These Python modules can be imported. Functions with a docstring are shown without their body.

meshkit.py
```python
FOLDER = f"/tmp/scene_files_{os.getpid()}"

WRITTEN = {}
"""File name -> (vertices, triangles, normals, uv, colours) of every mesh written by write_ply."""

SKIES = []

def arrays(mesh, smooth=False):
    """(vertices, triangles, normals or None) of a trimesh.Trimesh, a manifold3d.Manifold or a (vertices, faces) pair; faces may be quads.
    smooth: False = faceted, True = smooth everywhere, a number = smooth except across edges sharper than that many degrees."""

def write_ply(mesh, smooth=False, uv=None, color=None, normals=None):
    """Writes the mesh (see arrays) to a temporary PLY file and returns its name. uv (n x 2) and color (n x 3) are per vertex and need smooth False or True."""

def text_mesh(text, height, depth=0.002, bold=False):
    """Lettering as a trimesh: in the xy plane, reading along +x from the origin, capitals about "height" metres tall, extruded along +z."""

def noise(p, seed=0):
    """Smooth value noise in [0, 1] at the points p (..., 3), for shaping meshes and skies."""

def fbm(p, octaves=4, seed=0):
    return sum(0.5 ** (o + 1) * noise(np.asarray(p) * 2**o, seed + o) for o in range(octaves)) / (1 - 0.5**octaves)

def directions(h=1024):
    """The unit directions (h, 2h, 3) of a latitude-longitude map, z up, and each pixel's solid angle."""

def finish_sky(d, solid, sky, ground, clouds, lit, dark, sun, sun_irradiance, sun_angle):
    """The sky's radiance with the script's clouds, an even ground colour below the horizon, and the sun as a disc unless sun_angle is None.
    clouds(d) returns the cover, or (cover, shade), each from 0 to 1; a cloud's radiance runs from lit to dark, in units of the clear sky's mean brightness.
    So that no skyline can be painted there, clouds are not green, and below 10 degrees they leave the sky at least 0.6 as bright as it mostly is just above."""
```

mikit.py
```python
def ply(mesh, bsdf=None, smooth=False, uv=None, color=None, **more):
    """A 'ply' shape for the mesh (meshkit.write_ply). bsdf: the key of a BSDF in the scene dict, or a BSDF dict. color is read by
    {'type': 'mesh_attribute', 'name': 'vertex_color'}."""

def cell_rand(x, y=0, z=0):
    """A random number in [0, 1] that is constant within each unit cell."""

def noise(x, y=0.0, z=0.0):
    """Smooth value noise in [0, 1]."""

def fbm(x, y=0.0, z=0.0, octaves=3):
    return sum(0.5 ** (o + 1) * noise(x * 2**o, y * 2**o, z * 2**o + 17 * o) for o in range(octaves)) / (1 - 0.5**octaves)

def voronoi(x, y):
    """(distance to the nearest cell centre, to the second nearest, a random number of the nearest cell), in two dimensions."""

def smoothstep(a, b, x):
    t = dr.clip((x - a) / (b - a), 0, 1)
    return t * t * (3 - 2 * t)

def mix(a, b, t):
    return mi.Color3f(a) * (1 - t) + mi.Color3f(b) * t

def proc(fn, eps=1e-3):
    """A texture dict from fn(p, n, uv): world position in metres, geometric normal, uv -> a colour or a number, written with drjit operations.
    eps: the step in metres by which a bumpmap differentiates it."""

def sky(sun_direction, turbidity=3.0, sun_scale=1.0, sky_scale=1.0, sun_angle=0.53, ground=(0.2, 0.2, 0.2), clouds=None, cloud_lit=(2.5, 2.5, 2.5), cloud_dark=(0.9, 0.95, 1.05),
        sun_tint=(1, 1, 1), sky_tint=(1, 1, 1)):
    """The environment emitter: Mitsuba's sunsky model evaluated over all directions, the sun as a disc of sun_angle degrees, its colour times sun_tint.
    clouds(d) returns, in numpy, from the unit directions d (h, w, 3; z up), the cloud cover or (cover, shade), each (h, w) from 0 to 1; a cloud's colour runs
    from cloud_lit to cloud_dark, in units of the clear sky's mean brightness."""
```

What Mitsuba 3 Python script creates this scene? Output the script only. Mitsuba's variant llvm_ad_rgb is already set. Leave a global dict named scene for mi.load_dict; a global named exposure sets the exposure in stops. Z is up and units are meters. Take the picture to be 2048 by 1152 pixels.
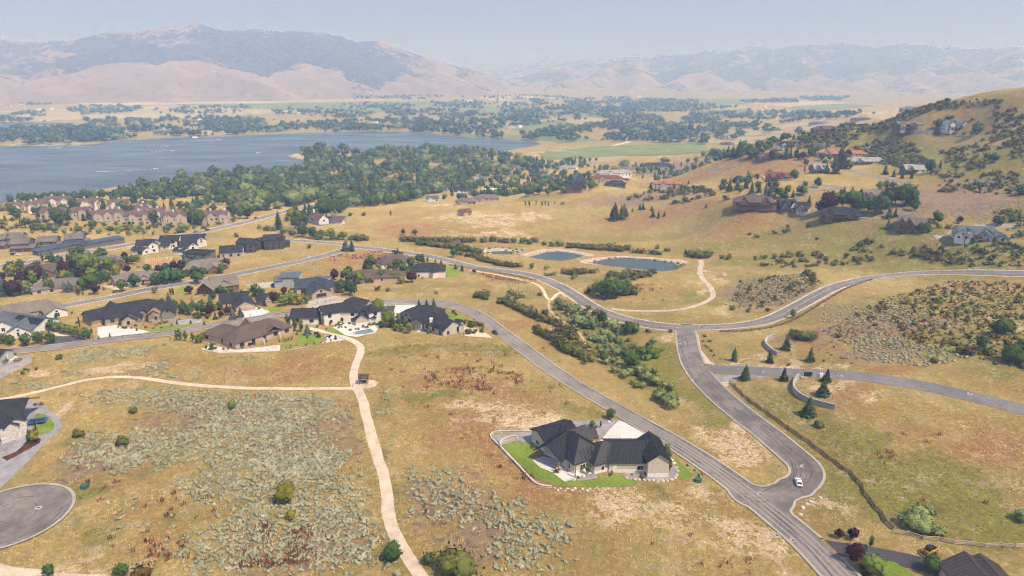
import math, random
import numpy as np, trimesh, shapely, mitsuba as mi, drjit as dr, mikit, meshkit
from shapely.geometry import Polygon, LineString, Point, MultiPolygon
from shapely.ops import unary_union
from scipy.interpolate import RBFInterpolator, RectBivariateSpline, CubicSpline
from mikit import noise, fbm, voronoi, smoothstep, mix, cell_rand, proc

T = mi.ScalarTransform4f
rng = np.random.default_rng(7)
random.seed(7)
scene, labels = {}, {}

# ------------------------------------------------------------------ camera, sky, air, exposure
CAM = np.array([0.0, 0.0, 105.0])
PITCH = math.radians(17.3)
FOV = 73.74
FWD = np.array([0, math.cos(PITCH), -math.sin(PITCH)])
UP = np.array([0, math.sin(PITCH), math.cos(PITCH)])
FL = 1024 / math.tan(math.radians(FOV / 2))
scene['haze_air'] = dict(type='homogeneous', albedo={'type': 'rgb', 'value': [0.78, 0.88, 1.0]},
                         sigma_t={'type': 'rgb', 'value': [0.000135, 0.000185, 0.000285]})
scene['camera'] = dict(type='perspective', fov=FOV, fov_axis='x', near_clip=1.0, far_clip=40000.0,
                       to_world=T().look_at(origin=CAM.tolist(), target=(CAM + FWD).tolist(), up=[0, 0, 1]),
                       medium={'type': 'ref', 'id': 'haze_air'})
SUN = (0.66, -0.60, 1.22)
scene['sky'] = mikit.sky(SUN, turbidity=3.0, sun_scale=1.18, sky_scale=0.75, ground=(0.22, 0.19, 0.13),
                        clouds=lambda d: 0.62 + 0.12 * meshkit.fbm(d * np.array([3, 3, 9]), 4, 3), cloud_lit=(2.0, 2.28, 3.6), cloud_dark=(1, 1.05, 1.15))
exposure = 1.68

# ------------------------------------------------------------------ materials
def rgb(*c): return {'type': 'rgb', 'value': list(c)}
def mat(key, color, rough=0.9, spec=0.2, **kw):
    scene[key] = dict(type='principled', base_color=color if isinstance(color, dict) else rgb(*color), roughness=rough, specular=spec, **kw)
    return key
def two(key, color):
    scene[key] = dict(type='twosided', bsdf=dict(type='diffuse', reflectance=color if isinstance(color, dict) else rgb(*color)))
    return key
def speck(c, amp=0.2, s=3.0, s2=0.4):
    """colour with grain of two sizes"""
    def f(p, n, uv):
        a = noise(p.x * s, p.y * s, p.z * s); b = noise(p.x * s2, p.y * s2, p.z * s2 + 9)
        return mi.Color3f(*c) * (1 + amp * (a - .5) * 1.3 + amp * (b - .5) * 1.4)
    return proc(f)

# ------------------------------------------------------------------ entries
def numbered(k):
    if k not in scene and k not in labels: return k
    i = counters.get(k, 1)
    while f'{k}_{i:03d}' in scene or f'{k}_{i:03d}' in labels: i += 1
    counters[k] = i + 1
    return f'{k}_{i:03d}'
counters = {}
ORD = 'first second third fourth fifth sixth seventh eighth ninth tenth eleventh twelfth thirteenth fourteenth fifteenth sixteenth seventeenth eighteenth'.split()
def thing(name, label, cat, group=None):
    k = numbered(name); labels[k] = dict(label=label, category=cat)
    if group: labels[k]['group'] = group
    return k
def obj(name, mesh, m, parent=None, smooth=False, uv=None, label=None, cat=None, group=None, kind=None, to_world=None, shape=None):
    base = f'{parent}__{name}' if parent else name
    k = numbered(base)
    d = shape if shape is not None else mikit.ply(mesh, m, smooth=smooth, uv=uv)
    scene[k] = {**d, **({'to_world': to_world} if to_world is not None else {})}
    if label or kind or group:
        labels[k] = {x: y for x, y in (('label', label), ('category', cat), ('group', group), ('kind', kind)) if y}
    return k

# ------------------------------------------------------------------ the lie of the land: heights read at places of the photograph
def ray(u, v):
    d = FWD + (np.asarray(u, float)[..., None] - 1024) / FL * np.array([1.0, 0, 0]) - (np.asarray(v, float)[..., None] - 576) / FL * UP
    return d / np.linalg.norm(d, axis=-1, keepdims=True)
def flat(u, v, z):
    """the point of height z seen at (u, v) of the 2048 x 1152 photograph"""
    d = ray(u, v); t = (np.asarray(z, float) - CAM[2]) / d[..., 2]
    return CAM + d * t[..., None]
LAKE_Z = -45.0
CTRL = [(-300, 1152, 1), (0, 1152, 0), (1024, 1152, 0), (1700, 1152, 1), (2048, 1152, 3), (2400, 1152, 5),
        (0, 950, 0), (300, 900, 0.5), (700, 900, 0.5), (1000, 900, 0), (1200, 900, -0.5), (1500, 930, -1), (1800, 950, 2), (2048, 930, 4),
        (500, 1020, .5), (1250, 1040, 0),
        (0, 760, -1), (300, 760, .5), (700, 770, 0.5), (950, 760, 0), (1150, 780, -2), (1310, 800, -6), (1450, 830, -2.5), (1700, 800, 2), (2048, 800, 5),
        (-200, 700, -4), (60, 700, -3), (430, 690, -3.0), (740, 700, -1), (900, 672, -2), (1010, 670, -4), (1150, 700, -6), (1270, 700, -9.5), (1372, 690, -6), (1500, 690, -2),
        (1700, 680, 3), (2048, 690, 9),
        (100, 640, -4.5), (450, 640, -5), (640, 640, -4.5), (860, 655, -5), (900, 600, -6), (1000, 600, -8), (1130, 620, -10), (1250, 635, -9), (1371, 653, -6.5), (1526, 643, -5.5),
        (1669, 574, -4.5), (1850, 545, -4), (2048, 560, 3), (1800, 620, 1),
        (0, 590, -8), (250, 585, -8), (500, 560, -9), (800, 560, -10), (950, 560, -11), (1100, 562, -12),
        (0, 500, -12), (250, 500, -12), (500, 490, -13), (700, 495, -13), (870, 515, -13), (1000, 500, -15.5), (1115, 512, -15.5), (1270, 527, -15.5), (1400, 540, -13), (1550, 520, -9), (1700, 500, -5),
        (1900, 520, 0), (2048, 500, 4),
        (1270, 400, -9), (1400, 450, -9), (1550, 450, -3), (1650, 470, 1),
        (0, 440, -16), (250, 440, -16), (450, 445, -16), (600, 440, -18), (750, 450, -17), (900, 450, -16), (1050, 430, -14), (1000, 405, -20), (850, 415, -23), (700, 415, -26),
        (1150, 380, -14), (1340, 372, -9), (1250, 352, -9), (1400, 335, -7), (1450, 370, -3), (1060, 385, -20),
        (1500, 408, 9), (1690, 432, 11), (1820, 448, 12), (1960, 482, 11), (2100, 470, 14), (1560, 358, 14), (1700, 370, 20), (1640, 340, 20), (1690, 308, 25), (1850, 345, 26),
        (1980, 360, 30), (2048, 380, 28), (1750, 290, 33), (1830, 258, 52), (1915, 262, 52), (1950, 310, 40), (2048, 290, 52), (1540, 300, 12)]
C = np.array(CTRL, float)
W3 = flat(C[:, 0], C[:, 1], C[:, 2])
extra = []
for x, y, z in [(-900, 300, -8), (-900, 700, -30), (900, 200, 30), (1000, 500, 60), (0, 20, 0), (500, 20, 8), (-500, 20, 2), (-300, 60, 1), (300, 60, 3),
                (-560, 850, -44), (-420, 860, -44), (-280, 900, -44), (-100, 960, -44), (-200, 860, -41), (-60, 860, -38), (-330, 800, -30), (-480, 790, -30), (100, 1000, -42), (0, 1150, -43.5), (200, 1100, -42), (350, 1050, -40), (200, 900, -32),
                (300, 930, -28), (420, 960, -30), (-800, 1000, -44), (-300, 1100, -44), (0, 1500, -43.5), (300, 1400, -43), (600, 1400, -34), (-700, 1500, -44), (150, 800, -26), (30, 800, -33), (500, 1050, -22), (560, 1150, -14), (620, 1300, -16), (800, 1400, 2),
                (420, 840, -4), (1000, 800, 100), (1100, 1400, 50), (1200, 1700, 60), (900, 1700, 12), (600, 1700, -28), (300, 1750, -42), (1400, 1500, 90), (1400, 1100, 100), (1400, 700, 90)]:
    extra.append((x, y, z))
for u, v, dist in [(1600, 279, 860), (1650, 264, 870), (1700, 249, 880), (1790, 241, 860), (1877, 226, 850), (1946, 205, 850), (2048, 195, 830), (2200, 186, 830)]:   # the crest of the hill, and its far side
    d = ray(u, v); d = d / np.hypot(d[0], d[1]); p = CAM + d * dist; extra += [tuple(p), (*(CAM + d * (dist + 130))[:2], p[2] - 13), (*(CAM + d * (dist + 330))[:2], p[2] * .45 - 18)]
P3 = np.vstack([W3, np.array(extra, float)])
rbf = RBFInterpolator(P3[:, :2] / 100, P3[:, 2], kernel='thin_plate_spline', smoothing=0.003)
gx, gy = np.arange(-1000, 1501, 12.0), np.arange(0, 1861, 12.0)
GX, GY = np.meshgrid(gx, gy, indexing='ij')
nearZ = RectBivariateSpline(gx, gy, rbf(np.stack([GX.ravel(), GY.ravel()], 1) / 100).reshape(GX.shape))
def sst(a, b, x):
    t = np.clip((x - a) / (b - a), 0, 1); return t * t * (3 - 2 * t)
def z_near(x, y):
    return nearZ.ev(np.clip(x, -1000, 1500), np.clip(y, 0, 1860))
def z_far(x, y):
    hill = 95 * np.exp(-((x - 1850) / 600) ** 2 - ((y - 2250) / 480) ** 2) + 62 * np.exp(-((x - 1080) / 330) ** 2 - ((y - 1750) / 330) ** 2)
    return hill - 43.0 + 8 * sst(2500, 5200, y) + 100 * sst(700, 2600, x) * (1 - sst(1500, 4300, y)) * (1 - .6 * sst(900, 1800, y))
def Z0(x, y):
    x, y = np.asarray(x, float), np.asarray(y, float)
    w = sst(1400, 1800, y) + (1 - sst(1400, 1800, y)) * np.maximum(sst(700, 980, -x), sst(1100, 1480, x))
    far = z_far(x, y)
    z = z_near(x, y) * (1 - w) + far * w
    return np.maximum(z, -44.0)
def march(u, v, zf):
    u, v = np.broadcast_arrays(np.asarray(u, float), np.asarray(v, float))
    d = ray(u, v)
    t0 = np.full(u.shape, 60.0); done = np.zeros(u.shape, bool); t1 = t0.copy()
    for i in range(900):
        p = CAM + d * t1[..., None]
        hit = (p[..., 2] < zf(p[..., 0], p[..., 1])) & ~done
        done |= hit
        if done.all(): break
        t0 = np.where(done, t0, t1); t1 = np.where(done, t1, t1 * 1.01 + 1.0)
    for i in range(22):
        tm = (t0 + t1) / 2; p = CAM + d * tm[..., None]
        low = p[..., 2] < zf(p[..., 0], p[..., 1])
        t1 = np.where(low, tm, t1); t0 = np.where(low, t0, tm)
    return CAM + d * t1[..., None]
def P(u, v):
    """ground point (x, y, z) that the photograph shows at (u, v)"""
    return march(u, v, Z0)
def PP(pts):
    a = np.array(pts, float); return march(a[:, 0], a[:, 1], Z0)[:, :2]
def pxm(p):
    """photograph pixels per metre at a point"""
    return FL / max(np.dot(np.asarray(p) - CAM, FWD), 1)
A4, A5, A6, A7, A8, AR, AB, AZ = (0, 380), (480, 380), (960, 380), (1440, 200), (960, 560), (1400, 560), (1500, 840), (0, 620)
# ------------------------------------------------------------------ water: lake, bay, ponds
def water_xy(pts, z):
    a = np.array(pts, float); return [tuple(p) for p in flat(a[:, 0], a[:, 1], z)[:, :2]]
def wavy(poly, amp, n=14.0, seed=0):
    """a shore line with small bays"""
    c = np.array(poly.segmentize(n).exterior.coords)[:-1]
    q = np.c_[c / (n * 4), np.full(len(c), seed)]
    o = np.stack([meshkit.fbm(q, 3, seed) - .5, meshkit.fbm(q, 3, seed + 9) - .5], 1) * 2 * amp
    return Polygon(c + o).buffer(0)
LAKE_PX = [(-700, 470), (-300, 450), (-60, 425), (60, 404), (150, 388), (260, 368), (420, 356), (540, 348), (590, 336), (612, 322), (598, 316), (570, 311), (600, 305), (690, 303),
           (830, 304), (985, 306), (1000, 303), (1062, 293), (1085, 288), (1070, 283), (1000, 279), (930, 274), (860, 268), (800, 263), (700, 264), (600, 266), (520, 270), (470, 272), (400, 274), (330, 275), (240, 282), (190, 288), (140, 291), (60, 292), (0, 293), (-300, 293), (-800, 295)]
lake_poly = wavy(Polygon(water_xy(LAKE_PX, LAKE_Z)).buffer(0), 9, 22, 3)
BAY_PX = [(-700, 258), (-60, 262), (40, 257), (80, 255), (70, 251), (130, 249), (170, 247), (100, 245), (30, 246), (-100, 247), (-700, 245)]
bay_poly = wavy(Polygon(water_xy(BAY_PX, LAKE_Z)).buffer(0), 6, 22, 5)
def z6(*p): return [(960 + x / 3.84, 380 + y / 3.84) for x, y in p]
PONDS = [z6((850, 562), (950, 537), (1100, 522), (1300, 535), (1480, 560), (1535, 590), (1500, 615), (1380, 625), (1200, 602), (1000, 585)),
         z6((380, 517), (500, 482), (600, 472), (700, 485), (800, 505), (720, 527), (640, 545), (500, 537)),
         z6((70, 485), (100, 472), (200, 472), (260, 480), (215, 494), (130, 495))]
ponds = []
for px in PONDS:
    zc = float(np.mean([Z0(*P(u, v)[:2]) for u, v in px])) - 0.8
    ponds.append((Polygon(water_xy(px, zc)).buffer(2.5).buffer(-2.5), zc))
shapely.prepare(lake_poly); shapely.prepare(bay_poly)
LAKE_B, BAY_B = lake_poly.boundary.segmentize(60), bay_poly.boundary
def Z(x, y):
    """the finished ground: Z0 with the lake's bed and the ponds' basins"""
    x, y = np.broadcast_arrays(np.asarray(x, float), np.asarray(y, float))
    z = np.array(Z0(x, y), float)
    for poly, zw in ponds:
        x0, y0, x1, y1 = poly.bounds
        m = (x > x0 - 14) & (x < x1 + 14) & (y > y0 - 14) & (y < y1 + 14)
        if m.any():
            pt = shapely.points(x[m], y[m]); s = np.where(shapely.contains(poly, pt), -1, 1) * shapely.distance(pt, poly.boundary)
            z[m] = np.where(s < 0, zw - np.minimum(-s * .4, 1.5), zw + (z[m] - zw) * sst(0, 9, s) + .4 * sst(0, 3, s) * (1 - sst(5, 12, s)))
    for poly, bnd in ((lake_poly, LAKE_B), (bay_poly, BAY_B)):
        x0, y0, x1, y1 = poly.bounds
        m = (x > x0 - 40) & (x < x1 + 40) & (y > y0 - 40) & (y < y1 + 40)
        if m.any():
            pt = shapely.points(x[m], y[m]); s = np.where(shapely.contains(poly, pt), -1, 1) * shapely.distance(pt, bnd)
            z[m] = np.where(s < 0, LAKE_Z - np.minimum(-s * .15, 3), np.minimum(z[m], LAKE_Z + .15 + s * .12 + 6 * sst(25, 40, s) + 200 * sst(35, 40, s)))
    return z
def z1(x, y): return float(Z(x, y))

# ------------------------------------------------------------------ what covers the ground: (u, v, half width, half height, kind) as read off the photograph
# kinds: g green, y lush yellow green, b red brown, w bare pale earth, s grey sagebrush litter
ZONES = [(1310, 1000, 60, 20, 'y'), (1680, 715, 30, 16, 'y'), (1960, 330, 120, 60, 's'), (1900, 405, 180, 22, 's'), (1880, 290, 60, 30, 's'), (1990, 260, 60, 40, 's'), (2000, 320, 60, 50, 'g'), (1200, 665, 80, 34, 'y'), (1290, 745, 50, 40, 'y'), (1245, 705, 70, 30, 'g'), (1150, 640, 60, 24, 'g'), (1330, 780, 40, 34, 'g'), (1390, 800, 50, 30, 'g'), (1440, 860, 50, 24, 'g'), (1560, 820, 70, 30, 'g'), (1640, 870, 90, 26, 'g'), (1720, 960, 90, 40, 'g'), (1800, 1010, 110, 44, 'y'), (1930, 1060, 90, 30, 'y'), (1640, 1040, 50, 30, 'g'), (1000, 590, 60, 12, 'g'), (900, 570, 90, 10, 'g'), (780, 580, 90, 8, 'g'), (640, 545, 80, 8, 'g'), (330, 600, 80, 8, 'g'), (560, 560, 60, 8, 'g'), (820, 700, 90, 16, 'g'), (1080, 780, 60, 14, 'g'), (1150, 820, 50, 14, 'y'), (1420, 640, 100, 8, 'g'), (1500, 560, 80, 14, 'g'), (1560, 590, 70, 22, 'g'), (1740, 620, 130, 30, 'g'), (1860, 650, 120, 26, 'g'), (1960, 640, 90, 40, 'g'), (1940, 560, 120, 18, 'g'), (1600, 450, 140, 12, 'g'), (1420, 500, 90, 10, 'g'), (1740, 500, 120, 14, 'g'), (1960, 370, 110, 26, 'g'), (1780, 330, 120, 20, 'g'), (1700, 400, 90, 12, 'g'), (700, 470, 60, 10, 'g'), (880, 490, 120, 7, 'g'), (620, 580, 60, 10, 'g'),
         (930, 755, 120, 28, 'b'), (1000, 770, 60, 18, 'b'), (300, 1085, 70, 22, 'b'), (560, 1075, 80, 45, 'b'), (1030, 930, 45, 40, 'b'), (850, 970, 30, 20, 'b'), (845, 1065, 22, 18, 'b'), (1060, 800, 80, 25, 'b'), (1010, 830, 90, 25, 'w'),
         (940, 870, 120, 50, 'b'), (1100, 990, 120, 30, 'b'), (1480, 440, 30, 8, 'b'), (1780, 920, 25, 25, 'b'), (1760, 600, 150, 30, 'b'), (1830, 615, 120, 18, 'b'), (1950, 570, 120, 14, 'b'), (700, 520, 90, 12, 'b'), (750, 508, 60, 6, 'b'), (1000, 560, 40, 10, 'b'), (1270, 575, 30, 12, 'b'),
         (1010, 840, 60, 14, 'w'), (950, 820, 50, 12, 'w'), (1060, 845, 60, 16, 'w'), (1250, 1010, 60, 20, 'w'), (1420, 980, 70, 25, 'w'), (1500, 1000, 40, 20, 'w'), (1570, 1100, 60, 50, 'w'), (1420, 1060, 80, 25, 'w'), (130, 840, 22, 60, 'w'), (110, 960, 40, 20, 'w'), (60, 1145, 120, 18, 'w'), (180, 1140, 60, 15, 'w'), (90, 745, 22, 16, 'w'),
         (220, 735, 60, 12, 'w'), (1680, 770, 60, 14, 'w'), (1730, 785, 60, 18, 'w'), (1640, 945, 40, 16, 'w'), (1640, 1010, 40, 20, 'w'), (1520, 720, 70, 12, 'w'), (1620, 735, 120, 10, 'w'), (1000, 440, 70, 14, 'w'), (1060, 432, 40, 10, 'w'), (930, 430, 70, 10, 'w'), (1420, 550, 22, 24, 'w'), (1410, 590, 14, 40, 'w'), (1330, 680, 12, 14, 'w'), (1500, 890, 40, 40, 'w'), (1350, 800, 30, 20, 'w'), (1450, 870, 60, 40, 'w'),
         (880, 410, 60, 6, 'w'), (1840, 640, 60, 20, 's'), (1720, 640, 120, 35, 's'), (1600, 680, 60, 20, 's'), (1780, 700, 120, 18, 's'), (1850, 410, 130, 16, 's'), (1300, 400, 90, 8, 's'), (1900, 390, 120, 12, 's'), (1900, 310, 60, 30, 's'), (1930, 285, 80, 30, 's'), (1500, 600, 60, 25, 's'), (1530, 570, 70, 14, 's'), (1350, 340, 80, 10, 's'), (2000, 640, 30, 20, 'w'), (1290, 395, 160, 10, 's'),
         (600, 900, 140, 70, 's'), (400, 830, 160, 45, 's'), (180, 930, 90, 40, 's'), (900, 1000, 110, 60, 's'), (960, 1090, 100, 40, 's'), (620, 1080, 120, 60, 's'),
         (850, 785, 40, 14, 'y'), (890, 790, 50, 16, 'y'), (1000, 745, 60, 10, 'g'), (960, 700, 120, 18, 'g'), (760, 810, 30, 40, 'g'), (1700, 880, 50, 10, 'y'), (1750, 880, 80, 16, 'y'), (1620, 810, 60, 20, 'g'), (1600, 840, 70, 22, 'g'), (1560, 780, 60, 10, 'g'), (1780, 930, 80, 18, 'y'), (1850, 940, 90, 30, 'g'), (1950, 1000, 90, 60, 'y'), (1990, 1050, 60, 40, 'y'), (1700, 1000, 80, 60, 'g'), (1900, 930, 60, 30, 'g'), (1850, 990, 140, 60, 'g'), (1700, 900, 120, 50, 'g'),
         (1300, 720, 70, 26, 'y'), (1300, 750, 70, 30, 'y'), (1370, 790, 40, 30, 'y'), (1420, 840, 40, 20, 'y'), (1230, 640, 110, 12, 'g'), (1300, 660, 30, 12, 'y'), (1400, 650, 60, 6, 'y'), (1390, 590, 30, 10, 'y'), (1400, 600, 30, 14, 'y'), (1300, 610, 90, 14, 'g'), (1180, 560, 90, 14, 'g'), (1060, 590, 40, 12, 'g'), (1520, 520, 100, 10, 'y'), (1600, 490, 120, 14, 'g'), (1450, 480, 120, 16, 'g'), (1350, 460, 120, 14, 'g'), (1210, 440, 100, 14, 'g'), (1700, 460, 80, 16, 'g'), (1600, 530, 100, 16, 'g'), (1700, 530, 100, 12, 'g'),
         (1990, 430, 60, 6, 'g'), (1900, 440, 60, 8, 'g'), (1280, 480, 200, 5, 'g'), (1850, 520, 200, 22, 'g'), (1950, 530, 120, 25, 'g'), (1950, 700, 130, 40, 'g'), (1980, 720, 80, 50, 'g'), (1880, 600, 200, 26, 'g'), (1600, 640, 60, 20, 'g'), (1510, 590, 80, 26, 'g'), (1460, 690, 40, 14, 'g'), (2000, 240, 60, 30, 'g'), (1850, 320, 110, 22, 'g'), (2010, 300, 60, 60, 'g'), (1750, 290, 120, 20, 'g'), (1650, 300, 100, 14, 'g'),
         (620, 470, 70, 9, 'g'), (420, 470, 60, 8, 'g'), (100, 455, 110, 7, 'g'), (280, 455, 110, 8, 'g'), (420, 450, 40, 4, 'g'), (1080, 395, 60, 6, 'y'), (930, 545, 60, 6, 'g'), (870, 540, 40, 5, 'y'), (1050, 470, 140, 5, 'g'), (140, 900, 30, 20, 'g'), (160, 1000, 50, 30, 'y'), (150, 1060, 40, 20, 'g'), (330, 1040, 40, 16, 'g'), (310, 900, 20, 40, 'y'), (520, 990, 40, 30, 'g'), (760, 1130, 60, 30, 'g'), (800, 990, 20, 40, 'g'), (1340, 1030, 80, 22, 'w'), (640, 720, 80, 14, 'b'), (560, 740, 120, 14, 'b'), (660, 800, 60, 12, 'b'), (350, 720, 80, 14, 'b'),
         (1110, 690, 40, 24, 'b'), (1060, 650, 60, 16, 'b'), (820, 460, 90, 20, 'b'), (1000, 470, 100, 8, 'w'), (1290, 440, 160, 16, 'b'), (1480, 455, 120, 8, 'b'), (1820, 850, 90, 16, 'b'), (1960, 880, 70, 24, 'b'), (1700, 780, 60, 20, 'b'), (1660, 690, 60, 14, 'b'), (1850, 735, 160, 9, 'b'), (1980, 905, 60, 30, 'b'), (1280, 900, 30, 10, 'w'), (1620, 330, 160, 16, 'b'), (1420, 345, 90, 10, 'b'), (1960, 260, 40, 20, 'b'), (1880, 290, 20, 40, 'b'), (1960, 310, 130, 70, 'g'), (1850, 620, 230, 50, 'g'), (1960, 690, 120, 40, 'g'), (1900, 525, 190, 24, 'g'), (1720, 505, 120, 12, 'g'), (1530, 585, 90, 26, 's'), (1740, 660, 90, 26, 's'), (1860, 640, 120, 16, 's'), (1780, 320, 90, 30, 'g')]
KIND = dict(g=(.75, 0), y=(1.1, -.1), b=(-1.0, 0), w=(0, .72), s=(-.15, -1.0))
zc = P([z[0] for z in ZONES], [z[1] for z in ZONES])
def cover(x, y):
    """(green +, red brown -), (bare earth +, sagebrush litter -) at places x, y"""
    q = np.stack([x / 16, y / 16, 0 * x], -1)
    wx, wy = x + 22 * (meshkit.fbm(q, 4, 1) - .5), y + 22 * (meshkit.fbm(q, 4, 2) - .5)
    a = .35 * (meshkit.fbm(np.stack([x / 60, y / 60, 0 * x], -1), 4, 5) - .5); b = .3 * (meshkit.fbm(np.stack([x / 45, y / 45, 0 * x + 3], -1), 4, 6) - .5)
    n = meshkit.fbm(q * 2.3, 4, 11) - .5
    for (u, v, ru, rv, k), c in zip(ZONES, zc):
        s = pxm(c); sd = max((CAM[2] - c[2]) / np.linalg.norm(CAM - c), .04)
        rx, ry = ru / s, rv / s / sd
        m = np.abs(x - c[0]) + np.abs(y - c[1]) < 2.2 * (rx + ry)
        d = np.sqrt(((wx[m] - c[0]) / rx) ** 2 + ((wy[m] - c[1]) / ry) ** 2) + n[m] * .9
        w = 1 - sst(.55, 1.25, d)
        a[m] = a[m] * (1 - .6 * w) + KIND[k][0] * w * .95; b[m] = b[m] * (1 - .6 * w) + KIND[k][1] * w * .8
    far = sst(1000, 1800, y) * (1 - sst(500, 1000, x) * (1 - sst(2800, 4200, y)))
    return np.clip(a + .85 * far, -1.2, 1.3), np.clip(b, -1.2, 1.2)

def ground_colour(p, n, uv):
    x, y = p.x, p.y
    g, w = uv.x, uv.y
    n1 = noise(x * 2.6, y * 2.6); n2 = noise(x * .85, y * .85, 3.0); n3 = noise(x * .22, y * .22, 7.0); n4 = noise(x * .055, y * .055, 11.0); n5 = noise(x * .35, y * .12, 31.0)
    jit = (n1 - .5) * .7 + (n2 - .5) * .9 + (n3 - .5) * .7
    c = mix((.248, .180, .070), (.332, .258, .104), smoothstep(.2, .85, n4 * .6 + n3 * .4 + (n2 - .5) * .5))
    c = mix(c, (.225, .195, .068), smoothstep(.46, .74, n5 * .5 + n3 * .5 + (n1 - .5) * .4) * .9)
    c = mix(c, (.25, .150, .070), smoothstep(.1, 1.1, -g + jit * .8))
    c = mix(c, (.190, .162, .060), smoothstep(.05, .95, g + jit * .8))
    c = mix(c, (.180, .178, .045), smoothstep(.7, 1.25, g + jit * .6))
    c = mix(c, (.50, .395, .275), smoothstep(.1, 1.05, w + jit * 1.1))
    c = mix(c, (.21, .155, .11), smoothstep(.15, 1.0, -w + jit * .7))
    dark = smoothstep(.6, .78, n1 * .5 + n2 * .5)
    c = mix(c, c * mi.Color3f(.5, .52, .5), dark * .75)
    light = smoothstep(.58, .8, noise(x * 1.3, y * 1.3, 21.0))
    fine = noise(x * 6.5, y * 6.5, 2.0)
    return mix(c, c * 1.4, light * .6) * (.62 + .42 * n1 + .34 * fine)
mat('dry_grass', proc(ground_colour), 1.0, 0.0)

def axis(a0, a1, fine, lo, hi, cap, g=1.06):
    """fine steps from a0 to a1, growing ones outside"""
    mid = list(np.arange(a0, a1 + fine / 2, fine)); s = fine
    out = [mid[-1]]
    while out[-1] < hi: s = min(s * g, cap); out.append(out[-1] + s)
    s = fine; left = [mid[0]]
    while left[-1] > lo: s = min(s * g, cap); left.append(left[-1] - s)
    return np.array(left[:0:-1] + mid + out[1:])
xs = axis(-240, 270, 3.0, -9000, 10000, 130, 1.055)
ys = axis(105, 480, 3.0, -300, 13000, 130, 1.03)
GX, GY = np.meshgrid(xs, ys, indexing='ij')
gz = Z(GX.ravel(), GY.ravel())
ca, cb = cover(GX.ravel(), GY.ravel())
def sheet(nx, ny):
    i, j = np.meshgrid(np.arange(nx - 1), np.arange(ny - 1), indexing='ij'); k = (i * ny + j).ravel()
    return np.vstack([np.c_[k, k + ny, k + ny + 1], np.c_[k, k + ny + 1, k + 1]])
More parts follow.
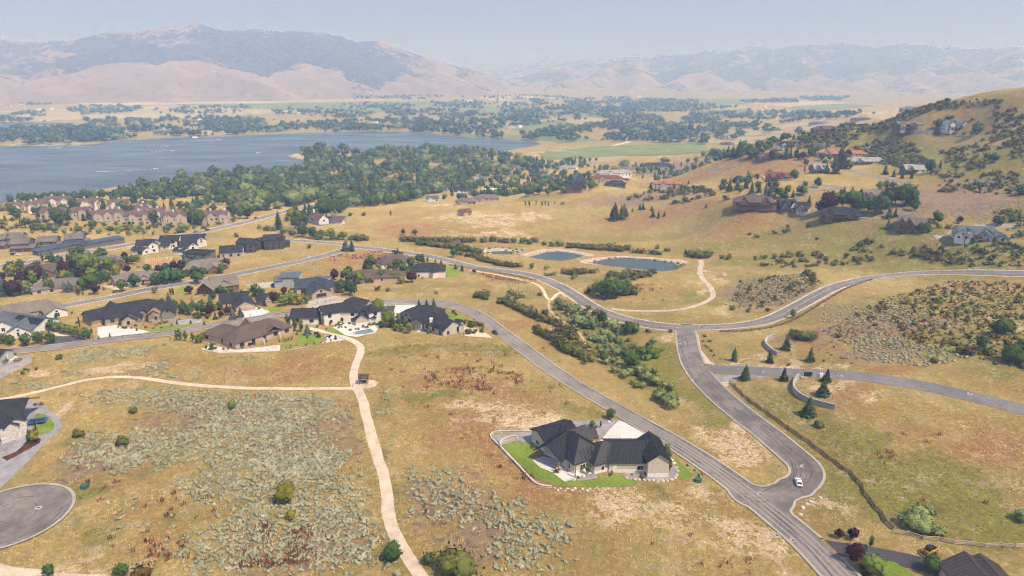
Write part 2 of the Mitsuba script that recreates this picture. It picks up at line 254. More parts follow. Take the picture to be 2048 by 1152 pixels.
obj('ground', (np.c_[GX.ravel(), GY.ravel(), gz], sheet(len(xs), len(ys))), 'dry_grass', smooth=True, uv=np.c_[ca, cb], label='dry golden hillside and valley floor of grass, brush and bare earth', kind='structure')
print('ground', len(gz))

# ------------------------------------------------------------------ water surfaces
def ripple(scale, h):
    def f(p, n, uv): return h * (fbm(p.x * scale, p.y * scale, 0.0, 3) + .6 * noise(p.x * scale * 4.1, p.y * scale * 3.3, 5.0))
    return proc(f, .05)
def water(key, col, scale, h, rough=.12):
    scene[key] = dict(type='bumpmap', arbitrary=ripple(scale, 1.0), scale=h, bsdf=dict(type='principled', base_color=rgb(*col), roughness=rough, specular=.5))
def lake_colour(p, n, uv):
    a = fbm(p.x * .012, p.y * .03, 0.0, 4); b = noise(p.x * .25, p.y * .6, 2.0)
    return mi.Color3f(.080, .118, .140) * (.45 + 1.0 * a + .35 * (b - .5))
scene['lake_water'] = dict(type='bumpmap', arbitrary=ripple(.45, 1.0), scale=.5, bsdf=dict(type='principled', base_color=proc(lake_colour), roughness=.25, specular=.4))
water('pond_water', (.050, .078, .085), .9, .15)
def poly_sheet(poly, z):
    v, f = trimesh.creation.triangulate_polygon(poly, engine='earcut'); return np.c_[v, np.full(len(v), float(z))], f
obj('lake', poly_sheet(lake_poly.buffer(3), LAKE_Z), 'lake_water', label='wide blue reservoir with boats on it', kind='structure')
obj('lake', poly_sheet(bay_poly.buffer(3), LAKE_Z), 'lake_water', label='far bay of the reservoir at the left edge', kind='structure')
for (poly, zw), l in zip(ponds, ('largest of the three ponds, dark blue', 'middle pond, rounded and blue green', 'smallest pond, nearly overgrown with reeds')):
    obj('pond', poly_sheet(poly.buffer(1.2), zw), 'pond_water', label=l, kind='structure')
# ------------------------------------------------------------------ mountains: ridges (u, v, distance) with slopes falling off both sides
def at_range(u, v, dist):
    d = ray(u, v); t = dist / np.hypot(d[..., 0], d[..., 1]); return CAM + d * np.asarray(t)[..., None]
def ridge(pts, steep): 
    a = np.array(pts, float); return at_range(a[:, 0], a[:, 1], a[:, 2]), steep
LEFT = [ridge([(-500, 95, 8200), (-100, 75, 7900), (0, 72, 7700), (60, 73, 7600), (130, 73, 7400)], .42),
        ridge([(100, 78, 6900), (200, 60, 6700), (280, 53, 6600), (330, 49, 6600), (410, 45, 6500), (480, 52, 6500), (560, 54, 6500), (650, 55, 6400), (700, 67, 6400), (760, 77, 6400), (820, 90, 6400), (880, 108, 6400), (940, 132, 6400), (985, 155, 6300), (1020, 178, 6200), (1040, 188, 6100)], .50),
        # spurs
        ridge([(200, 60, 6700), (120, 85, 6300), (60, 105, 6000), (0, 130, 5700), (-80, 160, 5300)], .5),
        ridge([(330, 49, 6600), (300, 75, 6200), (390, 100, 5700), (340, 110, 5400), (220, 125, 5200), (130, 145, 5000), (60, 165, 4800)], .5),
        ridge([(280, 70, 6300), (200, 90, 5900), (130, 110, 5600)], .55),
        ridge([(400, 108, 5300), (330, 118, 5000), (210, 142, 4800), (120, 165, 4600), (40, 190, 4400)], .42),
        ridge([(400, 108, 5300), (450, 125, 5000), (520, 160, 4700), (580, 190, 4500)], .42),
        ridge([(400, 108, 5300), (370, 150, 4800), (360, 195, 4350)], .36), ridge([(300, 130, 5000), (260, 165, 4700), (230, 198, 4400)], .38), ridge([(440, 130, 4950), (460, 165, 4700), (470, 198, 4400)], .40),
        ridge([(480, 52, 6500), (500, 80, 6100), (560, 110, 5700), (610, 125, 5400), (560, 140, 5200), (520, 165, 4900)], .5),
        ridge([(600, 123, 5400), (660, 140, 5200), (720, 165, 5000), (740, 185, 4800)], .42), ridge([(600, 123, 5400), (610, 155, 5000), (620, 190, 4700)], .38),
        ridge([(650, 55, 6400), (640, 85, 6000), (690, 110, 5700), (760, 140, 5400), (800, 160, 5200)], .52),
        ridge([(760, 77, 6400), (760, 110, 6000), (800, 135, 5700), (830, 148, 5500), (790, 170, 5100), (750, 195, 4800)], .5),
        ridge([(830, 148, 5500), (870, 170, 5200), (890, 195, 4900)], .42), ridge([(830, 148, 5500), (900, 158, 5400), (960, 178, 5200), (1000, 190, 5000)], .4),
        ridge([(880, 108, 6400), (890, 135, 6000), (950, 165, 5700)], .5), ridge([(700, 67, 6400), (720, 95, 6050), (740, 120, 5800)], .55),
        ridge([(-60, 140, 5200), (20, 152, 5050), (48, 168, 4900), (45, 188, 4700)], .5), ridge([(-60, 140, 5200), (-100, 190, 4500)], .4)]
RIGHT = [ridge([(700, 150, 14500), (900, 140, 14000), (960, 136, 13500), (1010, 140, 13500), (1100, 120, 13500), (1300, 110, 13000)], .35),
         ridge([(990, 172, 8200), (1020, 158, 8600), (1070, 140, 9000), (1150, 127, 9300), (1260, 112, 9600), (1400, 99, 9800), (1480, 94, 9900), (1560, 90, 9900), (1640, 83, 9900), (1690, 81, 9900), (1750, 87, 9900), (1900, 89, 10000), (2048, 89, 10000), (2500, 85, 10200)], .42),
         ridge([(1150, 127, 9300), (1090, 150, 8500), (1060, 175, 7600), (1050, 188, 7000)], .5),
         ridge([(1260, 112, 9600), (1230, 122, 8600), (1180, 145, 7800), (1110, 172, 6900), (1090, 190, 6400)], .48),
         ridge([(1230, 122, 8600), (1270, 140, 7900), (1290, 165, 7200), (1240, 185, 6500)], .5),
         ridge([(1400, 99, 9800), (1370, 118, 8800), (1400, 135, 8000), (1370, 158, 7200), (1300, 180, 6500), (1270, 195, 6100)], .48), ridge([(1390, 132, 8000), (1450, 160, 7200), (1480, 190, 6300)], .45),
         ridge([(1480, 94, 9900), (1470, 120, 8700), (1500, 142, 7900), (1470, 165, 7100), (1450, 190, 6400)], .5), ridge([(1500, 142, 7900), (1560, 155, 7400), (1640, 172, 6900), (1720, 190, 6300)], .42),
         ridge([(1640, 83, 9900), (1580, 112, 8800), (1610, 135, 8100), (1640, 150, 7500), (1700, 165, 7100)], .5), ridge([(1560, 90, 9900), (1540, 110, 9000), (1560, 130, 8400)], .55),
         ridge([(1690, 81, 9900), (1720, 110, 8800), (1750, 140, 7900), (1800, 160, 7200), (1830, 180, 6700)], .48), ridge([(1750, 140, 7900), (1720, 160, 7300)], .5),
         ridge([(1750, 87, 9900), (1830, 120, 8600), (1850, 145, 7700), (1930, 170, 6900)], .45), ridge([(1900, 89, 10000), (1920, 120, 8600), (1980, 145, 7700), (2050, 170, 7000)], .48), ridge([(2048, 89, 10000), (2050, 130, 8300), (2120, 170, 7000)], .48), ridge([(2300, 87, 10000), (2250, 140, 8000)], .48)]
def mountain(key, ridges, x0, x1, y0, y1, step, label, woods, seed):
    x, y = np.meshgrid(np.arange(x0, x1, step), np.arange(y0, y1, step), indexing='ij')
    q = np.stack([x / 900, y / 900, 0 * x], -1)
    wx, wy = x + 340 * (meshkit.fbm(q, 4, seed) - .5), y + 340 * (meshkit.fbm(q, 4, seed + 5) - .5)
    gul = np.abs(meshkit.fbm(np.stack([wx / 520, wy / 520, 0 * x], -1), 4, seed + 2) - .5) * 2
    h = np.full(x.shape, -1e9)
    for pts, steep in ridges:
        for a, b in zip(pts[:-1], pts[1:]):
            ab = b[:2] - a[:2]; t = np.clip(((wx - a[0]) * ab[0] + (wy - a[1]) * ab[1]) / (ab @ ab), 0, 1)
            d = np.hypot(wx - a[0] - t * ab[0], wy - a[1] - t * ab[1])
            zz = a[2] + t * (b[2] - a[2]) - steep * d * (1 - .35 * np.exp(-d / 160))
            h = np.maximum(h, zz) + np.where(np.abs(h - zz) < 60, 0, 0)
    rise = np.clip((h + 30) / 300, 0, 1)
    h = h - 50 * rise * (1 - np.minimum(gul * 2.0, 1)) + 5 * rise * (meshkit.fbm(np.stack([x / 130, y / 130, 0 * x + 4], -1), 4, seed + 8) - .5)
    g = meshkit.fbm(np.stack([x / 420, y / 420, 0 * x], -1), 5, seed + 20)
    # woods fill the gullies' northern sides and the named slopes; grass keeps the spurs
    wood = (g - .5) * 1.6 + .55 * (1 - np.minimum(gul * 2, 1)) - .25
    for (u, v, dist, ru, rd, s) in woods:
        c = at_range(np.float64(u), np.float64(v), dist); rx = ru * dist / FL
        e = ((x - c[0]) / rx) ** 2 + ((y - c[1]) / rd) ** 2
        wood += s * np.exp(-e) 
    k = sheet(*x.shape); keep = (h.ravel()[k] > -46).any(1)
    m = trimesh.Trimesh(np.c_[x.ravel(), y.ravel(), h.ravel()], k[keep], process=False)
    used = np.unique(m.faces); re = np.zeros(len(m.vertices), int); re[used] = np.arange(len(used))
    obj(key, (m.vertices[used], re[m.faces]), 'mountain_cover', smooth=True, uv=np.c_[wood.ravel(), gul.ravel()][used], label=label, kind='structure')
    print(key, len(used))
def mountain_colour(p, n, uv):
    a = noise(p.x * .02, p.y * .02, p.z * .02); b = noise(p.x * .007, p.y * .007, 5.0); c3 = noise(p.x * .06, p.y * .06, 3.0)
    grass = mix((.235, .19, .13), (.30, .243, .17), b)
    grass = mix(grass, (.24, .17, .12), smoothstep(.5, .8, a * .6 + c3 * .4) * .8)
    w = .88 * smoothstep(-.12, .26, uv.x + (a - .5) * .5 + (c3 - .5) * .45)
    return mix(grass, mi.Color3f(.056, .060, .052) * (.7 + .6 * c3), w)
mat('mountain_cover', proc(mountain_colour), 1.0, 0.0)
LW = [(400, 70, 6400, 420, 700, .30), (560, 100, 5900, 130, 500, .9), (300, 100, 5600, 120, 350, .8), (220, 120, 5400, 120, 300, .5), (760, 135, 5600, 60, 450, 1.2), (650, 95, 6000, 90, 350, .6), (540, 150, 5100, 30, 400, .7), (100, 150, 5000, 60, 300, .5),
      (400, 160, 4700, 200, 500, -1.3), (240, 170, 4700, 150, 400, -1.2), (620, 160, 4950, 90, 400, -1.0), (850, 175, 5100, 120, 450, -1.2), (0, 165, 4800, 140, 600, -2.0), (900, 130, 6200, 70, 500, -.35), (240, 65, 6600, 120, 300, -.25), (720, 160, 5100, 30, 250, .8)]
RW = [(1600, 100, 9500, 500, 900, .4), (1680, 130, 8500, 60, 500, .4), (1470, 150, 7800, 30, 700, .7), (1340, 140, 8000, 30, 600, .6), (1200, 165, 6900, 90, 600, -.7), (1300, 150, 7600, 40, 400, -.8), (1560, 175, 6900, 120, 600, -.7), (1420, 165, 7100, 40, 500, -.8), (1640, 160, 7300, 60, 400, -.6), (1800, 170, 7100, 160, 500, -.5), (1950, 130, 8300, 150, 700, .4), (1240, 185, 6300, 120, 300, -.8)]
mountain('mountain', LEFT, -6600, 900, 3000, 8600, 30, 'broad hazy mountain with tan foothills and dark woods across the lake', LW, 31)
mountain('mountain', RIGHT, -2200, 8600, 4600, 14600, 48, 'pale hazy mountain range beyond the town on the right', RW, 47)
# ------------------------------------------------------------------ the air between
scene['haze'] = dict(type='cube', to_world=T().translate([400, 7200, 267]).scale([11000, 8000, 317]), bsdf={'type': 'null'}, interior={'type': 'ref', 'id': 'haze_air'})
labels['haze'] = dict(label='pale summer haze over the valley', kind='stuff')
# ------------------------------------------------------------------ laid surfaces: roads, trails, drives, lawns (polygons draped on the ground)
def curve(pts, n=12):
    """a smooth line through ground points"""
    a = np.asarray(pts, float)
    if len(a) < 3: return LineString(a)
    t = np.r_[0, np.cumsum(np.sqrt(np.hypot(*np.diff(a, axis=0).T)))]
    return LineString(CubicSpline(t, a)(np.linspace(0, t[-1], n * (len(a) - 1) + 1)))
def drape(poly, lift, edge=4.0, skirt=.25, zf=Z):
    vs, fs, at = [], [], 0
    for g in getattr(poly, 'geoms', [poly]):
        if g.geom_type != 'Polygon' or g.area < .3: continue
        g = g.segmentize(edge)
        v, f = trimesh.creation.triangulate_polygon(g, engine='earcut')
        v3, f = trimesh.remesh.subdivide_to_size(np.c_[v, 0 * v[:, 0]], f, max_edge=edge * 1.8, max_iter=12)[:2]
        vs.append(np.c_[v3[:, :2], zf(v3[:, 0], v3[:, 1]) + lift]); 
        a, b, c = (v3[f[:, i], :2] for i in range(3))
        cr = (b[:, 0] - a[:, 0]) * (c[:, 1] - a[:, 1]) - (b[:, 1] - a[:, 1]) * (c[:, 0] - a[:, 0])
        f = np.where((cr < 0)[:, None], f[:, ::-1], f)
        fs.append(f + at); at += len(v3)
        for r in [g.exterior, *g.interiors]:
            c = np.array(r.coords); z = zf(c[:, 0], c[:, 1]); n = len(c)
            vs.append(np.r_[np.c_[c, z + lift], np.c_[c, z - skirt]]); i = np.arange(n - 1) + at
            fs.append(np.r_[np.c_[i, i + n, i + 1], np.c_[i + 1, i + n, i + n + 1]]); at += 2 * n
    return np.vstack(vs), np.vstack(fs)
def area(name, poly, lift, m, label=None, kind='structure', edge=4.0, parent=None, skirt=.25, **kw):
    return obj(name, drape(poly, lift, edge, skirt), m, parent, label=label, kind=kind, **kw)
def band(px, half): return curve(PP(px)).buffer(half, cap_style='flat')
def patch(px, smooth=0): 
    p = Polygon(PP(px)).buffer(0)
    return p.buffer(smooth).buffer(-2 * smooth).buffer(smooth) if smooth else p

def asphalt(base, dark):
    def f(p, n, uv):
        a = noise(p.x * .12, p.y * .12); b = noise(p.x * 1.1, p.y * 1.1, 4.0); c = noise(p.x * 5, p.y * 5, 2.0)
        t = smoothstep(.35, .7, fbm(p.x * .3, p.y * .22, 8.0, 3) * .7 + .3 * noise(p.x * .05, p.y * .05, 5.0))
        return mix(base, dark, t * .8) * (.8 + .25 * a + .2 * (b - .5) + .22 * (c - .5))
    return proc(f)
mat('asphalt', asphalt((.235, .218, .205), (.135, .125, .122)), .85, .3)
mat('new_asphalt', asphalt((.085, .085, .095), (.06, .06, .07)), .8, .3)
mat('grey_chip_seal', asphalt((.20, .20, .205), (.165, .165, .175)), .9, .25)
mat('seal_line', (.085, .082, .082), .7, .3)
mat('tyre_wear', (.285, .265, .25), .9, .2)
mat('concrete', speck((.38, .355, .315), .2, 2.0, .3), .85, .25)
mat('white_concrete', speck((.58, .57, .55), .14, 1.4, .25), .8, .25)
mat('trail_gravel', speck((.56, .47, .37), .25, 4.0, .5), 1.0, .05)
mat('pale_gravel', speck((.44, .38, .31), .3, 3.0, .5), 1.0, .05)
mat('grey_gravel', speck((.27, .27, .29), .35, 5.0, .6), 1.0, .05)
mat('dirt', speck((.42, .31, .21), .3, 2.0, .3), 1.0, 0.0)
mat('bark_mulch', speck((.10, .045, .032), .6, 4.0, .8), 1.0, 0.0)
def lawn_colour(p, n, uv):
    a = noise(p.x * 2.5, p.y * 2.5); b = noise(p.x * .35, p.y * .35, 6.0); s = smoothstep(-.15, .15, dr.sin((p.x * .8 + p.y * .6) * 4.2))
    return mi.Color3f(.15, .215, .038) * (.72 + .3 * a + .35 * b + .1 * s)
mat('lawn_grass', proc(lawn_colour), 1.0, 0.0)
mat('yellow_paint', speck((.55, .36, .08), .3, 3.0, .5), .8)
mat('white_paint', (.72, .72, .70), .6, .4)

R1 = curve(PP([(1730, 1195), (1668, 1140), (1620, 1090), (1550, 1030), (1460, 960), (1390, 912), (1314, 865), (1222, 812), (1145, 766), (1060, 707), (1018, 675), (985, 651), (958, 632), (915, 614), (870, 606), (810, 604), (745, 606), (690, 612), (640, 619), (560, 630), (490, 641), (420, 652), (366, 663), (300, 671), (200, 682), (122, 693), (24, 703), (-120, 716)]))
R2 = curve(PP([(1371, 654), (1372, 668), (1374, 685), (1378, 705), (1392, 738), (1430, 783), (1488, 832), (1540, 872), (1583, 908), (1608, 932), (1613, 952), (1596, 972), (1565, 986), (1520, 1000), (1490, 984)]))
R3 = curve(PP([(-120, 652), (60, 625), (156, 606), (234, 592), (286, 580.5), (364, 567.5), (469, 549), (558, 531), (623, 518), (680, 502), (714, 495), (753, 498), (805, 505), (870, 515), (960, 536), (1046, 547), (1103, 565), (1142, 586), (1194, 619), (1246, 638), (1298, 649), (1371, 655), (1463, 652), (1526, 643), (1577, 622), (1621, 598), (1669, 574), (1716, 561), (1760, 553), (1840, 546), (1940, 545), (2090, 547)]))
R5 = curve(PP([(1405, 735), (1440, 739), (1526, 743), (1590, 746), (1685, 750), (1780, 761), (1875, 778), (1969, 800), (2048, 820), (2120, 842)]))
R6 = curve(PP([(1640, 1092), (1690, 1100), (1744, 1108), (1825, 1124), (1885, 1142), (1930, 1165)]))
HW = curve(PP([(-150, 548), (0, 532), (78, 520), (156, 507), (234, 494), (320, 478), (416, 461), (495, 443), (532, 433), (597, 417), (650, 404), (720, 384), (770, 371), (829, 358), (880, 345), (909, 338), (960, 325)]))
R4 = curve(PP([(714, 494), (690, 489), (649, 485), (597, 481), (570, 480)]))
culc = P(18, 1032)[:2]
CUL = Point(culc).buffer(13.5, 32)
CULR = LineString([culc, culc + np.array([-40, -4])]).buffer(4)
main = unary_union([R1.buffer(3.6), R2.buffer(4.0), Point(PP([(1540, 1000)])[0]).buffer(5.5), Point(PP([(1590, 975)])[0]).buffer(4.5)]).buffer(3.5).buffer(-3.5)
far = unary_union([R3.buffer(3.9), R4.buffer(3.2)]).buffer(3).buffer(-3)
junction = far.buffer(.5)
main = main.difference(junction)
kerbs = unary_union([main, CUL, CULR]).buffer(.75).difference(unary_union([main, CUL, CULR, junction, R5.buffer(3.2), R6.buffer(3.0)]))
area('road', main, .07, 'asphalt', 'asphalt estate road curving past the black roofed house')
area('road', unary_union([CUL, CULR]), .07, 'asphalt', 'round asphalt turning head at the lower left')
area('road', far, .06, 'grey_chip_seal', 'long grey through road winding from the houses past the ponds')
area('road', R5.buffer(3.9).difference(main.buffer(.76)), .06, 'grey_chip_seal', 'grey private road leading off to the right')
area('road', HW.buffer(4.4), .06, 'grey_chip_seal', 'highway running behind the townhouses into the trees')
area('kerb', kerbs, .20, 'concrete', 'pale concrete kerb along the estate road', edge=6)
area('shoulder', far.buffer(1.3).difference(unary_union([far, main.buffer(1)])), .035, 'pale_gravel', 'pale gravel shoulder of the through road')
area('shoulder', HW.buffer(6.2).difference(HW.buffer(4.4)), .035, 'pale_gravel', 'pale gravel shoulder of the highway')
def strip(line, off, w, lift, name, m, label, step=None, parent=None):
    g = line.parallel_offset(abs(off), 'left' if off > 0 else 'right') if off else line
    b = g.buffer(w / 2, cap_style='flat')
    return area(name, b, lift, m, label, edge=6, skirt=0)
for o in (-2.1, -.7, .75, 2.2):
    area('tyre_track', R1.parallel_offset(o, 'left').buffer(.28, cap_style='flat').intersection(main), .078, 'tyre_wear', 'pale worn wheel track on the estate road', edge=6, skirt=0)
# sealed cracks wander along the asphalt
seals = []
for line, hw in ((R1, 3.3), (R2, 3.6)):
    for k in range(26):
        s0 = rng.uniform(0, line.length); L = rng.uniform(10, 34); o = rng.uniform(-hw, hw); pts = []
        for s in np.arange(s0, min(s0 + L, line.length - 1), 2.0):
            p, q = np.array(line.interpolate(s).coords[0]), np.array(line.interpolate(s + .5).coords[0]); t = (q - p) / np.linalg.norm(q - p)
            o += rng.normal(0, .18); o = np.clip(o, -hw, hw); pts.append(p + o * np.array([-t[1], t[0]]))
        if len(pts) > 2: seals.append(LineString(pts).buffer(rng.uniform(.07, .16)))
for k in range(9):
    r = 2.5 + k * 1.15; a0 = rng.uniform(0, 6); seals.append(LineString([culc + r * np.array([math.cos(a), math.sin(a)]) for a in np.linspace(a0, a0 + rng.uniform(1.2, 3.6), 24)]).buffer(.11))
area('crack_sealing', unary_union(seals).intersection(unary_union([main, CUL])), .076, 'seal_line', 'dark crack sealing lines on the worn asphalt', kind='stuff', edge=6, skirt=0)
area('centre_line', R3.buffer(.14, cap_style='flat').intersection(Polygon(PP([(1330, 700), (1330, 600), (1760, 520), (1900, 560), (1500, 700)])).buffer(60)), .068, 'yellow_paint', 'faded yellow centre line of the through road', edge=6, skirt=0)
# trails
T1 = curve(PP([(862, 1190), (840, 1152), (823, 1124), (796, 1080), (781, 1049), (774, 992), (761, 931), (751, 900), (742, 868), (731, 827), (722, 790), (710, 770), (709, 742), (716, 718), (721, 699), (709, 683), (675, 670), (639, 661), (612, 656)]))
T2 = curve(PP([(712, 777), (640, 777), (560, 777), (480, 776), (400, 771), (330, 763), (270, 755), (210, 755), (150, 765), (80, 783), (0, 799), (-60, 812)]))
def ragged(g, a=.35, seed=1): return wavy(g if g.geom_type == 'Polygon' else max(g.geoms, key=lambda q: q.area), a, 1.6, seed)
area('trail', ragged(unary_union([T1.buffer(1.55, cap_style='flat'), T2.buffer(1.15, cap_style='flat'), Point(PP([(735, 768)])[0]).buffer(3.6)]).buffer(.8).buffer(-.8)), .035, 'trail_gravel', 'pale gravel footpath through the sagebrush field')
area('trail', ragged(band([(940, 541), (985, 548), (1030, 557), (1075, 570), (1090, 588), (1100, 600), (1112, 590), (1128, 586)], .95), .25, 4), .035, 'trail_gravel', 'pale footpath beside the through road by the willows')
area('trail', ragged(band([(1100, 602), (1097, 612), (1106, 627), (1124, 641), (1144, 653), (1160, 668), (1172, 690), (1180, 705)], .7), .3, 5), .03, 'dirt', 'narrow dirt footpath between the willow thickets')
area('trail', ragged(band([(1226, 617), (1250, 621), (1298, 622), (1350, 620), (1390, 612), (1421, 597), (1424, 580), (1410, 562), (1400, 547), (1402, 531), (1400, 520)], 1.5), .5, 6), .03, 'pale_gravel', 'stony service track looping to the ponds')
area('trail', ragged(patch([(-20, 1126), (60, 1137), (130, 1146), (210, 1150), (225, 1166), (-20, 1166)]), .5, 8), .03, 'trail_gravel', 'pale dirt track in the lower left corner')
area('apron', patch([(1118, 584), (1136, 582), (1150, 595), (1128, 594)]), .03, 'pale_gravel', 'gravel turnout beside the through road')
# driveways and paved yards
area('driveway', patch([(1196, 893), (1202, 880), (1222, 856), (1238, 841), (1252, 846), (1290, 868), (1330, 893), (1290, 905), (1240, 900)]), .05, 'white_concrete', 'white concrete driveway behind the black roofed house')
area('driveway', R6.buffer(2.6, cap_style='flat').difference(main.buffer(.7)), .05, 'new_asphalt', 'dark asphalt driveway at the lower right corner')
area('driveway', patch([(195, 655), (230, 650), (262, 656), (300, 663), (268, 671), (238, 676), (195, 680)]), .05, 'white_concrete', 'pale concrete driveway of the grey gabled house')
area('driveway', patch([(760, 610), (842, 609), (830, 636), (790, 640)]), .05, 'white_concrete', 'white concrete driveway between two dark roofed houses')
area('driveway', patch([(755, 611), (791, 611), (783, 640), (752, 634)]), .055, 'new_asphalt', 'fresh black asphalt forecourt beside the cream house')
area('driveway', patch([(480, 622), (505, 612), (545, 622), (520, 632), (484, 638)]), .05, 'white_concrete', 'pale concrete driveway of the stone garage house')
area('driveway', patch([(618, 603), (660, 590), (702, 598), (682, 612), (640, 618), (610, 614)]), .05, 'concrete', 'grey driveway below the blue roofed house')
area('driveway', patch([(108, 673), (145, 672), (185, 682), (130, 688), (60, 697), (100, 682)]), .05, 'new_asphalt', 'dark asphalt driveway beside the white house')
area('driveway', patch([(98, 663), (160, 668), (182, 680), (150, 675), (110, 671)]), .045, 'trail_gravel', 'pale gravel verge beside the hedge')
area('driveway', patch([(490, 570), (545, 563), (560, 572), (520, 578)]), .05, 'concrete', 'concrete yard beside the grey metal barn')
area('driveway', patch([(205, 572), (262, 566), (285, 572), (230, 580)]), .05, 'pale_gravel', 'pale drive of the olive roofed house')
area('driveway', patch([(1420, 733), (1480, 730), (1560, 738), (1530, 741), (1430, 736)]), .03, 'grey_gravel', 'grey gravel verge beside the private road')
area('driveway', patch([(1430, 752), (1520, 748), (1560, 751), (1500, 757), (1440, 765)]), .03, 'grey_gravel', 'grey gravel strip below the private road')
area('parking_lot', patch([(622, 448), (665, 430), (694, 433), (680, 443), (640, 452)]), .08, 'new_asphalt', 'dark asphalt car park beside the white chapel')
area('street', band([(1420, 335), (1452, 338), (1480, 330)], 2.5), .06, 'grey_chip_seal', 'hillside lane by the far houses', edge=8)
area('street', band([(1450, 552), (1448, 545)], 1), .03, 'dirt', 'bare track below the hillside')
area('street', band([(1670, 333), (1700, 342), (1760, 355), (1815, 370)], 3), .06, 'grey_chip_seal', 'straight grey hillside street with pale kerb', edge=8)
area('street', band([(1590, 398), (1604, 388), (1640, 380), (1680, 377), (1660, 372), (1625, 368), (1600, 362)], 2.6), .06, 'grey_chip_seal', 'curving hillside street below the red brown house', edge=8)
area('street', band([(1935, 363), (1990, 362), (2060, 360)], 2.4), .06, 'grey_chip_seal', 'hillside lane at the right edge', edge=8)
area('street', band([(1870, 475), (1910, 462), (1960, 452), (2020, 452), (2070, 450)], 2.4), .06, 'concrete', 'pale drive behind the long blue grey house', edge=8)
area('street', band([(909, 395), (950, 385), (1010, 375), (1060, 370)], 2.6), .06, 'grey_chip_seal', 'village street behind the bare field', edge=8)
area('street', curve(PP([(1010, 318), (1080, 310), (1160, 303), (1240, 288), (1260, 283)])).buffer(6), .1, 'pale_gravel', 'pale highway crossing the hay fields', edge=20)
area('street', band([(-60, 562), (40, 545), (120, 530), (160, 510)], 3), .05, 'grey_chip_seal', 'street in front of the grey garages')
# lawns
area('lawn', patch([(1003, 893), (1030, 884), (1065, 886), (1072, 905), (1066, 918), (1085, 925), (1135, 948), (1160, 962), (1190, 958), (1240, 950), (1278, 964), (1270, 972), (1210, 975), (1120, 972), (1070, 957), (1025, 918)], .6), .05, 'lawn_grass', 'bright mown lawn round the black roofed house')
area('lawn', patch([(1340, 915), (1352, 918), (1372, 935), (1386, 950), (1378, 961), (1360, 960), (1356, 940)], .5), .05, 'lawn_grass', 'small oval lawn beside the estate road')
area('lawn', patch([(74, 826), (92, 830), (108, 846), (108, 858), (96, 866), (76, 870), (62, 850)], .5), .06, 'lawn_grass', 'small lawn under the blue trampoline')
area('lawn', patch([(560, 690), (600, 680), (590, 668), (620, 668), (648, 678), (640, 685), (600, 690), (570, 694)], .5), .05, 'lawn_grass', 'curved lawn behind the brown roofed house')
area('lawn', patch([(280, 664), (330, 652), (386, 648), (390, 652), (340, 660), (300, 667)], .3), .05, 'lawn_grass', 'lawn strip in front of the grey gabled house')
area('lawn', patch([(648, 662), (668, 655), (690, 660), (680, 666), (700, 668), (735, 664), (720, 672), (690, 672)], .3), .05, 'lawn_grass', 'small lawn beside the swimming pool')
area('lawn', patch([(880, 628), (905, 624), (935, 636), (952, 650), (925, 648), (895, 636)], .4), .05, 'lawn_grass', 'lawn between the dark roofed house and the curve')
area('lawn', patch([(876, 536), (915, 534), (918, 552), (880, 555)], .4), .05, 'lawn_grass', 'green yard beside the white stucco house')
area('lawn', patch([(1738, 1113), (1790, 1124), (1830, 1152), (1770, 1160), (1745, 1140)], .4), .05, 'lawn_grass', 'lawn wedge at the lower right corner')
area('lawn', patch([(1884, 475), (1930, 482), (1970, 492), (1960, 497), (1900, 487)], .4), .05, 'lawn_grass', 'lawn below the long blue grey house')
area('lawn', patch([(520, 618), (560, 612), (565, 618), (540, 624)], .3), .05, 'lawn_grass', 'front lawn with orange flowers')
area('lawn', patch([(360, 575), (385, 570), (375, 584), (350, 588)], .3), .05, 'lawn_grass', 'green slope beside the timber lodge')
# beds
area('gravel_bed', patch([(1145, 842), (1180, 840), (1238, 840), (1222, 856), (1200, 878), (1185, 870), (1150, 862)]), .035, 'grey_gravel', 'dark grey gravel bed beside the white driveway')
area('gravel_bed', patch([(985, 870), (1010, 866), (1075, 862), (1078, 884), (1060, 886), (1030, 882), (1000, 892), (1012, 912), (1002, 900), (990, 885)]), .03, 'grey_gravel', 'grey gravel bed above the curved lawn')
area('gravel_bed', patch([(1245, 942), (1290, 950), (1335, 944), (1350, 928), (1345, 905), (1356, 930), (1352, 952), (1330, 962), (1290, 960), (1255, 952)]), .035, 'grey_gravel', 'grey gravel bed edged with boulders')
area('gravel_bed', patch([(1130, 964), (1175, 940), (1190, 944), (1195, 956), (1165, 962)]), .04, 'grey_gravel', 'grey gravel bed by the patio')
area('gravel_bed', patch([(0, 800), (40, 798), (80, 803), (100, 820), (120, 838), (124, 856), (90, 885), (60, 920), (30, 948), (0, 978), (-60, 980), (-60, 800)], .5), .03, 'grey_gravel', 'grey gravel yard round the white stone house')
area('mulch_bed', patch([(3, 915), (30, 905), (60, 880), (82, 876), (80, 886), (40, 908), (14, 922)], .3), .05, 'bark_mulch', 'red brown mulch bed below the white stone house')
area('gravel_bed', patch([(-40, 742), (0, 728), (40, 712), (62, 712), (66, 722), (40, 738), (0, 757), (-40, 765)], .4), .03, 'grey_gravel', 'grey gravel strip by the covered patio')
area('gravel_bed', patch([(262, 672), (300, 664), (360, 640), (400, 636), (410, 644), (340, 656), (280, 668)]), .03, 'grey_gravel', 'grey gravel bed in front of the grey gabled house')
area('gravel_bed', patch([(560, 704), (600, 696), (660, 684), (690, 680), (660, 670), (648, 672), (655, 680), (640, 688), (600, 695)]), .045, 'white_concrete', 'white stone bed with small shrubs')
area('gravel_bed', patch([(425, 690), (470, 700), (520, 694), (560, 690), (560, 702), (500, 704), (440, 706), (400, 698)]), .03, 'white_concrete', 'white gravel strip behind the brown roofed house')
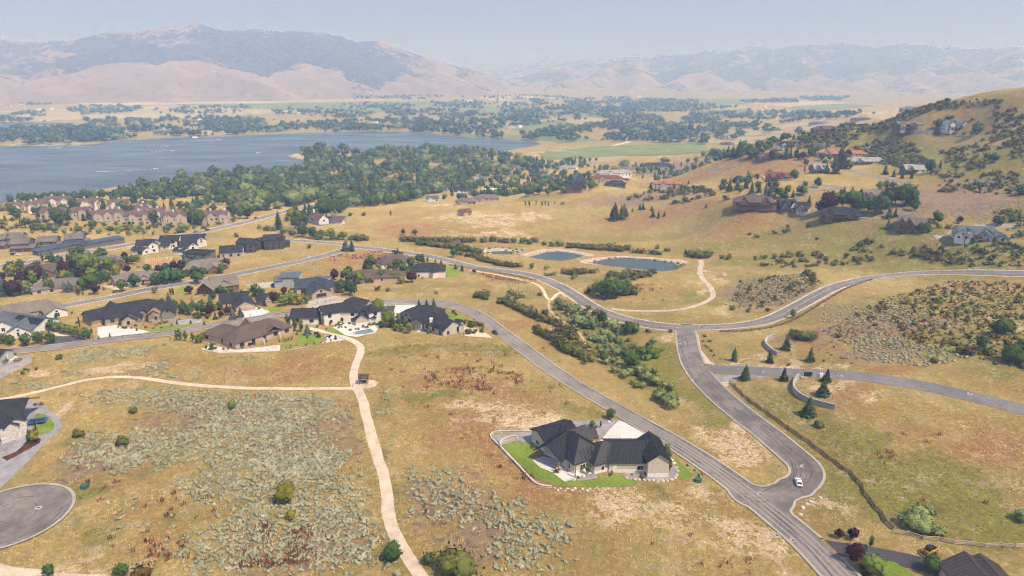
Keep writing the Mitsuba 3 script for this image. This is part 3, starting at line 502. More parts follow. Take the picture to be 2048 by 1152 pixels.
area('gravel_bed', patch([(925, 650), (952, 656), (975, 668), (985, 676), (930, 672)]), .03, 'trail_gravel', 'pale gravel bed with shrubs by the curve')
area('gravel_bed', patch([(1382, 670), (1396, 668), (1402, 700), (1420, 722), (1440, 735), (1416, 732), (1404, 715), (1394, 690)]), .03, 'trail_gravel', 'pale planted bed beside the junction')
area('gravel_bed', patch([(1400, 745), (1430, 760), (1470, 765), (1450, 775), (1436, 775)]), .03, 'trail_gravel', 'pale planted bed below the private road')
area('gravel_bed', patch([(1708, 1108), (1740, 1114), (1768, 1160), (1730, 1175), (1722, 1140)]), .035, 'bark_mulch', 'dark mulch bed with a purple tree')
area('patio', patch([(1064, 920), (1085, 913), (1115, 918), (1165, 930), (1190, 945), (1130, 964), (1105, 945), (1080, 935)]), .06, 'white_concrete', 'white concrete patio of the black roofed house')
area('patio', patch([(665, 655), (700, 645), (740, 643), (760, 650), (752, 664), (715, 674), (690, 671), (682, 664)]), .055, 'white_concrete', 'white poolside terrace of the cream house')
area('patio', patch([(822, 645), (850, 648), (880, 663), (865, 668), (835, 664)]), .055, 'white_concrete', 'white patio behind the dark roofed house')
area('patio', patch([(-20, 730), (-20, 705), (18, 706), (40, 716), (10, 728)]), .05, 'white_concrete', 'pale patio with the hot tub')
# stone banks of the ponds
for (poly, zw), out, lab in zip(ponds, (6.0, 5.5, 5.5), ('of the largest pond', 'of the middle pond', 'of the smallest pond')):
    cx, cy = poly.centroid.coords[0]
    far_side = Polygon([(cx - 200, cy - 2), (cx + 200, cy - 2), (cx + 200, cy + 200), (cx - 200, cy + 200)])
    ring = wavy(poly.buffer(out + 1.5), .8, 3, 4).difference(poly.buffer(.9)).intersection(far_side)
    area('stone_bank', ring, .05, 'pale_gravel', 'pale riprap bank ' + lab, edge=2.5)
# hay fields of the valley floor
mat('hay_green', speck((.13, .165, .065), .25, .05, .008), 1.0, 0.0); mat('hay_tan', speck((.265, .235, .135), .2, .05, .008), 1.0, 0.0); mat('hay_pale', speck((.33, .28, .175), .2, .05, .008), 1.0, 0.0)
mat('marsh_green', speck((.13, .16, .08), .4, .06, .01), 1.0, 0.0)
FIELDS = [([(1070, 303), (1200, 292), (1400, 285), (1460, 300), (1250, 312), (1090, 322)], 'g'), ([(980, 330), (1060, 322), (1250, 312), (1230, 322), (1060, 340)], 't'), ([(1000, 318), (1075, 303), (1190, 292), (1150, 300)], 't'), ([(860, 268), (1000, 270), (1150, 272), (1200, 280), (1100, 290), (1000, 281), (930, 276)], 'm'), ([(1240, 282), (1400, 276), (1560, 270), (1600, 262), (1500, 290), (1400, 284)], 't'),
          ([(0, 222), (300, 212), (520, 213), (620, 222), (400, 235), (100, 240)], 't'), ([(330, 208), (700, 205), (900, 212), (720, 228), (560, 220)], 'g'), ([(100, 206), (400, 203), (600, 203), (500, 209), (200, 210)], 'p'), ([(700, 203), (900, 203), (980, 210), (900, 216)], 'g'), ([(880, 214), (1050, 212), (1150, 222), (1000, 232), (900, 225)], 'g'),
          ([(1080, 240), (1200, 234), (1300, 238), (1250, 247), (1100, 250)], 't'), ([(1040, 246), (1120, 240), (1160, 250), (1080, 262), (1020, 262)], 'g'), ([(1100, 226), (1250, 222), (1350, 230), (1200, 236)], 'g'), ([(1390, 222), (1500, 218), (1520, 232), (1440, 238), (1380, 232)], 'g'), ([(1330, 200), (1500, 197), (1560, 205), (1420, 212)], 'g'), ([(1480, 205), (1640, 200), (1700, 206), (1580, 214)], 'p'),
          ([(1560, 214), (1690, 207), (1760, 212), (1640, 222)], 'g'), ([(1460, 262), (1560, 250), (1640, 240), (1700, 246), (1600, 262), (1500, 272)], 't'), ([(1700, 235), (1800, 216), (1890, 212), (1860, 226), (1760, 240)], 'p'), ([(0, 290), (60, 285), (170, 284), (160, 290), (60, 292)], 't'), ([(350, 262), (480, 258), (500, 268), (380, 272)], 't'), ([(1600, 270), (1680, 258), (1720, 255), (1640, 285), (1560, 290)], 'g'),
          ([(570, 312), (600, 306), (628, 312), (615, 320)], 'p'), ([(-60, 232), (80, 226), (150, 230), (90, 244), (-60, 244)], 't'), ([(950, 195), (1060, 190), (1120, 196), (1000, 202)], 'p'), ([(480, 200), (700, 198), (860, 200), (640, 204)], 't'), ([(1240, 205), (1380, 202), (1400, 210), (1270, 214)], 'g'), ([(1240, 250), (1330, 246), (1360, 255), (1260, 262)], 'g')]
for px, k in FIELDS:
    area('hay_field', wavy(patch(px), 6, 30, 2), .25, dict(g='hay_green', t='hay_tan', p='hay_pale', m='marsh_green')[k], dict(g='green irrigated hay field on the valley floor', t='mown tan hay field on the valley floor', p='pale stubble field on the valley floor', m='marshy green shore of the reservoir')[k], edge=60)
def tube_mesh(pts, rad, sides=5):
    p = np.asarray(pts, float); V = []
    a = np.arange(sides) * 2 * np.pi / sides
    for q, r_ in zip(p, rad): V.append(np.c_[q[0] + r_ * np.cos(a), q[1] + r_ * np.sin(a), q[2] + 0 * a])
    n = len(p); F = []
    for i in range(n - 1):
        for j in range(sides):
            k = (j + 1) % sides; F += [[i * sides + j, i * sides + k, (i + 1) * sides + k], [i * sides + j, (i + 1) * sides + k, (i + 1) * sides + j]]
    return np.vstack(V), np.array(F)
def join(ms):
    V, F, at = [], [], 0
    for v, f in ms: V.append(v); F.append(np.asarray(f) + at); at += len(v)
    return np.vstack(V), np.vstack(F)
# ------------------------------------------------------------------ houses
def wall_mat(key, c, board=0.0, amp=.1):
    def f(p, n, uv):
        a = noise(p.x * 1.5, p.y * 1.5, p.z * 1.5); b = noise(p.x * 7, p.y * 7, p.z * 7)
        k = 1 + amp * (a - .5) + amp * (b - .5)
        if board: k = k * dr.select(dr.abs(p.z / board - dr.floor(p.z / board) - .5) > .44, .72, 1.0)
        return mi.Color3f(*c) * k
    mat(key, proc(f), .85, .2)
def stone_mat(key, c1, c2):
    def f(p, n, uv):
        s = dr.select(dr.abs(n.x) > dr.abs(n.y), p.y, p.x)
        row = dr.floor(p.z / .28); r = cell_rand(dr.floor(s / .55 + row * .37), row, 5)
        return mix(c1, c2, r) * (.85 + .3 * noise(p.x * 6, p.y * 6, p.z * 6))
    mat(key, proc(f), .95, .1)
def shingle_mat(key, c):
    def f(p, n, uv):
        row = dr.floor(p.z / .17); r = cell_rand(dr.floor((p.x + p.y) / .33), row, 1); b = noise(p.x * .4, p.y * .4, 2.0)
        return mi.Color3f(*c) * (.72 + .34 * r + .28 * b)
    mat(key, proc(f), .9, .15)
for k, c, b in (('tan', (.50, .41, .32), .25), ('cream', (.70, .66, .60), 0), ('white', (.74, .75, .76), .2), ('grey', (.42, .41, .39), .2), ('olive', (.26, .235, .19), .22), ('dark', (.085, .08, .08), .22), ('brown', (.19, .12, .08), .25), ('buff', (.47, .41, .335), 0), ('red', (.30, .14, .09), .25), ('blue_grey', (.36, .40, .43), .2), ('slate', (.16, .165, .17), .2), ('beige', (.50, .47, .42), .2), ('pale_blue', (.60, .66, .70), .2)):
    wall_mat('wall_' + k, c, b)
stone_mat('stone_white', (.70, .68, .65), (.42, .40, .38)); stone_mat('stone_tan', (.52, .42, .34), (.34, .27, .22)); stone_mat('stone_pale', (.74, .73, .71), (.62, .61, .59))
for k, c in (('charcoal', (.034, .037, .045)), ('black', (.022, .023, .026)), ('brown', (.115, .088, .078)), ('grey', (.155, .145, .135)), ('taupe', (.19, .17, .15)), ('maroon', (.14, .092, .085)), ('terracotta', (.33, .16, .095)), ('slate_blue', (.10, .12, .145)), ('rust', (.16, .075, .055)), ('light_grey', (.30, .30, .30)), ('white', (.7, .68, .64))): shingle_mat('roof_' + k, c)
mat('metal_black', speck((.017, .020, .027), .15, .6, .1), .42, .5); mat('metal_blue', speck((.045, .060, .080), .2, .6, .1), .4, .5); mat('metal_brown', speck((.062, .056, .056), .2, .6, .1), .45, .5)
mat('glass_dark', (.02, .025, .03), .06, .6); mat('frame_white', (.7, .7, .68), .6, .3); mat('frame_black', (.03, .03, .03), .6, .3)
mat('timber', speck((.30, .16, .075), .3, 4.0, .5), .8, .2); mat('dark_timber', speck((.07, .05, .04), .3, 4.0, .5), .8, .2); mat('garage_brown', (.10, .065, .05), .6, .3); mat('garage_black', (.03, .03, .033), .5, .4); mat('garage_white', (.68, .68, .66), .6, .3); mat('garage_tan', (.40, .31, .23), .6, .3)
mat('solar_glass', (.008, .010, .018), .12, .6); mat('steel', (.5, .5, .5), .4, .5)

def quadbox(o, ex, ey, ez):
    """box from corner o with edge vectors"""
    o, ex, ey, ez = (np.asarray(a, float) for a in (o, ex, ey, ez)); v = np.array([o + i * ex + j * ey + k * ez for k in (0, 1) for j in (0, 1) for i in (0, 1)])
    f = np.array([[0, 2, 3], [0, 3, 1], [4, 5, 7], [4, 7, 6], [0, 1, 5], [0, 5, 4], [2, 6, 7], [2, 7, 3], [0, 4, 6], [0, 6, 2], [1, 3, 7], [1, 7, 5]])
    return (v, f if np.dot(np.cross(ex, ey), ez) > 0 else f[:, ::-1])
class Wing:
    """a block under a gable (g), hip (h), mono slope (s) or flat (f) roof; the ridge runs from a to b"""
    def __init__(s, a, b, zb, w, ze, zr, kind, open_a=0, open_b=0, over=.55):
        a, b = np.asarray(a, float), np.asarray(b, float); s.u = (b - a) / max(np.linalg.norm(b - a), 1e-6); s.n = np.array([-s.u[1], s.u[0]])
        ext = w / 2 if kind == 'h' else 0
        s.a, s.b = a - s.u * ext, b + s.u * ext; s.L = np.linalg.norm(s.b - s.a); s.w, s.ze, s.zr, s.zb, s.kind, s.over, s.oa, s.ob = w, ze, zr, zb, kind, over, open_a, open_b
    def pt(s, x, y, z): return np.r_[s.a + s.u * x + s.n * y, s.zb + z]
    def v3(s, x, y, z): return np.r_[s.u * x + s.n * y, z]
    def inside(s, p, m=.1):
        q = p[:2] - s.a; x, y = q @ s.u, q @ s.n; return s.oa + m < x < s.L - s.ob - m and abs(y) < s.w / 2 - m
    def walls(s):
        x0, x1, h = s.oa, s.L - s.ob, s.w / 2
        ms = [quadbox(s.pt(x0, -h, -2.5), s.v3(x1 - x0, 0, 0), s.v3(0, 2 * h, 0), s.v3(0, 0, s.ze + 2.5))]
        if s.kind == 'g':
            r = s.zr - .12; V = [s.pt(x0, -h, s.ze), s.pt(x0, h, s.ze), s.pt(x0, 0, r), s.pt(x1, -h, s.ze), s.pt(x1, h, s.ze), s.pt(x1, 0, r)]
            ms.append((np.array(V), np.array([[0, 2, 1], [3, 4, 5], [0, 3, 5], [0, 5, 2], [1, 2, 5], [1, 5, 4]])))
        if s.kind == 's':
            V = [s.pt(x0, -h, s.ze), s.pt(x0, h, s.ze), s.pt(x0, h, s.zr - .1), s.pt(x1, -h, s.ze), s.pt(x1, h, s.ze), s.pt(x1, h, s.zr - .1)]
            ms.append((np.array(V), np.array([[0, 2, 1], [3, 4, 5], [0, 3, 5], [0, 5, 2], [1, 2, 5], [1, 5, 4]])))
        return join(ms)
    def roof(s):
        o, t = s.over, .22
        h = s.w / 2 + o; k = (s.zr - s.ze) / (s.w / 2); ze = s.ze - k * o
        if s.kind == 'g':
            return join([quadbox(s.pt(-o, sg * h, ze), s.v3(s.L + 2 * o, 0, 0), s.v3(0, -sg * h, s.zr - ze), s.v3(0, 0, t)) for sg in (1, -1)])
        if s.kind == 'h':
            lo = [(-o, -h), (s.L + o, -h), (s.L + o, h), (-o, h)]; V = [s.pt(x, y, ze) for x, y in lo] + [s.pt(x, y, ze + t) for x, y in lo] + [s.pt(s.w / 2, 0, s.zr + t), s.pt(s.L - s.w / 2, 0, s.zr + t)]
            F = [[0, 2, 1], [0, 3, 2]] + [[i, (i + 1) % 4, 4 + (i + 1) % 4] for i in range(4)] + [[i, 4 + (i + 1) % 4, 4 + i] for i in range(4)] + [[4, 5, 9], [4, 9, 8], [6, 7, 8], [6, 8, 9], [5, 6, 9], [7, 4, 8]]
            return np.array(V), np.array(F)
        if s.kind == 's':
            k2 = (s.zr - s.ze) / s.w; return quadbox(s.pt(-o, -h, s.ze - k2 * o), s.v3(s.L + 2 * o, 0, 0), s.v3(0, 2 * h, s.zr - s.ze + 2 * k2 * o), s.v3(0, 0, t))
        return quadbox(s.pt(-o, -h, s.ze), s.v3(s.L + 2 * o, 0, 0), s.v3(0, 2 * h, 0), s.v3(0, 0, .35))
    def seams(s, step=.85):
        """standing seams of a metal roof, running down the slopes"""
        o, t, ms = s.over, .22, []; h = s.w / 2 + o; k = (s.zr - s.ze) / (s.w / 2); ze = s.ze - k * o
        def rib(p, q):
            d = q - p; e = np.cross(d, [0, 0, 1.0]); e = e / (np.linalg.norm(e) + 1e-9) * .09
            ms.append(quadbox(p - e, 2 * e, d, np.array([0, 0, .14])))
        if s.kind == 's':
            for x in np.arange(-o + .3, s.L + o, step): rib(s.pt(x, -h, s.ze - (s.zr - s.ze) / s.w * o + t), s.pt(x, h, s.zr + (s.zr - s.ze) / s.w * o + t))
        else:
            for x in np.arange(-o + .3, s.L + o, step):
                m = 0 if s.kind == 'g' else max(0, s.w / 2 - x, x - (s.L - s.w / 2))
                if h - m > .5:
                    for sg in (1, -1): rib(s.pt(x, sg * h, ze + t), s.pt(x, sg * m, s.zr - m * k + t))
            if s.kind == 'h':
                for y in np.arange(-h + .4, h, step):
                    rib(s.pt(-o, y, ze + t), s.pt(abs(y) * (s.w / 2) / (s.w / 2), y, s.zr - abs(y) * k + t)); rib(s.pt(s.L + o, y, ze + t), s.pt(s.L - abs(y), y, s.zr - abs(y) * k + t))
        return join(ms)
    def sides(s):
        """(corner, direction, length, outward normal) of the four walls"""
        x0, x1, h = s.oa, s.L - s.ob, s.w / 2
        return [(s.pt(x0, -h, 0), s.u, x1 - x0, -s.n), (s.pt(x1, h, 0), -s.u, x1 - x0, s.n), (s.pt(x1, -h, 0), s.n, s.w, s.u), (s.pt(x0, h, 0), -s.n, s.w, -s.u)]
def opening(c, d, n, w, h, m_pane, m_frame, parent, detail, name='window'):
    """a framed pane set on a wall: c the middle of its foot, d along the wall, n outward"""
    d3, n3 = np.r_[d, 0], np.r_[n, 0]; z = np.array([0, 0, 1.0]); t = .12 if detail else .08
    if not detail:
        return obj(name, quadbox(c - d3 * w / 2, d3 * w, n3 * .06, z * h), m_pane, parent)
    f = join([quadbox(c - d3 * (w / 2 + t), d3 * t, n3 * .1, z * h), quadbox(c + d3 * w / 2, d3 * t, n3 * .1, z * h), quadbox(c - d3 * (w / 2 + t) - z * t, d3 * (w + 2 * t), n3 * .13, z * t), quadbox(c - d3 * (w / 2 + t) + z * h, d3 * (w + 2 * t), n3 * .13, z * t)] + ([quadbox(c - d3 * .03, d3 * .06, n3 * .09, z * h)] if w > 1.1 and name == 'window' else []))
    k = obj(name, f, m_frame, parent)
    obj('pane' if name == 'window' else 'panel', quadbox(c - d3 * w / 2, d3 * w, n3 * .05, z * h), m_pane, k)
    return k
FEET = []
def house(name, label, cat, off, sc, wings, wall, roof, wins=1.0, frame='frame_white', base=None, doors=(), posts=(), chim=(), metal=False, anchor=None, group=None, seed=0, fronts=(), blank=(), z0=None):
    """wings: (u1, v1, u2, v2, ridge height, width, eave height, kind[, open a, open b]) with the ridge's ends where the photograph shows them, in an enlargement's pixels"""
    q = lambda x, y: (off[0] + x / sc, off[1] + y / sc)
    w0 = wings[0]; mu, mv = q((w0[0] + w0[2]) / 2, (w0[1] + w0[3]) / 2)
    z = z0
    if z is None:
        p = P(mu, mv)
        for _ in range(6): p = flat(mu, mv, z1(*p[:2]) + w0[4]) if anchor is None else P(*q(*anchor))
        z = z1(*p[:2])
    r = np.random.default_rng(seed + abs(int(w0[0]))); k = thing(name, label, cat, group); W = []
    home = P(*q(*anchor)); low = (CAM[2] - home[2]) / np.linalg.norm(home - CAM) < .125
    for w in wings:
        a, b = flat(*q(w[0], w[1]), z + w[4])[:2], flat(*q(w[2], w[3]), z + w[4])[:2]
        if low:   # seen almost edge on: the block stands at its foot's distance, a front gable runs back from there
            across = lambda x: np.array([(q(x, 0)[0] - 1024) / FL * np.dot(home - CAM, FWD), 0])
            front = abs(w[2] - w[0]) < 22; d0 = home[1] + (1.5 if front else 5.5)
            a, b = across(w[0]) + [0, d0 if front else d0 + .3], across(w[2]) + [0, d0 + 5 if front else d0 - .3]
        W.append(Wing(a, b, z, w[5], w[6], w[4], w[7], *(w[8:10] if len(w) > 8 else ())))
    for t in fronts:   # gables looking forward from the first wing's slope
        w_ = W[0]; c_ = w_.a + w_.u * w_.L * t; nn = w_.n if w_.n[1] < 0 else -w_.n; W.append(Wing(c_ + nn * (w_.w / 2 + 1.4), c_, z, w_.w * .42, w_.ze, w_.ze + (w_.zr - w_.ze) * .85, 'g'))
    mid = np.array([*np.mean([(w.a + w.b) / 2 for w in W], 0), z]); s = pxm(mid); detail = s > 3.6
    for i, w in enumerate(W):
        wm = wall if isinstance(wall, str) else wall[i % len(wall)]
        wk = obj('wall', w.walls(), wm, k)
        rm = roof if isinstance(roof, str) else roof[i % len(roof)]
        rk = obj('roof', w.roof(), rm, k)
        if metal and s > 3: obj('standing_seam', w.seams(), rm, rk, kind='stuff', label='raised seams running down the metal roof')
        if detail and w.kind in 'gh':
            e = [w.pt(w.w / 2 if w.kind == 'h' else -w.over, -.14, w.zr + .17), w.v3(w.L - (w.w if w.kind == 'h' else -2 * w.over), 0, 0), w.v3(0, .28, 0), np.array([0, 0, .1])]
            obj('ridge_cap', quadbox(*e), rm, rk)
        FEET.append(Polygon([w.pt(-1, -w.w / 2 - 1, 0)[:2], w.pt(w.L + 1, -w.w / 2 - 1, 0)[:2], w.pt(w.L + 1, w.w / 2 + 1, 0)[:2], w.pt(-1, w.w / 2 + 1, 0)[:2]]))
        if base and s > 1.6:
            o = .05; x0, x1 = w.oa - o, w.L - w.ob + o; obj('stone_base', quadbox(w.pt(x0, -w.w / 2 - o, -2.4), w.v3(x1 - x0, 0, 0), w.v3(0, w.w + 2 * o, 0), np.array([0, 0, 3.4])), base, k)
        # windows on the walls that show
        taken = [(d[0], d[1]) for d in doors]
        for j, (c, d, L, n) in enumerate(w.sides()):
            toward = -(n @ (mid[:2] / np.linalg.norm(mid[:2])))
            if toward < -.15 or wins <= 0 or i in blank: continue
            step = 3.4 / wins; ns = int((L - .8) / step)
            for fl in range(2 if w.ze > 4.9 else 1):
                for m in range(ns):
                    t = (m + .5) * L / ns + r.uniform(-.3, .3); p = c + np.r_[d * t, 0]
                    if any(o is not w and o.inside(p + np.r_[n * .4, 0], -.1) for o in W): continue
                    if any(i == dd[0] and j == dd[5] and abs(t - dd[1] * L) < dd[2] / 2 + 1.0 and fl == 0 for dd in doors): continue
                    if r.random() < .12: continue
                    hw = r.choice([.9, 1.3, 1.7]); hh = r.choice([1.2, 1.5]) if fl else r.choice([1.3, 1.6, 1.9])
                    opening(p + [0, 0, (.85 if fl == 0 else 3.7)], d, n, hw, hh, 'glass_dark', frame, k, detail)
            if w.kind == 'g' and j > 1 and w.zr - w.ze > 2.0 and r.random() < .6 and not any(o is not w and o.inside(c + np.r_[d * L / 2 + n * .4, 0], -.1) for o in W):
                opening(c + np.r_[d * L / 2, w.ze + .1], d, n, 1.0, .9, 'glass_dark', frame, k, detail)
    for (i, t, dw, dh, m, j) in doors:
        c, d, L, n = W[i].sides()[j]; opening(c + np.r_[d * L * t, 0.02], d, n, dw, dh, m, frame if detail else m, k, detail, 'garage_door' if dw > 1.6 else 'door')
    for (x, y, h, m) in posts:
        p = P(*q(x, y)); zz = z1(*p[:2]); obj('porch_post', quadbox(p - [.16, .16, p[2] - zz + .3], [.32, 0, 0], [0, .32, 0], [0, 0, h + .3]), m, k)
    for (x, y, h, m) in chim:
        p = flat(*q(x, y), z + h)[:2]; obj('chimney', join([quadbox(np.r_[p - .6, z + h - 3], [1.2, 0, 0], [0, 1.2, 0], [0, 0, 3]), quadbox(np.r_[p - .75, z + h], [1.5, 0, 0], [0, 1.5, 0], [0, 0, .2])]), m, k)
    return k, W, z
HZ1, HZ2, HZ3, HZ4, HZ5 = (1060, 830), (420, 620), (560, 580), (790, 590), (150, 590)
kH1, W1, zH1 = house('ranch_house', 'modern ranch house with black standing seam metal roofs beside a curved lawn', 'house', HZ1, 6.827,
    [(1050, 357, 1610, 357, 6.3, 12.2, 3.4, 'g'), (1768, 532, 1625, 240, 7.0, 5.8, 5.0, 'g'), (985, 372, 1042, 360, 6.5, 9.6, 3.4, 'h'), (672, 312, 560, 228, 7.4, 10.5, 3.7, 'h'), (245, 402, 520, 222, 6.9, 8.6, 3.6, 'g', 4.2, 0), (110, 215, 540, 92, 5.4, 7.2, 4.1, 'g'), (545, 205, 735, 148, 6.4, 7.0, 3.7, 'g'), (772, 190, 868, 176, 5.0, 5.0, 3.4, 'g', 0, 2.0)],
    'wall_beige', 'metal_black', .8, base='stone_pale', metal=True, anchor=(1200, 760), blank=(1,), posts=[(118, 582, 3.3, 'timber'), (390, 795, 3.4, 'timber'), (480, 765, 3.4, 'timber'), (615, 856, 3.5, 'timber'), (912, 395, 3.2, 'timber')],
    doors=[(0, .13, 1.0, 2.2, 'garage_white', 0)])
house('ranch_house', 'brown hip roofed brick house with a covered deck behind it', 'house', HZ2, 6.827, [(420, 228, 790, 118, 6.6, 14, 3.0, 'h'), (170, 188, 380, 230, 6.2, 12, 3.0, 'h'), (862, 222, 700, 165, 5.4, 7.0, 3.0, 'g', 3.2, 0), (490, 122, 520, 165, 6.0, 6, 3.0, 'g')], 'wall_tan', 'roof_brown', .7, base='stone_tan', frame='frame_black', anchor=(520, 470), posts=[(745, 478, 3.0, 'frame_white'), (960, 385, 3.0, 'frame_white')])
house('two_storey_house', 'cream two storey house with charcoal roofs beside a swimming pool', 'house', HZ3, 8.533, [(690, 280, 1085, 215, 8.0, 9.5, 5.6, 'g'), (1185, 185, 1250, 115, 9.0, 11, 5.6, 'h'), (215, 322, 690, 318, 5.6, 10.5, 3.1, 'g'), (1385, 418, 1345, 350, 5.0, 5.0, 3.0, 'g'), (1410, 372, 1520, 372, 4.6, 6.5, 2.9, 'h'), (1545, 245, 1572, 262, 7.6, 6, 5.6, 'h'), (375, 305, 385, 330, 5.2, 3.5, 3.4, 'g'), (560, 300, 565, 325, 5.2, 3.5, 3.4, 'g')], ['wall_cream', 'wall_cream', 'wall_cream', 'wall_buff', 'wall_cream', 'wall_white'], 'roof_charcoal', .8, base='stone_pale', frame='frame_black', anchor=(900, 620), posts=[(1605, 545, 2.9, 'frame_black')], doors=[(2, .2, 2.8, 2.6, 'garage_black', 0)])
house('ranch_house', 'dark shingled house with a pale gable wall at the bend of the road', 'house', HZ4, 11.52, [(255, 348, 560, 245, 6.0, 9.5, 3.1, 'g'), (1335, 598, 880, 400, 6.3, 10.5, 3.1, 'g'), (600, 240, 840, 250, 6.2, 10, 3.1, 'h'), (508, 525, 690, 455, 4.7, 4.4, 3.0, 'g'), (1100, 362, 1000, 420, 5.4, 5, 3.1, 'g'), (1000, 668, 1060, 600, 4.6, 4.0, 3.0, 'g'), (1525, 580, 1410, 560, 5.2, 5, 3.1, 'g')], ['wall_grey', 'wall_beige'], 'roof_charcoal', .8, frame='frame_black', anchor=(1300, 890), chim=[(830, 545, 5.4, 'stone_pale')], posts=[(620, 745, 3.0, 'frame_white')])
kH5, W5, zH5 = house('ranch_house', 'large grey gabled house with tan stone fronts and brown garage doors', 'house', HZ5, 9.31, [(190, 312, 640, 208, 6.0, 10.5, 3.3, 'g'), (790, 168, 1370, 75, 7.4, 13, 3.6, 'h'), (1012, 325, 1075, 130, 6.2, 8.5, 3.2, 'g'), (985, 388, 1030, 280, 5.0, 5.8, 3.0, 'g'), (1480, 198, 1600, 70, 7.6, 7.2, 4.6, 'g'), (1702, 236, 1770, 130, 6.6, 5.0, 4.4, 'g'), (1242, 262, 1270, 165, 5.6, 3.6, 4.0, 'g'), (1450, 292, 1475, 200, 5.2, 4.6, 3.4, 'g'), (662, 115, 720, 190, 6.8, 8, 3.4, 'g')], ['wall_olive', 'wall_olive', 'wall_olive', 'stone_tan', 'stone_tan', 'wall_olive'], 'roof_charcoal', .8, base='stone_tan', frame='frame_black', anchor=(900, 620), doors=[(0, .62, 4.9, 2.5, 'garage_brown', 0), (0, .93, 2.8, 2.5, 'garage_brown', 0)], posts=[(95, 600, 5.2, 'dark_timber')])
kHS, WS, zS = house('farm_style_house', 'white board house with blue grey roof and solar panels', 'house', A4, 3.84, [(25, 932, 345, 978, 6.0, 12, 3.1, 'g'), (130, 1045, 215, 965, 5.6, 8.5, 3.1, 'g'), (15, 1008, 90, 945, 5.6, 8, 3.1, 'g')], 'wall_white', 'roof_slate_blue', .5, anchor=(250, 1110))
house('ranch_house', 'long grey roofed house behind the white house', 'house', A4, 3.84, [(0, 892, 355, 842, 6.0, 13, 3.0, 'g'), (428, 902, 372, 850, 5.4, 8.5, 3.0, 'g'), (150, 948, 175, 905, 4.6, 5, 2.9, 'g')], ['wall_grey', 'wall_white'], 'roof_taupe', .7, anchor=(300, 965))
house('ranch_house', 'brown hip roofed house between purple trees at the left', 'house', A4, 3.84, [(265, 580, 385, 562, 6.2, 13, 3.0, 'h'), (330, 570, 350, 610, 5.6, 7, 3.0, 'g')], 'wall_brown', 'roof_brown', .6, anchor=(340, 655))
house('ranch_house', 'brown roofed house half hidden behind pale aspens', 'house', A4, 3.84, [(770, 508, 880, 502, 6.2, 12, 3.0, 'h'), (870, 520, 915, 535, 5.4, 7, 3.0, 'g')], 'wall_brown', 'roof_grey', .6, anchor=(860, 580))
house('ranch_house', 'grey roofed house behind blue spruces at the left', 'house', A4, 3.84, [(345, 695, 545, 672, 6.2, 12, 3.0, 'h'), (330, 700, 360, 690, 5.4, 7, 3.0, 'g')], 'wall_tan', 'roof_grey', .6, anchor=(420, 790))
house('ranch_house', 'olive grey roofed house with round clipped trees in front', 'house', A4, 3.84, [(970, 628, 1175, 620, 6.2, 12, 3.0, 'h'), (862, 664, 965, 645, 5.2, 9, 2.9, 'g'), (1105, 652, 1125, 625, 5.4, 6, 3.0, 'g')], 'wall_tan', 'roof_taupe', .6, base='stone_tan', anchor=(1000, 740), doors=[(1, .6, 4.5, 2.4, 'garage_brown', 0)])
house('ranch_house', 'grey brown house with a dark solar patch on its roof', 'house', A4, 3.84, [(1480, 542, 1650, 522, 6.4, 12, 3.0, 'h'), (1640, 582, 1610, 535, 5.4, 7, 3.0, 'g'), (1480, 560, 1500, 590, 5.0, 6, 3.0, 'g')], 'wall_brown', 'roof_taupe', .6, anchor=(1600, 625))
house('timber_lodge', 'timber fronted lodge with a trussed gable porch', 'house', A4, 3.84, [(1610, 672, 1810, 645, 7.6, 12, 3.4, 'g'), (1562, 716, 1610, 668, 7.0, 8.5, 3.2, 'g', 3.0, 0), (1722, 692, 1735, 650, 6.2, 8.0, 3.4, 'g')], ['wall_brown', 'wall_brown', 'wall_tan'], 'roof_taupe', .8, anchor=(1600, 800), posts=[(1470, 800, 3.2, 'timber'), (1520, 802, 3.2, 'timber'), (1590, 800, 3.2, 'timber'), (1640, 800, 3.2, 'timber')])
house('ranch_house', 'dark roofed house with stone garages and a pale drive', 'house', A4, 3.84, [(1690, 795, 1900, 778, 6.2, 12, 3.1, 'g'), (1880, 852, 1840, 790, 5.6, 9, 3.1, 'g'), (2060, 800, 2000, 790, 5.4, 7, 3.0, 'g')], ['wall_tan', 'stone_tan', 'stone_tan'], 'roof_charcoal', .6, anchor=(1800, 900), doors=[(1, .5, 5.0, 2.5, 'garage_tan', 3)])
house('farm_style_house', 'bright white two storey house with black roof, left of its twin', 'house', A4, 3.84, [(1050, 384, 1190, 376, 8.4, 10, 5.6, 'g'), (1170, 398, 1150, 376, 7.8, 6, 5.6, 'g'), (1032, 434, 1120, 442, 4.6, 6.5, 3.0, 'g')], 'wall_white', 'roof_charcoal', .8, frame='frame_black', anchor=(1110, 480), doors=[(2, .75, 3.6, 2.4, 'garage_black', 0)])
house('farm_style_house', 'bright white two storey house with black roof, right of its twin', 'house', A4, 3.84, [(1365, 394, 1505, 382, 8.4, 10, 5.6, 'g'), (1480, 405, 1460, 380, 7.8, 6, 5.6, 'g'), (1350, 440, 1430, 444, 4.6, 6.5, 3.0, 'g')], 'wall_white', 'roof_charcoal', .8, frame='frame_black', anchor=(1430, 478))
house('farm_style_house', 'cream and black roofed house behind the white twins', 'house', A4, 3.84, [(1235, 350, 1380, 346, 8.4, 10, 5.6, 'g'), (1245, 402, 1310, 404, 4.6, 6.5, 3.0, 'g')], 'wall_cream', 'roof_charcoal', .8, frame='frame_black', anchor=(1280, 445))
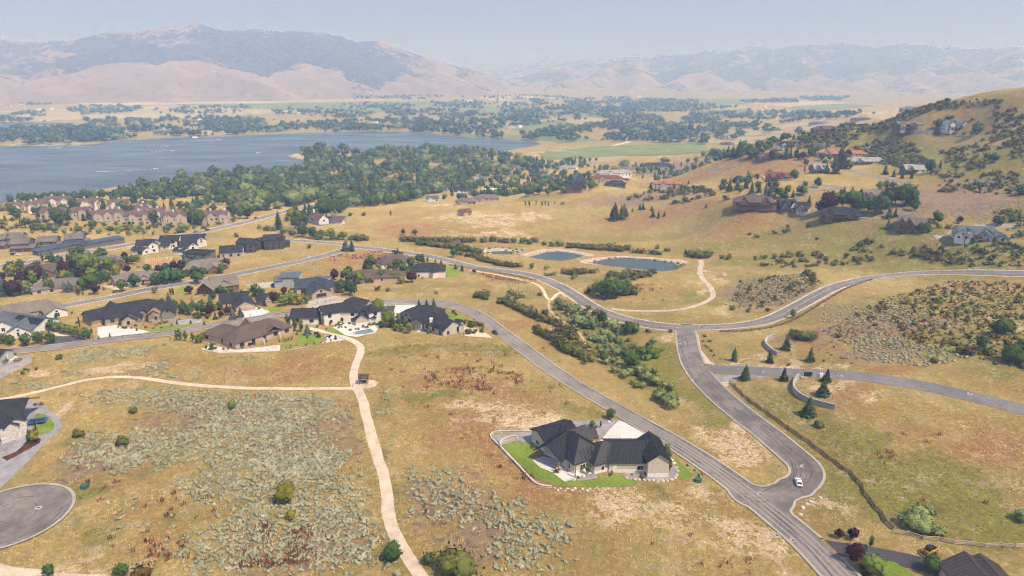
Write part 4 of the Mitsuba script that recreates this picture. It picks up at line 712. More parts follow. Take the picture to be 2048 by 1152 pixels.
house('farm_style_house', 'black roofed house beside the highway behind the white twins', 'house', A4, 3.84, [(1400, 345, 1570, 335, 8.4, 11, 5.6, 'g'), (1540, 362, 1510, 340, 7.6, 7, 5.4, 'g')], ['wall_grey', 'wall_cream'], 'roof_charcoal', .8, anchor=(1500, 395))
house('modern_house', 'dark flat modern house among scattered trees', 'house', A4, 3.84, [(1440, 470, 1620, 478, 6.0, 10, 6.0, 'f'), (1430, 485, 1520, 495, 4.6, 8, 3.6, 's')], 'wall_slate', 'roof_black', .8, anchor=(1500, 545))
house('ranch_house', 'grey house with black roof left of the black townhouses', 'house', A4, 3.84, [(1690, 430, 1860, 420, 7.2, 12, 4.0, 'g'), (1800, 438, 1790, 420, 6.6, 7, 4.0, 'g')], 'wall_grey', 'roof_charcoal', .8, anchor=(1780, 512))
house('black_townhouse', 'black clad townhouse at the left end of the dark pair', 'townhouse', A5, 3.84, [(0, 366, 110, 374, 9.0, 10, 6.5, 'g'), (75, 395, 90, 370, 8.2, 6, 6.2, 'g')], 'wall_dark', 'roof_charcoal', .9, frame='frame_black', anchor=(80, 470))
house('black_townhouse', 'black clad townhouse with tall windows at the right end of the dark pair', 'townhouse', A5, 3.84, [(180, 345, 320, 336, 10, 11, 7.0, 'g'), (120, 372, 180, 362, 7.4, 9, 5.6, 'g'), (290, 360, 310, 338, 9.0, 6, 7.0, 'g'), (300, 398, 375, 390, 3.8, 5, 3.0, 's')], 'wall_dark', 'roof_charcoal', .9, frame='frame_black', anchor=(240, 455))
for i, (l, ws, an) in enumerate([('grey townhouse furthest left by the garage row', [(-40, 342, 50, 338, 8.5, 10, 5.8, 'g'), (-30, 398, 60, 400, 4.6, 8, 3.0, 'g')], (20, 440)), ('grey townhouse at the back of the garage cluster', [(55, 330, 180, 322, 9, 11, 6, 'g'), (150, 340, 165, 325, 8, 6, 5.6, 'g')], (110, 395)), ('grey townhouse with paired brown garage doors', [(90, 372, 235, 366, 8.6, 11, 5.8, 'g'), (100, 420, 275, 412, 4.8, 8, 3.0, 'g')], (180, 462)), ('grey townhouse with a dark open garage', [(295, 358, 440, 350, 8.6, 11, 5.8, 'g'), (305, 402, 475, 392, 4.8, 8, 3.0, 'g')], (380, 440)), ('grey townhouse nearest the dark garage row', [(500, 336, 640, 327, 9.2, 11, 6.2, 'g'), (530, 388, 690, 372, 4.8, 8, 3.0, 'g')], (560, 425))]):
    house('townhouse', l, 'townhouse', A4, 3.84, ws, ['wall_slate', 'wall_brown'], 'roof_grey', .8, anchor=an, doors=[(1, .3, 4, 2.3, 'garage_brown', 0), (1, .7, 4, 2.3, 'garage_brown', 0)] if i != 1 else ())
house('garage_row', 'row of dark blue storage garages with stepped roofs, nearer one', 'garages', A4, 3.84, [(268 + 76 * i, 462 - 15 * i, 345 + 76 * i, 448 - 15 * i, 3.9, 9, 3.3, 's') for i in range(5)], 'wall_slate', 'metal_blue', 0, anchor=(450, 480))
house('garage_row', 'row of dark blue storage garages with stepped roofs, farther one', 'garages', A4, 3.84, [(610 + 64 * i, 412 - 11 * i, 674 + 64 * i, 401 - 11 * i, 3.9, 9, 3.3, 's') for i in range(5)], 'wall_slate', 'metal_blue', 0, anchor=(780, 428))
TOWN = [(70, 90, 160, 85), (190, 85, 280, 78), (215, 80, 330, 62), (360, 45, 430, 40), (430, 42, 540, 40), (590, 65, 700, 52), (700, 50, 790, 60), (830, 70, 990, 62), (320, 130, 500, 125), (560, 125, 685, 120), (705, 150, 935, 135), (960, 155, 1165, 150), (1230, 165, 1425, 150), (1480, 155, 1750, 148), (1050, 118, 1120, 116), (1150, 135, 1260, 128), (1060, 90, 1130, 96)]
for i, (a, b, c, d) in enumerate(TOWN):
    n = max(1, int((c - a) / 75)); back = b < 100 or i > 13
    ws = [(a, b + 6, c, d + 6, 11.0, 11, 7.8, 'g')] + [(a + (c - a) * (m + .5) / n, b + 20 + (d - b) * (m + .5) / n, a + (c - a) * (m + .5) / n + 4, b + 6 + (d - b) * (m + .5) / n, 10.6, 6, 8.0, 'g') for m in range(n)]
    if not back: ws.append((a + 10, b + 78, c - 10, d + 74, 3.0, 4, 2.8, 'f'))
    side = ('in the front row facing the grass' if not back else 'in the back row by the water'); rows = [j for j, t in enumerate(TOWN) if (t[1] < 100 or j > 13) == back]; rows.sort(key=lambda j: TOWN[j][0])
    house('red_townhouse', f'red roofed townhouse block {side}, {ORD[rows.index(i)]} from left', 'townhouse', A4, 3.84, ws, ['wall_buff'] + ['wall_cream', 'wall_buff'] * n + ['wall_dark'] if back else ['wall_buff'] * (n + 1) + ['wall_dark'], ['roof_maroon'] * (n + 1) + ['roof_black'], 1.0, anchor=((a + c) / 2, (b + d) / 2 + (95 if not back else 72)), chim=[(a + (c - a) * t, b - 6 + (d - b) * t, 12.4, 'wall_cream') for t in ((.12, .5, .9) if n > 2 else (.5,))])
house('chapel', 'white chapel with red brown roof beside a dark car park', 'church', A5, 3.84, [(475, 208, 590, 216, 5, 9, 3.0, 'g'), (560, 165, 640, 190, 9.5, 9, 5.4, 'g')], 'wall_white', 'roof_maroon', .7, anchor=(600, 235), chim=[(566, 148, 12.5, 'wall_white')])
house('shed', 'small white shed with red brown roof by the car park', 'shed', A5, 3.84, [(730, 226, 790, 228, 4.2, 7, 2.8, 'g')], 'wall_white', 'roof_rust', .4, anchor=(760, 250))
house('hut', 'small brown hut beside the hedge near the ponds', 'hut', A5, 3.84, [(1622, 394, 1685, 388, 4.0, 6, 2.6, 'g')], 'wall_brown', 'roof_brown', .5, anchor=(1650, 420))
house('ranch_house', 'brown hip roofed house below the reddish weeds', 'house', A5, 3.84, [(1140, 500, 1225, 490, 6.6, 14, 3.1, 'h'), (1075, 515, 1120, 505, 5.4, 8, 3.1, 'g')], 'wall_cream', 'roof_brown', .8, frame='frame_black', anchor=(1090, 590))
house('ranch_house', 'brown roofed house wrapped in leafy trees', 'house', A5, 3.84, [(920, 612, 1060, 608, 6.2, 13, 3.1, 'h'), (1110, 618, 1200, 618, 5.4, 10, 3.0, 'h')], 'wall_tan', 'roof_brown', .6, anchor=(960, 712))
house('two_storey_house', 'white stucco house with dark hip roof and a green yard', 'house', A5, 3.84, [(1390, 562, 1490, 560, 7.4, 13, 4.2, 'h'), (1490, 585, 1515, 580, 6.6, 6, 4.2, 'h')], 'wall_cream', 'roof_charcoal', .5, frame='frame_black', anchor=(1430, 670))
house('barn', 'grey metal barn with a low flat gable', 'barn', A5, 3.84, [(318, 640, 460, 636, 6.6, 12, 5.6, 'g'), (265, 672, 320, 668, 5.2, 10, 4.4, 'g'), (580, 664, 672, 668, 5.0, 8, 4.2, 'g')], 'wall_blue_grey', 'roof_slate_blue', .2, anchor=(350, 735))
house('modern_house', 'modern house under broad blue metal roofs', 'house', A5, 3.84, [(420, 690, 590, 672, 6.6, 15, 3.8, 'g'), (590, 672, 660, 690, 6.0, 11, 3.6, 'h'), (620, 752, 560, 700, 5.8, 10, 3.4, 'g')], ['wall_tan', 'stone_tan', 'stone_tan'], 'metal_blue', .7, base='stone_tan', frame='frame_black', anchor=(560, 825), metal=True, doors=[(2, .5, 5.0, 2.6, 'garage_black', 3)])
house('ranch_house', 'house under brown standing seam roofs in the lower right corner', 'house', AB, 3.69, [(1590, 985, 1760, 1180, 6.0, 9, 3.2, 'g'), (1700, 1000, 1850, 1170, 5.6, 8, 3.2, 'g')], 'wall_tan', 'metal_brown', .6, anchor=(1560, 1180), metal=True)
kHL, WL, zL = house('stone_house', 'white stone house with a dark roof and deck posts at the left edge', 'house', (0, 780), 5.4875, [(-180, 130, 300, 92, 7.6, 11, 5.0, 'g', 0, 5.0), (75, 352, 20, 240, 6.4, 4.6, 4.8, 'g'), (150, 310, 40, 240, 6.8, 5.6, 5.0, 'g')], 'stone_white', 'roof_charcoal', .5, frame='frame_black', anchor=(120, 650), posts=[(408, 490, 5.2, 'dark_timber')])
house('ranch_house', 'corner of a grey house with a covered patio at the left edge', 'house', AZ, 4.096, [(-140, 318, 40, 325, 4.6, 7, 3.0, 'g')], 'wall_grey', 'roof_charcoal', .8, anchor=(20, 430), posts=[(68, 422, 2.8, 'frame_white')])
# the hillside on the right
HILL = [('hillside_house', 'brown lodge with wide decks, leftmost in the lower hillside row', [(150, 608, 300, 612, 9, 12, 6, 'h'), (195, 600, 225, 598, 8.4, 7, 6, 'g')], 'wall_brown', 'roof_brown', (220, 675)), ('hillside_house', 'dark roofed house with white end wall, second in the lower row', [(372, 638, 478, 636, 8.4, 10, 5.6, 'g'), (420, 640, 430, 630, 7.6, 6, 5.4, 'g')], ['wall_slate', 'wall_white'], 'roof_charcoal', (420, 703)), ('hillside_house', 'small white gabled house beside the pale drive', [(500, 652, 578, 658, 7.4, 9, 5.0, 'g')], 'wall_white', 'roof_charcoal', (560, 712)), ('hillside_house', 'long dark brown house with deck below the green grove', [(712, 682, 845, 690, 8.6, 12, 5.8, 'h'), (885, 698, 950, 702, 5.6, 9, 3.4, 'h')], 'wall_brown', 'roof_charcoal', (770, 760)), ('hillside_house', 'beige roofed house inside the green grove', [(910, 575, 1065, 578, 7.6, 12, 4.8, 'g'), (940, 590, 950, 575, 7.2, 7, 5.0, 'g')], 'wall_tan', 'roof_taupe', (970, 635)),
        ('hillside_house', 'dark timber house with grey gables above a rock garden', [(1150, 735, 1240, 742, 9, 11, 6, 'g'), (1220, 748, 1330, 764, 8.0, 11, 5.2, 'g'), (1180, 745, 1190, 735, 8.4, 6, 6, 'g')], 'wall_brown', 'roof_grey', (1200, 820)), ('hillside_house', 'long pale blue grey house above a strip of lawn', [(1520, 802, 1750, 812, 8.2, 13, 5.4, 'g'), (1560, 832, 1580, 805, 7.0, 7, 5.2, 'g'), (1700, 840, 1720, 815, 7.2, 7, 5.4, 'g'), (1775, 842, 1740, 815, 6.6, 7, 5.0, 'g'), (1820, 862, 1790, 845, 5.6, 6, 4, 'g')], ['wall_blue_grey', 'wall_white'], 'roof_slate_blue', (1680, 900)), ('hillside_house', 'red brown log house above the curving drive', [(295, 458, 395, 462, 7.6, 11, 4.6, 'g'), (405, 464, 490, 466, 6.6, 10, 4.0, 'g'), (390, 462, 398, 470, 7.4, 6, 4.6, 'g')], 'wall_red', 'roof_rust', (390, 512)), ('hillside_house', 'green grey house above the straight street', [(605, 405, 700, 410, 8.4, 11, 5.4, 'g'), (660, 420, 668, 408, 7.6, 6, 5.2, 'g')], 'wall_slate', 'roof_light_grey', (650, 465)), ('hillside_house', 'long cream house under terracotta roofs', [(748, 318, 820, 322, 6.6, 10, 4.4, 'h'), (830, 324, 912, 322, 6.8, 11, 4.4, 'h')], 'wall_buff', 'roof_terracotta', (840, 362)),
        ('hillside_house', 'cream block under terracotta roof with a tall chimney', [(662, 310, 728, 312, 8.4, 11, 6.2, 'h')], 'wall_buff', 'roof_terracotta', (690, 360)), ('hillside_house', 'dark brown house left of the terracotta roofs', [(605, 278, 670, 282, 8.2, 11, 5.6, 'g')], 'wall_brown', 'roof_brown', (630, 325)), ('hillside_house', 'grey roofed house below the terracotta roofs', [(872, 366, 940, 368, 7, 11, 4.4, 'h'), (950, 372, 1030, 376, 6.8, 10, 4.4, 'h')], 'wall_blue_grey', 'roof_light_grey', (960, 410)), ('hillside_house', 'grey house with a white end wall, rightmost in the upper row', [(1190, 416, 1255, 418, 8, 11, 5.4, 'g'), (1245, 425, 1315, 428, 7.4, 10, 5.0, 'g')], ['wall_slate', 'wall_white'], 'roof_light_grey', (1260, 470)), ('hut', 'small dark hut right of the upper hillside row', [(1382, 444, 1420, 446, 3.6, 5, 2.6, 'g')], 'wall_slate', 'roof_slate_blue', (1400, 465)),
        ('hilltop_house', 'tan hilltop villa above a curved retaining wall', [(1138, 142, 1262, 146, 8.6, 12, 6.4, 'g'), (1255, 150, 1366, 146, 8.0, 12, 6.0, 'h'), (1200, 150, 1210, 142, 7.8, 7, 5.6, 'g')], ['wall_brown', 'wall_buff'], 'roof_grey', (1240, 195)), ('hilltop_house', 'pale blue hilltop house with large white gables', [(1445, 142, 1600, 142, 10, 12, 7.4, 'g'), (1490, 142, 1495, 135, 10, 8, 7.4, 'g'), (1560, 146, 1565, 138, 9.6, 7, 7.4, 'g')], 'wall_pale_blue', 'roof_slate_blue', (1510, 198)), ('hillside_house', 'brown roofed house behind the purple trees of the lane', [(295, 338, 395, 342, 6.8, 12, 4, 'h')], 'wall_brown', 'roof_brown', (340, 378)), ('hillside_house', 'distant brown house left of the oak covered ridge', [(645, 178, 725, 182, 7.4, 12, 4.6, 'h')], 'wall_brown', 'roof_brown', (690, 205)), ('hillside_house', 'distant dark house group in the pale field', [(600, 118, 640, 116, 8, 14, 5, 'h'), (645, 135, 690, 138, 7, 14, 4, 'h')], 'wall_slate', 'roof_slate_blue', (640, 155)), ('hillside_house', 'distant dark house on the bench beyond the field', [(868, 114, 955, 118, 8, 14, 5, 'h')], 'wall_slate', 'roof_charcoal', (910, 132)), ('hillside_house', 'distant dark house beside the tan stubble near the crest', [(1165, 82, 1240, 84, 9, 16, 6, 'g'), (1195, 58, 1240, 60, 12, 12, 9, 'g')], 'wall_slate', 'roof_slate_blue', (1200, 70)), ('hillside_house', 'white and dark house above the hillside lane', [(410, 276, 490, 282, 7, 11, 4.4, 'h')], 'wall_white', 'roof_charcoal', (450, 303)), ('hillside_house', 'red brown house at the far left of the hillside', [(25, 266, 70, 268, 7, 11, 4, 'h')], 'wall_red', 'roof_rust', (48, 286))]
for nm, l, ws, wl, rf, an in HILL:
    if nm != 'hilltop_house': ws = [(*w[:4], w[4] * .88, w[5] * 1.1, w[6] * .64, *w[7:]) for w in ws]
    kk, WW, zz = house(nm, l, 'house' if nm != 'hut' else 'hut', A7, 3.2, ws, wl, rf, 1.0, anchor=an, fronts=() if nm == 'hut' else (.22, .74) if np.hypot(ws[0][2] - ws[0][0], ws[0][3] - ws[0][1]) > 80 else (.4,), chim=[(692, 302, 10.5, 'wall_buff')] if 'tall chimney' in l else ())
    if nm == 'hut' or 'distant' in l: continue
    w = WW[0]; j = min((0, 1), key=lambda i: w.sides()[i][3][1]); c, d, L, n = w.sides()[j]; d3, n3, up = np.r_[d, 0], np.r_[n, 0], np.array([0, 0, 1.0]); h = max(w.ze * .45, 1.4)
    dk = obj('deck', quadbox(c + d3 * L * .08 + up * h, d3 * L * .84, n3 * 2.8, up * .25), 'dark_timber', kk)
    obj('railing', join([quadbox(c + d3 * L * .08 + n3 * 2.7 + up * (h + t), d3 * L * .84, n3 * .06, up * .08) for t in (.45, .7, 1.0)] + [quadbox(c + d3 * (L * .08 + x) + n3 * 2.7 + up * h, d3 * .08, n3 * .08, up * 1.0) for x in np.linspace(0, L * .83, 9)]), 'dark_timber', dk)
    for x in np.linspace(.1, .9, 5): obj('deck_post', quadbox(c + d3 * (L * x - .15) + n3 * 2.4 - up * 2.5, d3 * .3, n3 * .3, up * (h + 2.5 + 2.2)), 'dark_timber', kk)
    obj('deck_roof', quadbox(c + d3 * L * .06 + up * (w.ze + .1), d3 * L * .88, n3 * 1.5 - up * .35, up * .2), rf, kk)
VILLAGE = [('terracotta roofed house on the grassy knoll', [(1840, 1036, 1930, 1038, 8, 12, 5, 'h')], 'wall_buff', 'roof_terracotta', (1885, 1092)), ('dark timber house above the village', [(1290, 1058, 1395, 1062, 9, 12, 5, 'g')], 'wall_brown', 'roof_charcoal', (1340, 1108)), ('blue A shaped house in the village', [(1365, 990, 1400, 1010, 12, 10, 4, 'g')], 'wall_slate', 'roof_slate_blue', (1390, 1042)), ('red brown roofed village house', [(1475, 1008, 1595, 1008, 7, 13, 4, 'h')], 'wall_tan', 'roof_rust', (1530, 1045)), ('grey roofed village house behind the red brown one', [(1515, 980, 1640, 976, 7, 13, 4, 'h')], 'wall_white', 'roof_light_grey', (1580, 1010)), ('long grey roofed village house on the right', [(1645, 958, 1735, 962, 7, 13, 4, 'h')], 'wall_white', 'roof_grey', (1690, 995)), ('dark roofed village house at the slope foot', [(1562, 1038, 1615, 1040, 7, 12, 4, 'h')], 'wall_slate', 'roof_charcoal', (1590, 1078)), ('long dark house along the village slope', [(1775, 938, 1890, 942, 7, 14, 4, 'h')], 'wall_slate', 'roof_charcoal', (1830, 965)), ('white village house at the tan meadow', [(1285, 952, 1345, 955, 6.5, 12, 4, 'h')], 'wall_white', 'roof_light_grey', (1310, 974)), ('white gabled house by the grassy bank', [(655, 1085, 720, 1082, 8, 10, 5, 'g'), (735, 1080, 780, 1082, 8, 9, 5, 'g')], 'wall_white', 'roof_charcoal', (690, 1118)), ('blue roofed house below the grassy bank', [(495, 1128, 565, 1126, 6, 11, 3.4, 'g')], 'wall_white', 'roof_slate_blue', (530, 1160)), ('grey roofed tan house on the grassy bank', [(808, 1120, 885, 1120, 6.4, 12, 3.4, 'h')], 'wall_tan', 'roof_grey', (850, 1155)), ('long white roofed house in the village', [(825, 1086, 925, 1084, 5, 11, 3.6, 'g')], 'wall_tan', 'roof_white', (870, 1104)), ('tan village house between trees', [(572, 1078, 618, 1076, 6, 10, 3.6, 'g')], 'wall_tan', 'roof_grey', (595, 1102)), ('tan house with red roof below the bare field', [(690, 1205, 745, 1200, 6, 11, 3.4, 'g')], 'wall_tan', 'roof_rust', (700, 1240)), ('brown house at the left of the village trees', [(1060, 1048, 1120, 1046, 7, 11, 4, 'g')], 'wall_brown', 'roof_brown', (1090, 1100)), ('tall grey house in the village trees', [(1165, 1000, 1215, 1002, 8, 10, 5, 'g')], 'wall_grey', 'roof_grey', (1185, 1050)), ('white house at the woods edge', [(945, 945, 1010, 948, 6, 12, 3.6, 'h')], 'wall_white', 'roof_rust', (980, 970)), ('red roofed house hidden in the village trees', [(850, 962, 900, 960, 6, 11, 3.6, 'g')], 'wall_tan', 'roof_rust', (875, 985)), ('pale house beside the lakeside wood', [(615, 1040, 655, 1042, 6, 11, 3.6, 'g')], 'wall_white', 'roof_rust', (640, 1064)), ('grey house at the bend of the village street', [(700, 1140, 760, 1142, 6, 11, 3.6, 'h')], 'wall_tan', 'roof_grey', (728, 1175)), ('pale blue roofed house in the village', [(760, 1018, 825, 1020, 6, 12, 3.6, 'h')], 'wall_white', 'roof_light_grey', (795, 1040))]
for l, ws, wl, rf, an in VILLAGE: house('village_house', l, 'house', (680, 0), 2.88, ws, wl, rf, .8, anchor=an, fronts=(.35,))
FARH = [(390, 274), (200, 272), (92, 277), (340, 271), (402, 257), (414, 257), (448, 259), (378, 258), (326, 259), (292, 257), (585, 250), (600, 250), (655, 246), (550, 240), (330, 215), (345, 219), (246, 219), (262, 220), (312, 221), (55, 223), (80, 221), (105, 219), (20, 213), (45, 211), (372, 222), (400, 241), (753, 247), (791, 246), (960, 251), (1010, 257), (1025, 256), (1040, 255), (1018, 258), (960, 221), (962, 232), (1070, 240), (1180, 224), (1135, 206), (1090, 196), (1060, 199), (1025, 198), (1110, 203), (1000, 198), (1200, 211), (1230, 208), (1150, 212), (1310, 218), (1330, 216), (1340, 280), (1350, 276), (1360, 279), (1325, 275), (1290, 252), (890, 206), (870, 212), (925, 212), (720, 213), (722, 180), (740, 178), (760, 183), (745, 150), (752, 152), (1390, 262), (1400, 258), (1380, 242), (1530, 216), (1550, 205), (1280, 196), (1248, 200), (1210, 203), (940, 203), (600, 228), (480, 228), (520, 217), (1440, 278), (1455, 275)]
for i, (u, v) in enumerate(FARH):
    p = P(u, v); d = np.linalg.norm(p - CAM)
    if d > 9000: continue
    big = .8 + .5 * rng.random(); a = rng.uniform(-.6, .6); L = 7 * big * max(1, d / 2600); k = thing('far_house', 'tiny pale house beyond the lake', 'house', 'scattered houses across the valley')
    w = Wing(p[:2] - L * np.array([math.cos(a), math.sin(a)]), p[:2] + L * np.array([math.cos(a), math.sin(a)]), z1(*p[:2]), 1.2 * L, 3.4 * max(1, d / 3200), 6 * max(1, d / 3200), 'g')
    obj('wall', w.walls(), 'wall_white' if rng.random() < .7 else 'wall_tan', k); obj('roof', w.roof(), rng.choice(['roof_white', 'roof_light_grey', 'roof_grey', 'roof_rust'], p=[.35, .3, .25, .1]), k)
print('houses', len(scene))
# ------------------------------------------------------------------ plants: prototypes of height 1 standing on z = 0
def leaf_shape(v, f, n):
    return {'type': 'ply', 'filename': meshkit.write_ply((v, f), False, normals=n), 'face_normals': False}
def lobes_of(r, n, w, z0, z1, flat=.8):
    """overlapping balls that fill a crown"""
    out = []
    for k in range(n):
        t = (k + .5) / n; z = z0 + (z1 - z0) * t; a = k * 2.4 + r.uniform(-.4, .4); s = math.sin(math.pi * min(max(.12 + .8 * t, 0), 1)) ** .7
        out.append((np.array([math.cos(a) * w * .55 * s * r.uniform(.5, 1.1), math.sin(a) * w * .55 * s * r.uniform(.5, 1.1), z]), w * r.uniform(.34, .66) * (.55 + .45 * s)))
    out.append((np.array([0, 0, (z0 + z1) / 2]), w * .62)); out.append((np.array([0, 0, z1 - w * .15]), w * .38))
    return out
ICO1, ICO0 = trimesh.creation.icosphere(subdivisions=1), trimesh.creation.icosphere(subdivisions=0)
def clumps(r, lobes, n, size, squash=1.0, centre=None, core=.8, ico=None):
    """leaf clumps over balls, and a dark rough core in each"""
    V, F, N, at = [], [], [], 0
    ICO = ico or ICO0
    mid = np.mean([c for c, _ in lobes], 0) if centre is None else centre
    for c, rad in lobes:
        iv = ICO.vertices * rad * core * (1 + .3 * (r.random((len(ICO.vertices), 1)) - .5)) * [1, 1, squash] + c
        V.append(iv); F.append(ICO.faces + at); nn = ICO.vertices * .7 + (iv - mid) / np.linalg.norm(iv - mid, axis=1, keepdims=True) * .6; N.append(nn); at += len(iv)
    w = np.array([l[1] ** 2 for l in lobes]); pick = r.choice(len(lobes), n, p=w / w.sum())
    for k in pick:
        c, rad = lobes[k]; d = r.normal(size=3); d /= np.linalg.norm(d); d[2] = d[2] * .9 + .1
        p = c + d * rad * np.array([1, 1, squash]) * r.uniform(.84, 1.28)
        a = r.normal(size=3); a /= np.linalg.norm(a); b = np.cross(a, d + .6 * r.normal(size=3)); b /= np.linalg.norm(b) + 1e-9
        s = size * r.uniform(.6, 1.4)
        V.append(np.array([p - a * s, p + b * s * .7, p + a * s, p - b * s * .6])); F.append(np.array([[0, 1, 2], [0, 2, 3]]) + at); at += 4
        o = (p - mid) / (np.linalg.norm(p - mid) + 1e-9); nn = d * .8 + o * .5 + .55 * r.normal(size=(4, 3)) + [0, 0, .15]; N.append(nn)
    N = np.vstack(N); return np.vstack(V), np.vstack(F), N / np.linalg.norm(N, axis=1, keepdims=True)
def trunk_mesh(r, w, h):
    ms = [tube_mesh([(0, 0, -.06), (0, 0, .02), (.01, .01, h * .5), (0, .01, h)], [.035, .026, .02, .008])]
    for k in range(4):
        a = k * 1.7 + r.uniform(0, 1); z = h * r.uniform(.35, .6)
        ms.append(tube_mesh([(0, 0, z), (math.cos(a) * w * .3, math.sin(a) * w * .3, z + .1), (math.cos(a) * w * .55, math.sin(a) * w * .55, z + .22)], [.012, .009, .004], 4))
    return join(ms)
def conifer(r, layers, per, w=.22):
    V, F, N, at = [], [], [], 0
    cv, cf = tube_mesh([(0, 0, .06), (0, 0, .3), (0, 0, .97)], [w * .5, w * .45, .01], 7); nn = cv * [1, 1, 0]; nn = nn / (np.linalg.norm(nn, axis=1, keepdims=True) + 1e-9) + [0, 0, .2]
    V.append(cv); F.append(cf); N.append(nn); at += len(cv)
    for k in range(layers):
        t = k / (layers - 1); z = .05 + .93 * t; R = w * (1 - t) ** .85 * r.uniform(.82, 1.15) + .012
        for j in range(per):
            a = 2 * math.pi * (j + r.uniform(-.35, .35)) / per + k * .9; rr = R * r.uniform(.7, 1.2); d = np.array([math.cos(a), math.sin(a), 0]); s = np.array([-d[1], d[0], 0]) * rr * r.uniform(.28, .45)
            b = np.array([0, 0, z + .05]); tip = d * rr + [0, 0, z - .035 * r.uniform(.3, 1.5)]; m = d * rr * .55 + [0, 0, z + .02]
            V.append(np.array([b, m + s, tip, m - s])); F.append(np.array([[0, 1, 2], [0, 2, 3]]) + at); at += 4
            o = d * .75 + [0, 0, .5]; N.append(o + .35 * r.normal(size=(4, 3)))
    N = np.vstack(N); return np.vstack(V), np.vstack(F), N / np.linalg.norm(N, axis=1, keepdims=True)

def leaf_mat(key, c, v=.35):
    def f(p, n, uv):
        a = noise(p.x * .9, p.y * .9, p.z * .9); b = noise(p.x * .11, p.y * .11, 3.0); c_ = noise(p.x * 3.1, p.y * 3.1, p.z * 3.1)
        t = cell_rand(p.x / 9 + .31 * dr.floor(p.y / 9), p.y / 9, 3)
        return mix(c, mi.Color3f(c[0] * 1.35 + .012, c[1] * 1.15, c[2] * .8), b) * (.76 + .5 * t) * (1 + v * ((a - .5) * 1.6 + (c_ - .5) * .9))
    two(key, proc(f))
LEAF = dict(D=(.050, .102, .034), L=(.105, .168, .046), Y=(.150, .170, .034), P=(.040, .018, .030), C=(.054, .092, .046), B=(.100, .140, .130), W=(.160, .225, .108), A=(.085, .130, .045), S=(.086, .112, .040), G=(.165, .185, .12), O=(.118, .122, .052), R=(.105, .185, .036), K=(.10, .075, .04))
for k, c in LEAF.items(): leaf_mat('leaves_' + k, c)
mat('bark', (.13, .10, .075), 1.0, 0.0)
mat('sage_leaves', proc(lambda p, n, uv: mix((.225, .240, .155), (.375, .385, .265), noise(p.x * .5, p.y * .5, 4.0)) * (.55 + .6 * noise(p.x * 3.5, p.y * 3.5, p.z * 3.5) + .35 * noise(p.x * .9, p.y * .9, 8.0))), 1.0, 0.0)
two('weed_stalks', speck((.135, .055, .030), .5, 2.0, .2)); two('straw', speck((.50, .36, .16), .4, 2.0, .15)); two('green_tufts', speck((.16, .17, .045), .4, 2.0, .15))

NEAR, MID, FAR = {}, {}, {}
def broad(seed, n, size, w, z0, z1, nl, squash=1.0, core=.8):
    r = np.random.default_rng(seed); return clumps(r, lobes_of(r, nl, w, z0, z1), n, size, squash, ico=ICO1 if n > 300 else ICO0, core=core)
PROTO = {}
HOMES = unary_union(FEET); shapely.prepare(HOMES)
def proto(kind, level, i):
    """level 0 near .. 2 far; i: one of three shapes"""
    fam = {'C': 'con', 'B': 'con', 'A': 'col', 'S': 'shr', 'O': 'shr', 'W': 'wil', 'G': 'shr', 'R': 'wil', 'K': 'shr'}.get(kind, 'bro'); key = (fam, level, i)
    if key not in PROTO:
        s = 100 * i + level; r = np.random.default_rng(s + 5); n = (420, 110, 30)[level]; sz = (.045, .085, .15)[level]
        if fam == 'bro': m = broad(s, n, sz, .46, .30, .80, (10, 6, 2)[level])
        elif fam == 'col': m = broad(s, n, sz * .8, .17, .22, .86, (8, 6, 4)[level], 1.4)
        elif fam == 'con': m = conifer(r, (22, 13, 8)[level], (13, 9, 6)[level], .30 + .025 * i)
        elif fam == 'wil': m = broad(s, n, sz * 1.1, .72, .28, .66, (12, 8, 3)[level], .9, .66)
        else: m = broad(s, n, sz * 1.25, .80, .20, .55, (11, 7, 2)[level], .85, .66)
        tr = trunk_mesh(r, .34, .62) if fam in ('bro', 'col') else tube_mesh([(0, 0, -.05), (0, 0, .1), (0, 0, .5)], [.02, .018, .008])
        PROTO[key] = (m, leaf_shape(*m), mikit.ply(tr, 'bark') if level < 2 else None)
    return PROTO[key]
NAMES = dict(D='deciduous_tree', L='deciduous_tree', Y='deciduous_tree', P='plum_tree', C='spruce_tree', B='spruce_tree', W='willow_bush', A='columnar_tree', S='shrub', O='shrub', G='shrub', R='reed_bush', K='shrub')
SAID = dict(D='dark green leafy tree', L='light green leafy tree', Y='yellow green leafy tree', P='purple leaved tree', C='dark green spruce', B='blue grey spruce', W='grey green willow thicket', A='slender upright tree', S='olive green shrub', O='brownish olive shrub', G='silvery shrub', R='bright green reed thicket', K='dry brown shrub')
CATS = dict(D='tree', L='tree', Y='tree', P='tree', C='spruce', B='spruce', W='willow', A='tree', S='shrub', O='shrub', G='shrub', R='reeds', K='shrub')
planted = []
def plant(kind, p, h, label, group=None, wide=1.0):
    dist = np.linalg.norm(p - CAM); lev = 0 if pxm(p) * h > 34 else 1 if pxm(p) * h > 13 else 2
    i = int(rng.integers(3)); m, lf, tr = proto(kind, lev, i)
    w = h * wide * rng.uniform(.88, 1.12)
    tw = T().translate(p.tolist()).rotate([0, 0, 1], float(rng.uniform(0, 360))).scale([w, w, h])
    planted.append(p)
    if tr is None or kind in 'SOGWRK':
        return obj(NAMES[kind], None, None, None, label=label, cat=CATS[kind], group=group, to_world=tw, shape={**lf, 'bsdf': {'type': 'ref', 'id': 'leaves_' + kind}})
    k = thing(NAMES[kind], label, CATS[kind], group)
    obj('crown', None, None, k, to_world=tw, shape={**lf, 'bsdf': {'type': 'ref', 'id': 'leaves_' + kind}}); obj('trunk', None, None, k, to_world=tw, shape=tr)
    return k
